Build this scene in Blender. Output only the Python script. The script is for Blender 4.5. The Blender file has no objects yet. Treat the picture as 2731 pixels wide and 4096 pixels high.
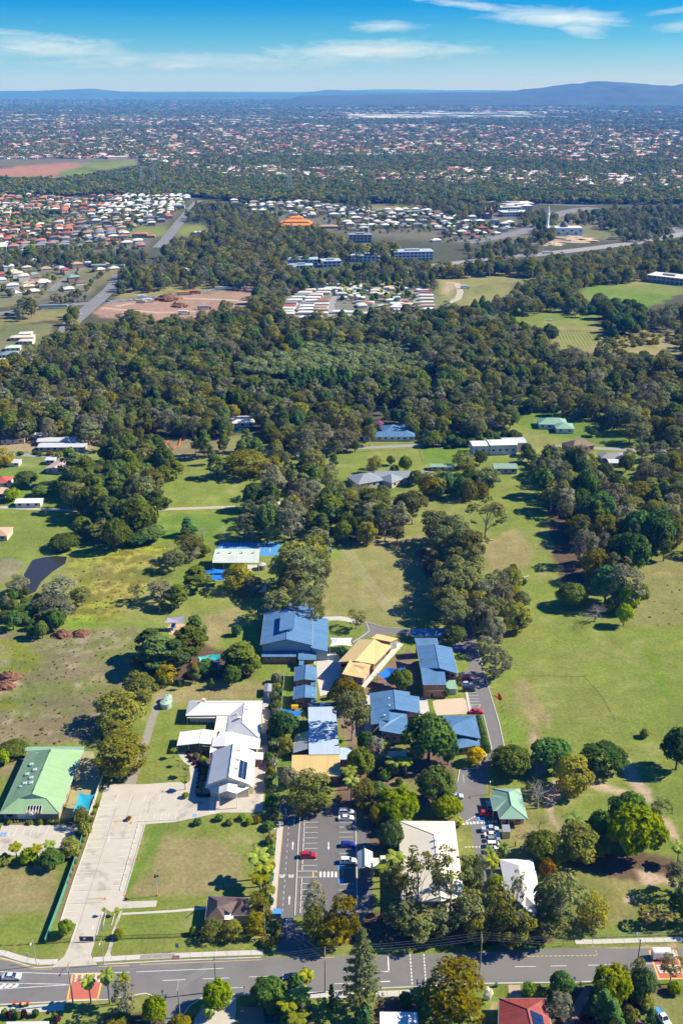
import bpy,bmesh,math,random
import numpy as np
from mathutils import Vector,Matrix

random.seed(7)
RNG=np.random.default_rng(11)
SC=bpy.context.scene
COL=SC.collection
R=math.radians

# ------------------------------------------------------------------ camera
CAM_H,F,CX,CY=205.0,4096.0,1365.5,2048.0
TH=math.atan((2048.0-350.0)/F)
cd=bpy.data.cameras.new('camera')
cam=bpy.data.objects.new('camera',cd)
COL.objects.link(cam)
cam.location=(0,0,CAM_H)
cam.rotation_euler=(math.pi/2-TH,0,0)
cd.sensor_fit='VERTICAL'
cd.sensor_height=36.0
cd.lens=36.0
cd.clip_start=1.0
cd.clip_end=200000.0
SC.camera=cam

# ------------------------------------------------------------------ light and air
SUN_DIR=Vector((8.75,1.3,7.2)).normalized()          # towards the sun
SUN_EL=math.asin(SUN_DIR.z)
SUN_AZ=math.atan2(SUN_DIR.x,SUN_DIR.y)
sl=bpy.data.lights.new('sun','SUN')
sl.energy=5.0
sl.angle=R(0.53)
sl.color=(1.0,0.93,0.80)
so=bpy.data.objects.new('sun',sl)
COL.objects.link(so)
so.rotation_euler=(-SUN_DIR).to_track_quat('-Z','Y').to_euler()
so.location=(300,100,600)

world=bpy.data.worlds.new('World')
SC.world=world
world.use_nodes=True
wn,wl=world.node_tree.nodes,world.node_tree.links
wn.clear()


class NT:
    """small node-tree helper"""
    def __init__(s,tree):
        s.t=tree
    def n(s,typ,**kw):
        nd=s.t.nodes.new(typ)
        ins=kw.pop('ins',{})
        for k,v in kw.items():
            setattr(nd,k,v)
        for k,v in ins.items():
            if isinstance(v,bpy.types.NodeSocket):
                s.t.links.new(v,nd.inputs[k])
            else:
                nd.inputs[k].default_value=v
        return nd
    def math(s,op,a,b=None,c=None,clamp=False):
        nd=s.t.nodes.new('ShaderNodeMath')
        nd.operation=op
        nd.use_clamp=clamp
        for i,v in enumerate((a,b,c)):
            if v is None:
                continue
            if isinstance(v,bpy.types.NodeSocket):
                s.t.links.new(v,nd.inputs[i])
            else:
                nd.inputs[i].default_value=v
        return nd.outputs[0]
    def mix(s,fac,a,b,blend='MIX'):
        nd=s.t.nodes.new('ShaderNodeMix')
        nd.data_type='RGBA'
        nd.blend_type=blend
        for k,v in ((0,fac),(6,a),(7,b)):
            if isinstance(v,bpy.types.NodeSocket):
                s.t.links.new(v,nd.inputs[k])
            else:
                if k and len(v)==3:
                    v=(*v,1)
                nd.inputs[k].default_value=v
        return nd.outputs[2]
    def ramp(s,fac,stops,interp='LINEAR'):
        nd=s.t.nodes.new('ShaderNodeValToRGB')
        cr=nd.color_ramp
        cr.interpolation=interp
        while len(cr.elements)<len(stops):
            cr.elements.new(0.5)
        for e,(p,c) in zip(cr.elements,stops):
            e.position=p
            e.color=(*c,1) if len(c)==3 else c
        s.t.links.new(fac,nd.inputs[0])
        return nd.outputs[0]
    def noise(s,vec,scale,detail=4,rough=0.55,dist=0.0):
        nd=s.t.nodes.new('ShaderNodeTexNoise')
        nd.inputs['Scale'].default_value=scale
        nd.inputs['Detail'].default_value=detail
        nd.inputs['Roughness'].default_value=rough
        nd.inputs['Distortion'].default_value=dist
        if vec is not None:
            s.t.links.new(vec,nd.inputs['Vector'])
        return nd.outputs[0]


T=NT(world.node_tree)
sky=T.n('ShaderNodeTexSky',sky_type='NISHITA',sun_disc=False,sun_elevation=SUN_EL,
          sun_rotation=SUN_AZ,altitude=50,air_density=1.0,dust_density=0.3,ozone_density=2.5)
geo=T.n('ShaderNodeTexCoord')
sep=T.n('ShaderNodeSeparateXYZ',ins={0:geo.outputs['Generated']})
zz=sep.outputs[2]
# azure sky: pale at the horizon, deepening upwards and staying deep to the zenith
tint=T.ramp(T.math('ADD',zz,0.0,clamp=True),
              [(0.0,(0.50,0.60,0.70)),(0.018,(0.34,0.56,0.74)),(0.040,(0.14,0.44,0.74)),(0.066,(0.012,0.31,0.74)),(0.12,(0.010,0.29,0.76)),(1.0,(0.10,0.45,0.95))])
skyc=T.mix(1.0,sky.outputs[0],tint,'MULTIPLY')
# thin cirrus, laid out by azimuth and elevation (real directions)
az=T.math('DIVIDE',sep.outputs[0],T.math('MAXIMUM',sep.outputs[1],0.05))
el=T.math('DIVIDE',zz,T.math('MAXIMUM',sep.outputs[1],0.05))
vec=T.n('ShaderNodeCombineXYZ',ins={0:az,1:T.math('MULTIPLY',el,3.4),2:0.0}).outputs[0]
n1=T.noise(vec,9.0,7,0.62,0.9)
n2=T.noise(vec,31.0,5,0.6,0.4)
n3=T.noise(T.n('ShaderNodeCombineXYZ',ins={0:T.math('MULTIPLY_ADD',n1,0.10,az),1:T.math('MULTIPLY_ADD',n2,0.06,T.math('MULTIPLY',el,6.5)),2:3.0}).outputs[0],24.0,9,0.68,0.5)
tex=T.math('MULTIPLY_ADD',n3,0.95,T.math('MULTIPLY_ADD',n2,0.15,T.math('MULTIPLY',n1,0.35)))

def blob(a0,e0,sa,se,slope=0.0):
    da=T.math('DIVIDE',T.math('SUBTRACT',az,a0),sa)
    ec=T.math('MULTIPLY_ADD',T.math('SUBTRACT',az,a0),slope,e0)
    de=T.math('DIVIDE',T.math('SUBTRACT',el,ec),se)
    d=T.math('ADD',T.math('MULTIPLY',da,da),T.math('MULTIPLY',de,de))
    return T.math('POWER',2.718,T.math('MULTIPLY',d,-1.0))

# (azimuth slope, elevation slope) of each bank of cloud
banks=[(-0.27,0.034,0.075,0.0105,-0.03,0.95),(-0.30,0.045,0.045,0.004,-0.03,0.7),(-0.12,0.022,0.20,0.009,0.0,0.62),(0.03,0.030,0.11,0.0095,0.02,1.0),
         (0.04,0.0495,0.036,0.0058,0.0,0.9),(0.19,0.057,0.062,0.0085,-0.05,1.2),(0.11,0.067,0.05,0.004,-0.12,0.95),(0.205,0.050,0.03,0.008,-0.2,0.85),
         (0.30,0.050,0.03,0.006,0.1,0.65),(0.31,0.065,0.05,0.004,0.12,0.85)]
acc=None
for a0,e0,sa,se,sp,st in banks:
    b=T.math('MULTIPLY',blob(a0,e0,sa,se,sp),st)
    acc=b if acc is None else T.math('MAXIMUM',acc,b)
cl=T.math('MULTIPLY',T.math('SUBTRACT',T.math('MULTIPLY_ADD',acc,0.62,tex),0.915),1.55,clamp=True)
cl=T.math('MULTIPLY',cl,0.80)
skyc=T.mix(cl,skyc,(5.6,6.2,6.6))
bg=T.n('ShaderNodeBackground',ins={0:skyc,1:0.10})
out=T.n('ShaderNodeOutputWorld',ins={0:bg.outputs[0]})

SC.view_settings.view_transform='Standard'
SC.view_settings.look='None'
SC.view_settings.exposure=0.8
SC.view_settings.gamma=1.0
SC.view_settings.use_curve_mapping=False
SC.render.engine='CYCLES'
cy=SC.cycles
cy.max_bounces=6
cy.diffuse_bounces=2
cy.glossy_bounces=2
cy.transmission_bounces=3
cy.transparent_max_bounces=6
cy.volume_bounces=0
cy.use_denoising=True
cy.sample_clamp_indirect=4.0

# ------------------------------------------------------------------ picture frames -> points on the ground
FR={'A':(0,2300,1.1479),'B':(1000,2300,1.42545),'C':(0,3200,1.1479),'D':(1000,3100,1.568),'E':(1731,2900,1.568),
      'F':(0,1600,1.1479),'H':(1366,1500,1.1487),'I':(0,300,1.1479),'J':(0,700,1.7231),'K':(900,700,1.7043),
      'L':(1820,700,1.7212),'M':(0,1250,1.568),'N':(900,1200,1.568),'O1':(1020,2380,2.8),'O2':(1300,2480,2.3758),
      'O3':(680,2750,3.4844),'O4':(0,2950,3.5636),'O5':(0,3780,3.0154),'O6':(2200,3650,2.9529),'O7':(1700,3100,3.136),
      'O8':(740,2120,3.92),'Q1':(1040,2700,3.5636),'Q2':(1440,2700,2.529),'Q3':(1060,3200,3.5636),'Q4':(240,3200,3.4087),
      'Q5':(560,3760,2.6133),'Q6':(1000,3700,3.136),'Q7':(1500,3700,3.136),'Q8':(560,2440,1.792),'G':(0,0,0.57415),'S':(0,0,1.0)}
ST,CT=math.sin(TH),math.cos(TH)

def w(fr,x,y,z=0.0):
    """the point at height z that the camera sees at this place of the photograph"""
    ox,oy,s=FR[fr]
    sx,sy=ox+x/s,oy+y/s
    r,d=(sx-CX)/F,(sy-CY)/F
    dx,dy,dz=r,CT-d*ST,-ST-d*CT
    t=(z-CAM_H)/dz
    return Vector((dx*t,dy*t,z))

def pxm(fr,y,z=0.0):
    """photograph pixels per metre at this height of the picture"""
    ox,oy,s=FR[fr]
    return CT*(oy+y/s-350.0)/(CAM_H-z)

# ------------------------------------------------------------------ objects
def setp(o,label=None,cat=None,group=None,kind=None):
    if label:o['label']=label
    if cat:o['category']=cat
    if group:o['group']=group
    if kind:o['kind']=kind
    return o

def empty(name,loc,label,cat,group=None,rz=0.0):
    o=bpy.data.objects.new(name,None)
    COL.objects.link(o)
    o.location=loc
    o.rotation_euler=(0,0,rz)
    o.empty_display_size=0.2
    return setp(o,label,cat,group)

def link(name,me,parent=None,loc=None,rz=0.0):
    o=bpy.data.objects.new(name,me)
    COL.objects.link(o)
    if parent is not None:
        o.parent=parent
    if loc is not None:
        o.location=loc
    if rz:
        o.rotation_euler=(0,0,rz)
    return o

def mesh(name,vs,fs,mat,smooth=False):
    me=bpy.data.meshes.new(name)
    me.from_pydata([tuple(v) for v in vs],[],fs)
    if isinstance(mat,(list,tuple)):
        for m in mat:me.materials.append(m)
    elif mat is not None:
        me.materials.append(mat)
    if smooth:
        me.polygons.foreach_set('use_smooth',[True]*len(me.polygons))
    me.update()
    return me

class MB:
    """collects shapes for ONE mesh"""
    def __init__(s):
        s.v,s.f,s.mi=[],[],[]
    def add(s,vs,fs,mi=0):
        o=len(s.v)
        s.v.extend([Vector(v) for v in vs])
        s.f.extend([tuple(i+o for i in f) for f in fs])
        s.mi.extend([mi]*len(fs))
        return s
    def box(s,c,d,rz=0.0,mi=0,taper=1.0):
        c=Vector(c);x,y,z=d[0]/2,d[1]/2,d[2]
        m=Matrix.Rotation(rz,3,'Z')
        vs=[c+m @ Vector(p) for p in ((-x,-y,0),(x,-y,0),(x,y,0),(-x,y,0),(-x*taper,-y*taper,z),(x*taper,-y*taper,z),(x*taper,y*taper,z),(-x*taper,y*taper,z))]
        return s.add(vs,[(3,2,1,0),(4,5,6,7),(0,1,5,4),(1,2,6,5),(2,3,7,6),(3,0,4,7)],mi)
    def tube(s,pts,rad,n=6,mi=0,cap=True):
        pts=[Vector(p) for p in pts]
        if not isinstance(rad,(list,tuple)):rad=[rad]*len(pts)
        o=len(s.v)
        for i,p in enumerate(pts):
            a=pts[max(i-1,0)];b=pts[min(i+1,len(pts)-1)]
            d=(b-a)
            d=d.normalized() if d.length>1e-9 else Vector((0,0,1))
            u=d.cross(Vector((0.31,0.95,0.05))).normalized();v=d.cross(u)
            for k in range(n):
                t=2*math.pi*k/n
                s.v.append(p+(u*math.cos(t)+v*math.sin(t))*rad[i])
        for i in range(len(pts)-1):
            for k in range(n):
                k2=(k+1) % n
                s.f.append((o+i*n+k,o+i*n+k2,o+(i+1)*n+k2,o+(i+1)*n+k));s.mi.append(mi)
        if cap:
            e=o+(len(pts)-1)*n
            s.f.append(tuple(e+k for k in range(n)));s.mi.append(mi)
            s.f.append(tuple(o+k for k in reversed(range(n))));s.mi.append(mi)
        return s
    def slab(s,top,th=0.2,mi=0):
        """a closed plate: polygon top, th thick downwards"""
        n=len(top)
        vs=[Vector(p) for p in top]+[Vector(p)-Vector((0,0,th)) for p in top]
        fs=[tuple(range(n)),tuple(reversed(range(n,2*n)))]+[(i,i+n,(i+1) % n+n,(i+1) % n) for i in range(n)]
        return s.add(vs,fs,mi)
    def lathe(s,c,prof,n=10,mi=0):
        c=Vector(c);o=len(s.v)
        for r,z in prof:
            for k in range(n):
                t=2*math.pi*k/n
                s.v.append(c+Vector((r*math.cos(t),r*math.sin(t),z)))
        for i in range(len(prof)-1):
            for k in range(n):
                k2=(k+1) % n
                s.f.append((o+i*n+k,o+i*n+k2,o+(i+1)*n+k2,o+(i+1)*n+k));s.mi.append(mi)
        s.f.append(tuple(o+(len(prof)-1)*n+k for k in range(n)));s.mi.append(mi)
        return s
    def mesh(s,name,mat,smooth=False):
        me=mesh(name,s.v,s.f,mat,smooth)
        if isinstance(mat,(list,tuple)):
            me.polygons.foreach_set('material_index',s.mi)
        return me
    def obj(s,name,mat,parent=None,loc=None,rz=0.0,smooth=False,local=False):
        """link as one object; world coordinates are made local to the parent"""
        if parent is not None and not local:
            inv=Matrix.Translation(parent.location) @ Matrix.Rotation(parent.rotation_euler.z,4,'Z')
            inv=inv.inverted()
            s.v=[inv @ v for v in s.v]
        return link(name,s.mesh(name,mat,smooth),parent,loc,rz)

# ------------------------------------------------------------------ materials
MATS={}
def newmat(name):
    m=bpy.data.materials.new(name)
    m.use_nodes=True
    m.node_tree.nodes.clear()
    t=NT(m.node_tree)
    return m,t

def pmat(name,col,rough=0.7,var=0.12,scale=1.2,bump=0.0,metal=0.0,spec=0.3,dirt=None,coord='pos',bscale=None,fine=8.0):
    """plain weathered surface: two scales of tone variation, optional stains and relief"""
    if name in MATS:return MATS[name]
    m,t=newmat(name)
    if coord=='pos':
        vec=t.n('ShaderNodeNewGeometry').outputs['Position']
    else:
        vec=t.n('ShaderNodeTexCoord').outputs['Object']
    n1=t.noise(vec,scale,5,0.6)
    n2=t.noise(vec,scale*fine,3,0.6)
    f=t.math('MULTIPLY_ADD',t.math('SUBTRACT',n1,0.5),var*2.2,t.math('MULTIPLY_ADD',t.math('SUBTRACT',n2,0.5),var*1.6,1.0))
    vm=t.n('ShaderNodeVectorMath',operation='SCALE',ins={0:col[:3],'Scale':f})
    c=vm.outputs[0]
    if dirt:
        dc,dsc,th,amt=dirt
        nd=t.noise(vec,dsc,6,0.65)
        fac=t.math('MULTIPLY',t.math('SUBTRACT',nd,th),amt,clamp=True)
        c=t.mix(fac,c,dc)
    b=t.n('ShaderNodeBsdfPrincipled',ins={'Base Color':c,'Roughness':rough,'Metallic':metal,'Specular IOR Level':spec})
    if bump:
        nb=t.noise(vec,bscale or scale*12,4,0.6)
        bp=t.n('ShaderNodeBump',ins={'Strength':0.6,'Distance':bump,'Height':nb})
        t.t.links.new(bp.outputs[0],b.inputs['Normal'])
    t.n('ShaderNodeOutputMaterial',ins={0:b.outputs[0]})
    MATS[name]=m
    return m

def roofmat(name,col,period=0.76,stripe=0.06,rough=0.55,var=0.05,row=0.0,spec=0.35,dirt=0.25):
    """sheet or tile roofing: seams across (u) and, for tiles, courses up the slope (v)"""
    if name in MATS:return MATS[name]
    m,t=newmat(name)
    uv=t.n('ShaderNodeUVMap').outputs[0]
    sp=t.n('ShaderNodeSeparateXYZ',ins={0:uv})
    u,v=sp.outputs[0],sp.outputs[1]
    fu=t.math('FRACT',t.math('DIVIDE',u,period))
    seam=t.math('LESS_THAN',t.math('ABSOLUTE',t.math('SUBTRACT',fu,0.5)),0.10)
    cell=t.n('ShaderNodeTexWhiteNoise',noise_dimensions='1D',ins={'W':t.math('FLOOR',t.math('DIVIDE',u,period))}).outputs[0]
    pos=t.n('ShaderNodeNewGeometry').outputs['Position']
    nz=t.noise(pos,0.35,5,0.6)
    nf=t.noise(pos,3.0,4,0.65)
    f=t.math('MULTIPLY_ADD',seam,-stripe,1.0)
    f=t.math('MULTIPLY_ADD',t.math('SUBTRACT',cell,0.5),var*2,f)
    f=t.math('MULTIPLY_ADD',t.math('SUBTRACT',nz,0.5),var*5,f)
    f=t.math('MULTIPLY_ADD',t.math('SUBTRACT',nf,0.5),var*4,f)
    if row:
        fv=t.math('FRACT',t.math('DIVIDE',v,row))
        f=t.math('MULTIPLY_ADD',t.math('LESS_THAN',fv,0.25),-0.16,f)
    c=t.n('ShaderNodeVectorMath',operation='SCALE',ins={0:col[:3],'Scale':f}).outputs[0]
    st=t.math('MULTIPLY',t.math('SUBTRACT',t.noise(pos,0.12,6,0.7),0.55),2.0*dirt,clamp=True)
    c=t.mix(st,c,tuple(x*0.6+0.02 for x in col[:3]))
    b=t.n('ShaderNodeBsdfPrincipled',ins={'Base Color':c,'Roughness':rough,'Specular IOR Level':spec})
    h=t.math('SINE',t.math('MULTIPLY',u,2*math.pi/(0.19 if not row else 0.3)))
    if row:h=t.math('ADD',h,t.math('MULTIPLY',fv,2.0))
    bp=t.n('ShaderNodeBump',ins={'Strength':0.35,'Distance':0.02,'Height':h})
    t.t.links.new(bp.outputs[0],b.inputs['Normal'])
    t.n('ShaderNodeOutputMaterial',ins={0:b.outputs[0]})
    MATS[name]=m
    return m

def brickmat(name,col,mortar):
    if name in MATS:return MATS[name]
    m,t=newmat(name)
    pos=t.n('ShaderNodeNewGeometry').outputs['Position']
    sp=t.n('ShaderNodeSeparateXYZ',ins={0:pos})
    vec=t.n('ShaderNodeCombineXYZ',ins={0:t.math('ADD',sp.outputs[0],sp.outputs[1]),1:sp.outputs[2]}).outputs[0]
    bt=t.n('ShaderNodeTexBrick',ins={'Vector':vec,'Color1':(*col,1),'Color2':(*[c*0.65 for c in col],1),'Mortar':(*mortar,1),'Scale':1.0,'Mortar Size':0.012,'Brick Width':0.24,'Row Height':0.086})
    n=t.noise(pos,0.8,5,0.6)
    c=t.n('ShaderNodeVectorMath',operation='SCALE',ins={0:bt.outputs[0],'Scale':t.math('MULTIPLY_ADD',n,0.6,0.7)}).outputs[0]
    b=t.n('ShaderNodeBsdfPrincipled',ins={'Base Color':c,'Roughness':0.85})
    t.n('ShaderNodeOutputMaterial',ins={0:b.outputs[0]})
    MATS[name]=m
    return m

ASPH=pmat('asphalt',(0.140,0.135,0.130),0.9,0.10,0.12,0.01,dirt=((0.075,0.073,0.07),0.32,0.55,3.0),fine=30)
ASPH2=pmat('old_asphalt',(0.172,0.166,0.158),0.9,0.12,0.15,0.01,dirt=((0.105,0.10,0.10),0.1,0.52,2.5),fine=30)
CONC=pmat('concrete',(0.47,0.43,0.355),0.85,0.14,0.25,0.005,dirt=((0.22,0.195,0.16),0.13,0.53,5.0),fine=14)
CONC2=pmat('pale_concrete',(0.50,0.47,0.42),0.85,0.08,0.4,0.005,dirt=((0.30,0.28,0.24),0.2,0.58,3.0),fine=12)
KERB=pmat('kerb_concrete',(0.50,0.47,0.42),0.85,0.12,0.8)
WPAINT=pmat('white_road_paint',(0.66,0.66,0.63),0.7,0.2,1.5,dirt=((0.24,0.24,0.23),0.9,0.50,3.0))
YPAINT=pmat('yellow_road_paint',(0.70,0.42,0.10),0.7,0.15,1.5)
CPAINT=pmat('faded_yellow_paint',(0.66,0.60,0.28),0.7,0.15,1.5)
BPAINT=pmat('blue_road_paint',(0.08,0.28,0.62),0.7,0.12,1.5)
REDP=pmat('red_road_surface',(0.46,0.13,0.09),0.9,0.14,0.4,fine=16)
JOINT=pmat('joint_dark',(0.14,0.13,0.12),0.9,0.15,1.0)
DIRT=pmat('bare_dirt',(0.45,0.34,0.23),0.95,0.14,0.3,0.02,dirt=((0.25,0.24,0.10),0.25,0.56,4.0),fine=10)
REDEARTH=pmat('red_earth',(0.20,0.095,0.055),0.95,0.25,0.5,0.15,bscale=1.5)
MULCH=pmat('mulch',(0.16,0.105,0.07),0.95,0.3,1.2,0.05)
WHITE=pmat('white_paint',(0.80,0.80,0.78),0.5,0.04,0.5)
CREAMW=pmat('cream_wall',(0.62,0.55,0.42),0.8,0.07,0.6)
BLUEW=pmat('blue_grey_wall',(0.30,0.40,0.44),0.6,0.06,0.6)
DBLUEW=pmat('dark_blue_wall',(0.03,0.05,0.10),0.6,0.1,0.6)
GREYW=pmat('grey_wall',(0.40,0.40,0.40),0.8,0.07,0.6)
DARK=pmat('dark_paint',(0.03,0.03,0.035),0.5,0.1,0.5)
STEEL=pmat('galvanised_steel',(0.45,0.47,0.48),0.45,0.08,1.0,metal=0.4)
TIMBER=pmat('weathered_timber',(0.24,0.18,0.12),0.9,0.25,1.5)
POLEM=pmat('pole_timber',(0.24,0.26,0.20),0.9,0.2,1.0)
BRICK=brickmat('red_brick',(0.34,0.13,0.075),(0.30,0.25,0.2))
OBRICK=brickmat('orange_brick',(0.50,0.19,0.08),(0.40,0.30,0.22))
TBRICK=brickmat('tan_brick',(0.45,0.30,0.19),(0.4,0.34,0.27))
RBLUE=roofmat('blue_roof',(0.092,0.200,0.350),stripe=0.16,var=0.085,dirt=0.4)
RYEL=roofmat('yellow_roof',(0.64,0.475,0.20),stripe=0.10,var=0.03)
RCREAM=roofmat('cream_roof',(0.80,0.72,0.54),stripe=0.04,var=0.02,dirt=0.08)
RWHITE=roofmat('white_roof',(0.74,0.72,0.68),stripe=0.05,var=0.025,dirt=0.1)
RGREEN=roofmat('green_roof',(0.27,0.42,0.22),stripe=0.05,var=0.05,row=0.37,period=0.37,dirt=0.3)
RPGREEN=roofmat('pale_green_roof',(0.24,0.40,0.29),stripe=0.06,var=0.04)
RLBLUE=roofmat('pale_blue_roof',(0.40,0.49,0.57),stripe=0.06,var=0.03)
RGREY=roofmat('grey_roof',(0.26,0.29,0.32),stripe=0.06,var=0.05)
RBROWN=roofmat('brown_tile_roof',(0.13,0.085,0.075),period=0.3,row=0.33,var=0.12)
RRED=roofmat('red_tile_roof',(0.30,0.06,0.045),period=0.3,row=0.33,var=0.12)
RPALEG=roofmat('weathered_pale_roof',(0.52,0.58,0.50),stripe=0.06,var=0.06,dirt=0.4)
RRUST=roofmat('rusty_roof',(0.50,0.38,0.33),stripe=0.08,var=0.1,dirt=0.5)

def glassmat(name,col=(0.02,0.03,0.04),rough=0.08):
    m,t=newmat(name)
    b=t.n('ShaderNodeBsdfPrincipled',ins={'Base Color':(*col,1),'Roughness':rough,'Specular IOR Level':0.7})
    t.n('ShaderNodeOutputMaterial',ins={0:b.outputs[0]})
    MATS[name]=m
    return m
GLASS=glassmat('window_glass')
SOLAR=glassmat('solar_cell',(0.012,0.03,0.085),0.12)
# ------------------------------------------------------------------ ground: one sheet to the horizon
def vnoise(x,y,scale,seed=0):
    """smooth value noise on arrays"""
    x=np.asarray(x)/scale+seed*17.31;y=np.asarray(y)/scale-seed*9.77
    xi=np.floor(x).astype(np.int64);yi=np.floor(y).astype(np.int64)
    fx=x-xi;fy=y-yi
    fx=fx*fx*(3-2*fx);fy=fy*fy*(3-2*fy)
    def h(a,b):
        n=(a*374761393+b*668265263+seed*982451653) & 0x7fffffff
        n=(n ^ (n >> 13))*1274126177 & 0x7fffffff
        return ((n ^ (n >> 16)) & 0xffff)/65535.0
    return (h(xi,yi)*(1-fx)+h(xi+1,yi)*fx)*(1-fy)+(h(xi,yi+1)*(1-fx)+h(xi+1,yi+1)*fx)*fy

def fbm(x,y,scale,seed=0,o=4):
    a=0;amp=0.5
    for i in range(o):
        a=a+amp*vnoise(x,y,scale/2**i,seed+i);amp*=0.5
    return a/(1-0.5**o)

def inpoly(px,py,poly):
    r=np.zeros(px.shape,bool)
    n=len(poly)
    x0,y0=min(p[0] for p in poly),min(p[1] for p in poly)
    x1,y1=max(p[0] for p in poly),max(p[1] for p in poly)
    m=(px>=x0) & (px<=x1) & (py>=y0) & (py<=y1)
    if not m.any():return r
    qx,qy=px[m],py[m]
    c=np.zeros(qx.shape,bool)
    for i in range(n):
        (ax,ay),(bx,by)=poly[i],poly[(i+1) % n]
        if ay==by:continue
        k=((ay>qy) != (by>qy)) & (qx<(bx-ax)*(qy-ay)/(by-ay)+ax)
        c ^= k
    r[m]=c
    return r

def gp(fr,pts):
    return [(v.x,v.y) for v in (w(fr,*p) for p in pts)]

ys=[-1500,-600,-200,0,70,110]
y=130.0
while y<1100:ys.append(y);y*=1.0032
while y<60000:ys.append(y);y*=1.012
ys=np.array(ys)
sx=np.concatenate([[-4,-2.2,-1.4,-1.0,-0.75,-0.6,-0.5],np.linspace(-0.43,0.43,361),[0.5,0.6,0.75,1.0,1.4,2.2,4]])
YY,SX=np.meshgrid(ys,sx,indexing='ij')
XX=SX*np.maximum(np.abs(YY),170.0)
nr,nc=YY.shape
# organic edges: the outlines are tested at slightly disturbed places
dist=np.maximum(YY,170)
amp=np.clip(dist/260.0,0.6,25)
jx=XX+(fbm(XX,YY,14,3)-0.5)*5*amp
jy=YY+(fbm(XX,YY,14,9)-0.5)*5*amp
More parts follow.
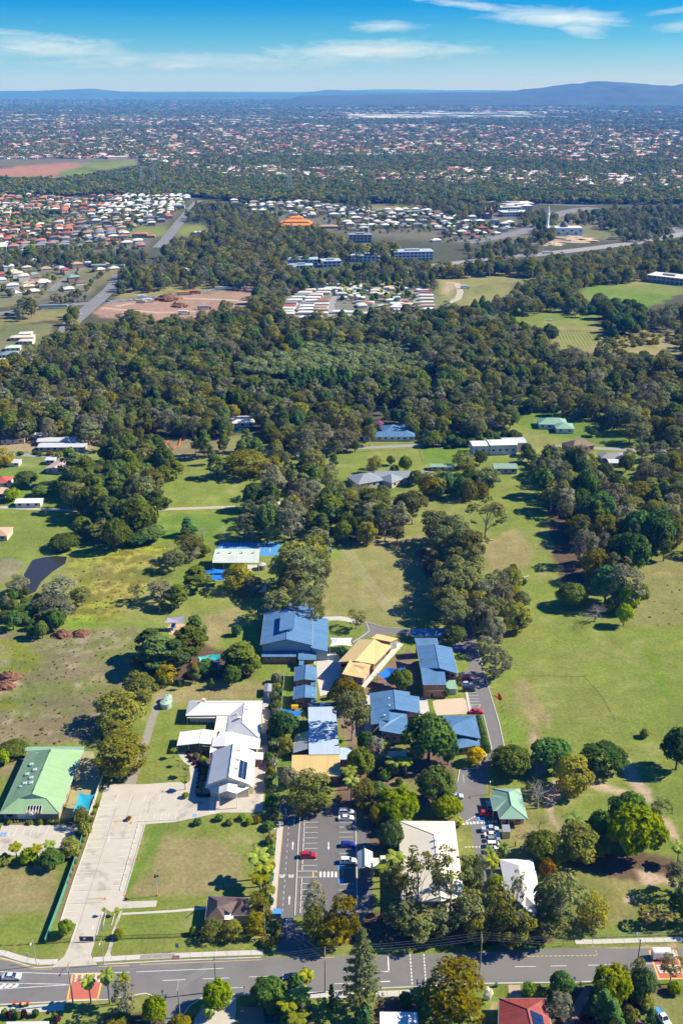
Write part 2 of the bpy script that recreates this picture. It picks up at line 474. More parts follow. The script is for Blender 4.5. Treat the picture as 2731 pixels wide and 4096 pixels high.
# base colour of land classes (linear albedo)
LAWN=(0.168,0.212,0.036);DRY=(0.245,0.215,0.088);TAN=(0.215,0.212,0.072);BRIGHT=(0.120,0.200,0.026)
WEED=(0.200,0.215,0.022);LIME=(0.13,0.21,0.02);FOREST=(0.085,0.080,0.038);SOIL=(0.185,0.155,0.085)
BARE=(0.40,0.30,0.20);REDD=(0.330,0.170,0.105);SITE=(0.300,0.200,0.140);SUBURB=(0.125,0.125,0.085);LEAF=(0.11,0.075,0.045)
GC=np.zeros((nr,nc,3))
far=np.clip((YY-600)/900.0,0,1)[...,None]
g1=fbm(XX,YY,60,1)[...,None]
GC[:]=np.array(LAWN)*(0.8+0.4*g1)
GC=GC*(1-far)+np.array((0.055,0.062,0.030))*far
REG=[  # frame, land class, outline
 ('G',FOREST,[(-200,700),(1800,660),(1800,1015),(1560,1010),(1200,905),(1190,960),(1100,1010),(700,1010),(560,1000),(380,1020),(250,990),(-200,985)]),
 ('G',(0.075,0.082,0.040),[(-200,215),(1800,215),(1800,700),(-200,700)]),
 ('G',SUBURB,[(-200,260),(1800,260),(1800,430),(1300,432),(900,418),(560,412),(340,380),(-200,385)]),
 ('G',SUBURB,[(-200,450),(445,452),(330,578),(-200,590)]),
 ('G',SUBURB,[(560,470),(760,462),(1100,480),(1240,500),(1200,560),(1050,560),(800,540),(560,500)]),
 ('G',SUBURB,[(-200,600),(250,600),(210,690),(-200,715)]),
 ('G',(0.15,0.16,0.07),[(-200,745),(130,745),(60,860),(20,905),(-200,930)]),('L',(0.17,0.165,0.08),[(660,250),(1180,240),(1330,330),(1130,450),(840,440),(640,440),(560,500),(480,440),(640,330)]),('K',(0.15,0.15,0.075),[(-60,620),(100,600),(640,600),(900,560),(1130,480),(640,440),(-60,500)]),('J',(0.15,0.15,0.08),[(-160,600),(480,620),(840,610),(820,700),(640,800),(440,830),(-160,950)]),
 ('G',REDD,[(-60,392),(40,382),(150,373),(200,376),(180,388),(150,402),(60,406),(-60,404)]),
 ('G',BRIGHT,[(150,391),(205,388),(232,400),(205,415),(160,413),(140,402)]),
 ('G',LAWN,[(180,376),(318,367),(320,376),(240,390),(190,384)]),
 ('G',DRY,[(-20,406),(140,404),(150,415),(-20,412)]),
 ('J',SITE,[(640,960),(720,900),(780,880),(900,868),(1050,850),(1250,828),(1568,800),(1760,790),(1740,850),(1700,920),(1600,970),(1500,990),(1000,1000),(700,985)]),
 ('K',SITE,[(-60,800),(120,775),(230,765),(215,800),(190,850),(110,890),(60,960),(-60,975)]),
 ('J',DRY,[(780,790),(1100,765),(1568,735),(1568,790),(1240,822),(800,860)]),
 ('J',(0.20,0.19,0.07),[(0,955),(240,935),(480,905),(560,905),(470,1000),(0,1034)]),
 ('J',LAWN,[(60,300),(190,280),(440,305),(400,335),(90,330)]),
 ('J',LAWN,[(920,360),(1175,358),(1130,420),(1000,420),(850,450),(880,400)]),
 ('J',LAWN,[(1250,345),(1430,345),(1440,400),(1200,425)]),
 ('K',DRY,[(660,170),(745,170),(740,205),(640,205)]),('K',DRY,[(990,215),(1340,195),(1480,205),(1430,245),(1000,245)]),
 ('K',LAWN,[(790,290),(940,285),(930,315),(800,335)]),('K',LAWN,[(400,505),(500,505),(480,545),(360,545)]),
 ('K',(0.17,0.17,0.13),[(385,960),(410,800),(640,750),(760,735),(1290,740),(1420,790),(1450,930),(1190,1000),(540,975)]),
 ('L',TAN,[(-140,690),(0,680),(330,645),(420,660),(600,690),(560,740),(400,760),(390,830),(200,900),(-140,905)]),
 ('K',LAWN,[(1415,700),(1470,760),(1490,830),(1440,790)]),('K',BARE,[(1480,700),(1540,730),(1568,790),(1500,830),(1490,780)]),
 ('L',BRIGHT,[(860,740),(1180,712),(1390,700),(1480,740),(1600,790),(1480,860),(1300,930),(1040,890),(870,850)]),
 ('L',TAN,[(1000,728),(1350,705),(1385,740),(1180,755),(1000,745)]),
 ('L',LAWN,[(250,940),(520,915),(800,890),(1020,900),(960,1055),(640,1050),(260,1030)]),
 ('L',(0.25,0.215,0.085),[(560,1040),(960,1055),(1300,1060),(1700,1080),(1700,1260),(760,1220),(700,1205),(600,1080)]),
 ('L',LAWN,[(670,1075),(940,1075),(980,1160),(890,1205),(730,1205)]),
 ('M',WEED,[(740,370),(850,340),(940,330),(900,390),(850,410),(760,395)]),('M',WEED,[(310,405),(410,400),(380,430)]),
 ('F',(0.30,0.24,0.13),[(-100,150),(460,160),(480,210),(380,235),(-100,240)]),
 ('F',BRIGHT,[(-100,240),(460,262),(400,340),(320,480),(-100,490)]),('F',LAWN,[(-100,520),(340,515),(320,600),(250,660),(-100,670)]),
 ('F',LAWN,[(640,290),(960,270),(1120,300),(1120,500),(760,540),(640,470)]),
 ('F',SOIL,[(760,170),(1060,170),(1080,240),(860,275),(780,250)]),('M',SOIL,[(1370,770),(1440,770),(1420,850),(1360,850)]),
 ('F',BRIGHT,[(620,540),(1130,520),(1150,600),(900,660),(740,650),(640,600)]),
 ('F',WEED,[(300,720),(480,680),(800,670),(800,800),(700,830),(560,1000),(300,1035),(330,870)]),
 ('F',(0.245,0.225,0.045),[(500,720),(790,690),(780,790),(560,930),(420,900),(460,800)]),
 ('A',LIME,[(300,200),(480,205),(700,215),(720,245),(500,245),(300,240)]),
 ('F',(0.20,0.19,0.11),[(-100,730),(60,730),(110,760),(40,820),(-100,900)]),
 ('A',SOIL,[(-200,270),(330,265),(640,235),(640,340),(600,500),(480,620),(430,760),(200,790),(120,770),(-200,860)]),
 ('A',WEED,[(-200,300),(110,310),(190,380),(140,440),(-200,470)]),('A',WEED,[(-200,560),(60,555),(100,600),(-200,640)]),
 ('A',BARE,[(-100,480),(60,470),(130,520),(60,550),(-100,550)]),
 ('A',LAWN,[(700,500),(1310,410),(1290,520),(1220,560),(880,575),(860,700),(980,690),(960,720),(820,720),(780,850),(900,870),(880,990),(620,1005),(560,1000),(600,750),(690,640)]),
 ('A',DRY,[(720,520),(1250,480),(1200,560),(880,575),(760,600),(690,640),(700,560)]),
 ('A',LAWN,[(860,120),(1215,80),(1215,240),(1180,380),(960,360),(900,190)]),('A',DRY,[(930,180),(1130,130),(1100,230),(960,340)]),
 ('A',LEAF,[(660,300),(900,290),(1100,380),(1190,400),(1150,470),(720,500),(660,420)]),
 ('H',TAN,[(-10,760),(380,730),(430,800),(450,1010),(440,1120),(200,1130),(-10,1060)]),('B',TAN,[(430,-80),(900,-100),(1080,0),(1100,200),(920,300),(660,280),(440,235),(370,180)]),
 ('H',BARE,[(115,750),(245,752),(240,768),(125,768)]),('B',BARE,[(395,115),(425,115),(440,165),(410,150)]),('B',BARE,[(405,225),(510,222),(505,232),(410,234)]),
 ('H',LEAF,[(330,800),(440,800),(560,1149),(470,1149),(430,1000)]),('B',LEAF,[(1060,0),(1250,0),(1290,240),(1180,245),(1100,190)]),
 ('H',LAWN,[(300,560),(620,550),(700,460),(880,470),(940,600),(960,760),(960,1000),(1000,1100),(900,1149),(860,900),(640,780),(600,680),(340,700)]),
 ('H',DRY,[(620,780),(800,700),(880,820),(860,900),(680,900)]),
 ('H',BRIGHT,[(350,325),(620,320),(610,400),(380,410)]),('H',LAWN,[(0,350),(350,330),(370,400),(330,420),(0,400)]),
 ('H',BRIGHT,[(800,100),(1170,110),(1210,200),(1568,280),(1568,310),(1300,320),(1050,300),(830,250)]),
 ('H',LEAF,[(930,560),(1110,600),(1120,1000),(1000,980),(960,760)]),
 ('H',(0.19,0.19,0.06),[(1380,850),(1650,830),(1650,1149),(1300,1149),(1330,950)]),
 ('G',(0.165,0.205,0.036),[(1140,1440),(1290,1400),(1460,1440),(1700,1440),(1700,1720),(1520,1740),(1240,1720),(1180,1600),(1130,1560)]),
 ('G',LIME,[(1140,1600),(1152,1600),(1208,1705),(1165,1712)]),('G',LIME,[(1472,1490),(1490,1490),(1550,1610),(1530,1612)]),
 ('G',DRY,[(1180,1570),(1215,1560),(1262,1655),(1240,1660),(1200,1640)]),('G',BARE,[(1255,1638),(1262,1640),(1272,1668),(1262,1666)]),
 ('E',DRY,[(600,-20),(680,-20),(700,80),(660,330),(600,300)]),('E',BARE,[(630,60),(660,60),(690,300),(640,330)]),
 ('E',LAWN,[(820,400),(1000,400),(1200,470),(1130,560),(1000,600),(860,590),(800,480)]),
 ('E',LEAF,[(900,800),(1500,830),(1500,930),(1280,990),(820,880)]),('E',BARE,[(1240,900),(1500,960),(1540,1010),(1300,1000)]),
 ('E',(0.20,0.19,0.06),[(800,900),(1280,980),(1330,1100),(1270,1200),(1000,1280),(880,1300),(860,1100)]),
 ('E',BARE,[(1180,1075),(1240,1070),(1260,1110),(1200,1115)]),('E',LEAF,[(-700,1140),(-100,1120),(700,1200),(740,1380),(0,1385),(-700,1385)]),
 ('E',BARE,[(730,350),(860,360),(840,400),(810,430),(760,560),(830,660),(810,690),(740,600),(700,440)]),
 ('E',BARE,[(860,360),(1050,360),(1230,420),(1360,450),(1350,480),(1240,470),(1150,430),(1000,400)]),
 ('E',BARE,[(1180,200),(1250,220),(1290,320),(1370,400),(1350,450),(1260,410),(1190,280)]),
 ('E',BARE,[(1400,560),(1470,600),(1540,760),(1500,750),(1420,650)]),
 ('E',DRY,[(480,620),(780,640),(760,720),(620,740),(480,720)]),
 ('O6',BARE,[(280,415),(700,400),(1100,390),(1568,350),(1568,425),(1100,440),(700,437),(300,432)]),
 ('C',LAWN,[(660,110),(1235,100),(1240,260),(1140,400),(950,440),(600,460),(585,430)]),
 ('C',DRY,[(720,160),(1000,180),(1100,260),(1120,390),(900,440),(620,440),(600,400),(700,340)]),
 ('C',BRIGHT,[(660,110),(760,112),(700,220),(640,330),(600,440),(585,430),(630,280)]),
 ('C',DRY,[(-100,300),(280,310),(190,630),(100,660),(-100,670)]),('C',LAWN,[(0,520),(210,500),(190,650),(0,660)]),
 ('O4',SOIL,[(-200,380),(100,330),(230,330),(120,560),(-200,620)]),('O4',(0.17,0.11,0.075),[(0,1200),(1120,1180),(1110,1248),(0,1248)]),
 ('Q4',(0.23,0.14,0.095),[(500,60),(560,0),(590,0),(330,760),(10,1640),(-60,1600),(240,760),(440,150)]),
 ('O3',(0.15,0.09,0.07),[(250,880),(560,890),(580,1000),(500,1400),(520,1510),(370,1500),(400,1250)]),
 ('Q4',(0.2,0.14,0.1),[(590,1480),(640,1490),(570,1640),(520,1830),(500,1830),(560,1620)]),
 ('B',(0.20,0.15,0.1),[(480,600),(670,660),(680,940),(560,960),(500,900)]),('B',(0.15,0.1,0.07),[(560,960),(1180,1000),(1160,1180),(1130,1300),(700,1330),(480,1330),(480,1180)]),
 ('B',LAWN,[(780,1180),(960,1180),(950,1270),(800,1260)]),('Q2',LAWN,[(330,690),(460,690),(460,780),(320,778)]),('Q2',LAWN,[(690,220),(750,230),(780,420),(710,430)]),
 ('Q2',LAWN,[(940,820),(1090,820),(1080,870),(950,870)]),('Q2',LAWN,[(1280,1050),(1400,1000),(1520,1113),(1280,1113)]),
 ('D',(0.16,0.11,0.075),[(740,220),(930,260),(930,500),(760,480),(670,300)]),('D',LAWN,[(770,600),(870,600),(880,860),(790,860)]),
 ('Q1',BRIGHT,[(330,0),(480,0),(480,420),(690,440),(690,840),(420,1330),(240,1330),(290,420)]),
 ('G',LEAF,[(250,2330),(470,2340),(470,2400),(200,2400)]),('Q6',LEAF,[(0,1000),(400,1000),(780,1030),(800,1260),(0,1260)]),('Q7',LEAF,[(0,900),(480,860),(560,1260),(0,1260)]),
 ('Q7',LAWN,[(1350,780),(1568,760),(1568,940),(1540,1260),(1330,1260),(1300,1000)]),('Q7',BARE,[(1390,1120),(1480,1000),(1568,980),(1540,1020),(1430,1130)]),
 ('O6',LEAF,[(0,880),(700,900),(1250,860),(1568,860),(1568,1020),(1200,1000),(1000,1400),(0,1400)]),('O6',DRY,[(1200,950),(1568,1050),(1620,1400),(1340,1400),(1250,1150)]),
]
for fr,col,pts in REG:
    m=inpoly(jx,jy,gp(fr,pts))
    GC[m]=np.array(col)
# soften the boundaries
dense=slice(5,None)
for it in range(2):
    g=GC.copy()
    g[1:-1,1:-1]=(GC[1:-1,1:-1]*2+GC[:-2,1:-1]+GC[2:,1:-1]+GC[1:-1,:-2]+GC[1:-1,2:])/6
    GC=g
# cropped field: rows of regrowth, bare clods, bleached stalks
so_=inpoly(jx,jy,gp('A',[(-200,270),(330,265),(640,235),(640,340),(600,500),(480,620),(430,760),(200,790),(120,770),(-200,860)]))
q1=fbm(XX*.35+YY*.12,YY-XX*.2,5,51,4);q2=fbm(XX,YY,28,55,4);q3=fbm(XX,YY,2.6,57,2)
gr=np.clip((q1*.6+q2*.6-.56)*7,0,1)*so_;GC+=(np.array((0.135,0.175,0.030))-GC)*(gr*.75)[...,None]
st=np.clip((q3*.5+q1*.6-.60)*8,0,1)*so_;GC+=(np.array((0.33,0.27,0.19))-GC)*(st*.6)[...,None]
wp=inpoly(jx,jy,gp('F',[(300,720),(480,680),(800,670),(800,800),(700,830),(560,1000),(300,1035),(330,870)]))
tu=np.clip((q3+q1-1.05)*5,-1,1)*wp;GC*=(1+.35*tu)[...,None]
# patchy sward: drier and greener drifts, worn spots
t1=fbm(XX,YY,35,21,5);t2=fbm(XX,YY,9,31,4);t3=fbm(XX,YY,130,5,4)
isgrass=np.clip((GC[...,1]-0.11)/0.03,0,1)*(GC[...,1]>GC[...,0]*0.82)
dry=np.clip((t1-0.47)*4.5,-0.7,1.0)*isgrass
GC=GC*(1+0.12*(t3-0.5)*2)[...,None]
GC=GC+(np.array((0.235,0.205,0.085))-GC)*(np.clip(dry,0,1)*0.40)[...,None]
GC=GC+(np.array((0.105,0.150,0.028))-GC)*(np.clip(-dry,0,1)*0.55)[...,None]
worn=np.clip((t2-0.68)*6,0,1)*isgrass*(YY<1000)
GC=GC+(np.array((0.33,0.26,0.16))-GC)*(worn*0.30)[...,None]
GC*=(0.86+0.28*t2)[...,None]
gm=bpy.data.meshes.new('ground')
gv=np.stack([XX,YY,np.zeros_like(XX)],-1).reshape(-1,3)
ii=(np.arange(nr-1)[:,None]*nc+np.arange(nc-1)[None,:]).ravel()
gf=np.stack([ii,ii+1,ii+nc+1,ii+nc],1)
gm.vertices.add(len(gv));gm.vertices.foreach_set('co',gv.ravel())
gm.loops.add(gf.size);gm.loops.foreach_set('vertex_index',gf.ravel())
gm.polygons.add(len(gf));gm.polygons.foreach_set('loop_start',np.arange(0,gf.size,4))
at=gm.color_attributes.new('land','FLOAT_COLOR','POINT')
at.data.foreach_set('color',np.concatenate([GC.reshape(-1,3),np.ones((len(gv),1))],1).ravel())
gm.update()
m,t=newmat('ground_cover')
lc=t.n('ShaderNodeVertexColor',layer_name='land').outputs[0]
pos=t.n('ShaderNodeNewGeometry').outputs['Position']
na=t.noise(pos,0.9,5,0.65);nb=t.noise(pos,0.16,5,0.6);nd=t.noise(pos,4.5,3,0.7)
f=t.math('MULTIPLY_ADD',t.math('SUBTRACT',na,0.5),1.25,t.math('MULTIPLY_ADD',t.math('SUBTRACT',nb,0.5),0.7,t.math('MULTIPLY_ADD',t.math('SUBTRACT',nd,0.5),0.9,1.0)))
nh=t.noise(pos,0.33,6,0.7)
lc=t.mix(t.math('MULTIPLY',t.math('SUBTRACT',nh,0.5),2.6,clamp=True),lc,t.n('ShaderNodeVectorMath',operation='MULTIPLY',ins={0:lc,1:(1.45,1.16,1.5)}).outputs[0])
lc=t.mix(t.math('MULTIPLY',t.math('SUBTRACT',0.46,nh),2.6,clamp=True),lc,t.n('ShaderNodeVectorMath',operation='MULTIPLY',ins={0:lc,1:(0.68,0.86,0.6)}).outputs[0])
c=t.n('ShaderNodeVectorMath',operation='SCALE',ins={0:lc,'Scale':f}).outputs[0]
b=t.n('ShaderNodeBsdfPrincipled',ins={'Base Color':c,'Roughness':0.95,'Specular IOR Level':0.1})
bp=t.n('ShaderNodeBump',ins={'Strength':0.7,'Distance':0.12,'Height':na})
t.t.links.new(bp.outputs[0],b.inputs['Normal'])
t.n('ShaderNodeOutputMaterial',ins={0:b.outputs[0]})
gm.materials.append(m)
setp(link('ground',gm),kind='structure')

# ------------------------------------------------------------------ paved sheets
def sheet(name,fr,pts,mat,z=0.012,kerb=0.0,kerbmat=None,closed=True):
    P=[w(fr,*p,0.0) for p in pts]
    v=[Vector((p.x,p.y,z)) for p in P]
    me=mesh(name,v+[Vector((p.x,p.y,-0.05)) for p in v],[tuple(range(len(v)))]+[(i,i+len(v),(i+1) % len(v)+len(v),(i+1) % len(v)) for i in range(len(v))],mat)
    bm=bmesh.new();bm.from_mesh(me);bmesh.ops.triangulate(bm,faces=[fa for fa in bm.faces if len(fa.verts)>4]);bmesh.ops.recalc_face_normals(bm,faces=bm.faces);bm.to_mesh(me);bm.free()
    return setp(link(name,me),kind='structure')

def strip(name,P,width,mat,z=0.012,th=0.1,kind='structure',parent=None):
    """a band of given width along points on the ground"""
    P=[Vector((p.x,p.y,0)) for p in P]
    L,Rr=[],[]
    for i,p in enumerate(P):
        d=(P[min(i+1,len(P)-1)]-P[max(i-1,0)]).normalized()
        n=Vector((-d.y,d.x,0))*width/2
        L.append(p+n);Rr.append(p-n)
    mb=MB();k=len(P)
    vs=[Vector((q.x,q.y,z)) for q in L+Rr]+[Vector((q.x,q.y,z-th)) for q in L+Rr]
    fs=[]
    for i in range(k-1):
        fs.append((i,k+i,k+i+1,i+1))
        fs.append((i,i+1,2*k+i+1,2*k+i));fs.append((k+i+1,k+i,3*k+i,3*k+i+1))
    fs+=[(0,2*k,3*k,k),(k-1,2*k-1,4*k-1,3*k-1)]
    mb.add(vs,fs)
    o=mb.obj(name,mat,parent)
    return setp(o,kind=kind) if kind else o

def W(fr,pts,z=0.0):
    return [w(fr,*p,z) for p in pts]

road_top=[('O5',-3200,200),('O5',-300,150),('O5',0,160),('O5',110,182),('O5',330,252),('O5',450,278),('O5',650,268),('C',450,757),('C',800,738),('C',1200,724),('C',1568,716),('G',1000,2191),('G',1270,2178),('O6',1568,425),('O6',2300,400),('O6',5200,330)]
road_bot=[('O6',5200,690),('O6',2300,740),('O6',1568,778),('O6',1300,792),('O6',250,826),('E',350,1622),('Q7',470,778),('Q7',0,800),('Q6',840,850),('Q5',940,575),('Q5',660,600),('Q5',520,690),('Q5',440,800),('Q5',420,960),('Q5',270,960),('Q5',250,790),('Q5',170,600),('Q5',60,560),('O5',1290,662),('O5',640,690),('O5',0,722),('O5',-300,735),('O5',-3200,790)]
P=[w(*p) for p in road_top+road_bot]
bmr=bmesh.new()
fv=[bmr.verts.new((p.x,p.y,0.012)) for p in P]
bmesh.ops.triangulate(bmr,faces=[bmr.faces.new(fv)]);bmesh.ops.recalc_face_normals(bmr,faces=bmr.faces)
me=bpy.data.meshes.new('main_road');bmr.to_mesh(me);bmr.free();me.materials.append(ASPH2)
setp(link('main_road',me),kind='structure')
strip('road_kerb',[w(*p) for p in road_top[:7]],0.35,KERB,0.13,0.2)
strip('road_kerb',[w(*p) for p in road_top[7:10]],0.35,KERB,0.13,0.2)
strip('road_kerb',[w(*p) for p in road_bot[3:10]],0.35,KERB,0.13,0.2)
strip('road_kerb',[w(*p) for p in road_bot[10:14]],0.3,KERB,0.13,0.2)
strip('road_kerb',[w(*p) for p in road_bot[15:21]],0.35,KERB,0.13,0.2)

sheet('church_driveway','Q4',[(565,0),(600,-190),(760,-215),(1140,-215),(1480,-240),(2470,-260),(2440,120),(1568,300),(1165,330),(880,1310),(892,1370),(880,1470),(700,1530),(640,1490),(560,1620),(495,1860),(470,1960),(425,2110),(440,2150),(520,2250),(540,2268),(-120,2290),(60,2130),(110,2030),(145,1935),(235,1690),(10,1650),(90,1400),(200,1080),(350,640),(480,270)],CONC,0.010)
sheet('church_forecourt','O3',[(1310,100),(1410,100),(1385,500),(1370,950),(1310,1500),(1290,1742),(440,1742),(470,1500),(900,1480),(1150,1480),(1190,1000),(1260,950),(1290,250)],CONC,0.016)
sheet('curved_path','O3',[(105,905),(235,905),(270,1010),(385,1110),(410,1250),(370,1400),(365,1500),(440,1540),(470,1600),(200,1600),(240,1500),(285,1250),(270,1120),(180,1020),(120,940)],CONC,0.020)
sheet('childcare_carpark','O4',[(40,1245),(1110,1252),(1060,1400),(1130,1420),(1080,1680),(-300,1680),(-200,1500),(0,1330)],CONC,0.014)
sheet('gravel_track','A',[(560,1005),(600,880),(640,790),(690,640),(720,560),(760,560),(720,650),(690,760),(650,880),(610,1005)],pmat('track_gravel',(0.27,0.25,0.20),0.95,0.2,0.6),0.006)
sheet('school_driveway','Q3',[(330,-70),(520,-60),(505,250),(415,1665),(410,1760),(700,2010),(740,2200),(150,2200),(200,1930),(250,1700),(140,1560),(190,1100),(262,300),(215,180),(225,60)],ASPH,0.016)
sheet('main_carpark','Q3',[(508,180),(700,150),(800,40),(1040,20),(1060,120),(1290,130),(1310,1000),(1325,1670),(415,1665)],ASPH,0.020)
sheet('drive_footpath','Q3',[(180,300),(260,310),(190,1100),(150,1640),(60,1640),(110,1100),(150,700)],CONC2,0.02)
sheet('hall_path','Q3',[(1300,300),(1480,540),(1500,900),(1535,1050),(1540,1560),(1390,1700),(1480,2050),(1350,2050),(1330,1670),(1310,900)],ASPH,0.008)
sheet('ring_road','B',[(1195,235),(1250,235),(1275,340),(1310,450),(1360,655),(1400,790),(1440,930),(1450,1000),(1430,1035),(1370,1085),(1345,1180),(1330,1300),(1340,1425),(1390,1425),(1420,1700),(1440,1900),(1490,2140),(1440,2200),(1370,1960),(1310,1700),(1250,1425),(1195,1385),(1140,1290),(1140,1185),(1180,1180),(1195,1108),(1285,1105),(1375,990),(1335,830),(1315,795),(1260,805),(1232,670),(1195,560),(1250,530),(1225,420),(1160,430),(1150,400),(1205,380)],ASPH2,0.018)
sheet('loop_road','B',[(650,265),(700,285),(800,305),(915,312),(915,338),(860,345),(820,340),(700,345),(650,360),(590,390),(570,380),(640,345),(665,310),(640,280)],ASPH2,0.010)
sheet('oval_path','O1',[(745,245),(950,238),(1020,245),(1150,290),(1180,310),(1140,330),(1020,295),(930,283),(820,285)],CONC2,0.006)
sheet('courtyard','B',[(385,440),(500,440),(560,560),(480,600),(440,680),(400,690),(385,600),(380,520),(360,500)],CONC2,0.006)
sheet('play_court','B',[(660,655),(800,500),(905,420),(925,440),(960,600),(930,660)],pmat('brick_paving',(0.20,0.13,0.10),0.9,0.2,1.0),0.006)
sheet('side_path','O2',[(890,730),(965,730),(1000,925),(880,925)],CONC2,0.007)
sheet('sand_yard','O2',[(1020,770),(1080,755),(1310,740),(1345,770),(1360,830),(1350,890),(1060,905),(1030,830)],pmat('pale_sand',(0.55,0.43,0.30),0.95,0.08,0.3,dirt=((0.4,0.28,0.18),0.15,0.55,3)),0.006)
sheet('garden_path','Q2',[(250,770),(470,770),(470,825),(240,828)],CONC2,0.006)
sheet('grey_court','Q2',[(60,180),(100,180),(120,640),(110,720),(10,720),(40,590)],CONC2,0.006)
sheet('lawn_slab','Q4',[(890,1385),(1330,1370),(1310,1455),(862,1480)],CONC,0.006)
sheet('lawn_path','Q4',[(850,1540),(1568,1498),(2130,1440),(2130,1475),(1568,1528),(842,1566)],CONC2,0.006)
sheet('church_footpath','Q4',[(820,1520),(860,1490),(820,1610),(740,1800),(745,1900),(690,2090),(710,2140),(610,2140),(650,2060),(690,1920),(720,1780),(770,1640)],CONC,0.006)
sheet('bottom_driveway','Q5',[(640,720),(960,580),(1010,600),(990,960),(540,960),(570,830)],CONC,0.006)
sheet('patio','Q5',[(1030,700),(1290,700),(1300,960),(1000,960)],pmat('patio_paving',(0.30,0.19,0.13),0.9,0.15,1.0),0.006)
sheet('red_drive','O6',[(400,880),(480,900),(420,1060),(280,1300),(140,1400),(160,1200),(300,1050)],pmat('paved_red_drive',(0.25,0.15,0.12),0.9,0.15,0.8),0.006)
sheet('red_turning_drive','O6',[(840,1190),(960,1180),(1080,1260),(1120,1400),(960,1400),(900,1260)],MATS['paved_red_drive'],0.006)
sheet('house_drive','E',[(470,1630),(545,1630),(560,1712),(480,1712)],pmat('tan_paving',(0.42,0.31,0.22),0.9,0.12,0.8),0.008)
sheet('sports_court','O8',[(545,195),(1495,192),(1500,330),(1420,408),(1165,410),(480,400),(515,300)],pmat('blue_court',(0.08,0.27,0.52),0.7,0.06,0.2),0.02)
sheet('childcare_yard','O4',[(1190,190),(1330,200),(1440,560),(1270,1080),(860,1180),(960,960),(1100,500)],pmat('soft_fall',(0.33,0.30,0.15),0.9,0.25,0.4),0.006)
sheet('play_softfall','Q8',[(195,130),(225,95),(330,98),(320,140),(255,175),(215,178)],pmat('orange_softfall',(0.55,0.36,0.20),0.9,0.08,0.5),0.006)
sheet('pond','F',[(112,800),(150,735),(200,722),(260,716),(310,720),(300,752),(240,790),(190,835),(165,880),(120,900),(100,870)],None,0.01)
pm,t=newmat('pond_water')
bb=t.n('ShaderNodeBsdfPrincipled',ins={'Base Color':(0.035,0.035,0.03,1),'Roughness':0.12,'Specular IOR Level':0.5})
bp=t.n('ShaderNodeBump',ins={'Strength':0.15,'Distance':0.05,'Height':t.noise(t.n('ShaderNodeNewGeometry').outputs['Position'],0.8,4)})
t.t.links.new(bp.outputs[0],bb.inputs['Normal'])
t.n('ShaderNodeOutputMaterial',ins={0:bb.outputs[0]})
bpy.data.objects['pond'].data.materials.clear();bpy.data.objects['pond'].data.materials.append(pm)

# mid-distance roads
FARR=pmat('far_road',(0.19,0.19,0.19),0.9,0.08,0.05)
FLANE=pmat('far_lane',(0.28,0.27,0.26),0.9,0.08,0.05)
def froad(name,fr,pts,width,mat=FARR,z=0.12):
    return strip(name,W(fr,pts),width,mat,z,0.3)
froad('bridge_road','J',[(380,1200),(480,1034),(600,930),(690,850),(760,790),(800,740),(820,690)],15,z=0.3)
froad('estate_road','J',[(1090,500),(1130,460),(1180,400),(1250,310),(1310,240),(1370,175)],16)
froad('left_highway','J',[(-300,985),(0,955),(200,930),(480,895),(620,885)],14,z=0.2)
froad('left_highway','J',[(720,878),(860,862),(1080,842),(1300,818),(1568,785),(1740,768),(1820,750)],12,z=0.2)
froad('motorway','L',[(-260,640),(0,608),(200,585),(400,565),(640,540),(900,510),(1150,478),(1400,440),(1620,395)],24,FLANE,z=0.2)
froad('motorway','L',[(60,465),(300,425),(480,390),(560,350),(620,300),(720,265),(860,235),(950,225)],30)
froad('overpass','L',[(200,188),(500,196),(800,210),(970,215)],14,z=0.4)
froad('curved_highway','L',[(1470,360),(1540,375),(1560,400),(1480,420)],20)
froad('left_street','J',[(350,800),(420,740),(480,700),(560,640)],9);froad('left_street','J',[(280,520),(340,490),(420,440)],9)
froad('left_street','J',[(440,360),(520,300),(600,270)],9);froad('left_street','J',[(640,430),(720,350),(760,320)],9);froad('left_street','J',[(200,240),(270,200),(300,180)],9)
froad('long_avenue','I',[(1440,420),(1460,370),(1478,320),(1482,300)],26)
froad('park_street','K',[(470,960),(500,900),(570,830),(600,800)],9,FLANE,0.1);froad('park_street','K',[(720,960),(715,880),(760,830),(830,800)],9,FLANE,0.1)
froad('park_street','K',[(1120,980),(1110,880)],8,FLANE,0.1);froad('park_street','K',[(1320,930),(1300,790)],9,FLANE,0.1)
froad('country_lane','F',[(-100,240),(60,250),(340,262),(420,262)],5,FLANE,0.03);froad('country_lane','F',[(0,492),(300,506),(500,512),(800,500),(1080,490)],3.2,pmat('pale_gravel',(0.42,0.38,0.30),0.9,0.15,0.3),0.02)
froad('country_lane','N',[(480,945),(800,930),(1200,912),(1500,908),(1568,915)],4.5,FLANE,0.03);froad('country_lane','N',[(690,700),(880,690),(1050,690),(1200,695)],6,MATS['pale_gravel'],0.03)
froad('country_lane','H',[(1000,170),(1110,165),(1110,150)],4,CONC2,0.03);froad('country_lane','H',[(950,325),(1340,345),(1568,350)],5,FLANE,0.03)
froad('left_lane','M',[(-40,540),(20,480),(90,410),(190,330)],9);froad('site_track','J',[(800,905),(1000,870),(1250,850),(1568,860),(1760,880)],8,pmat('pale_dirt',(0.44,0.32,0.23),0.95,0.1,0.1),0.05)
froad('site_track','J',[(700,915),(850,930),(1100,950),(1350,940)],7,MATS['pale_dirt'],0.05);froad('farm_track','L',[(-60,740),(10,745),(35,800),(20,850),(-40,880)],7,MATS['pale_gravel'],0.05)
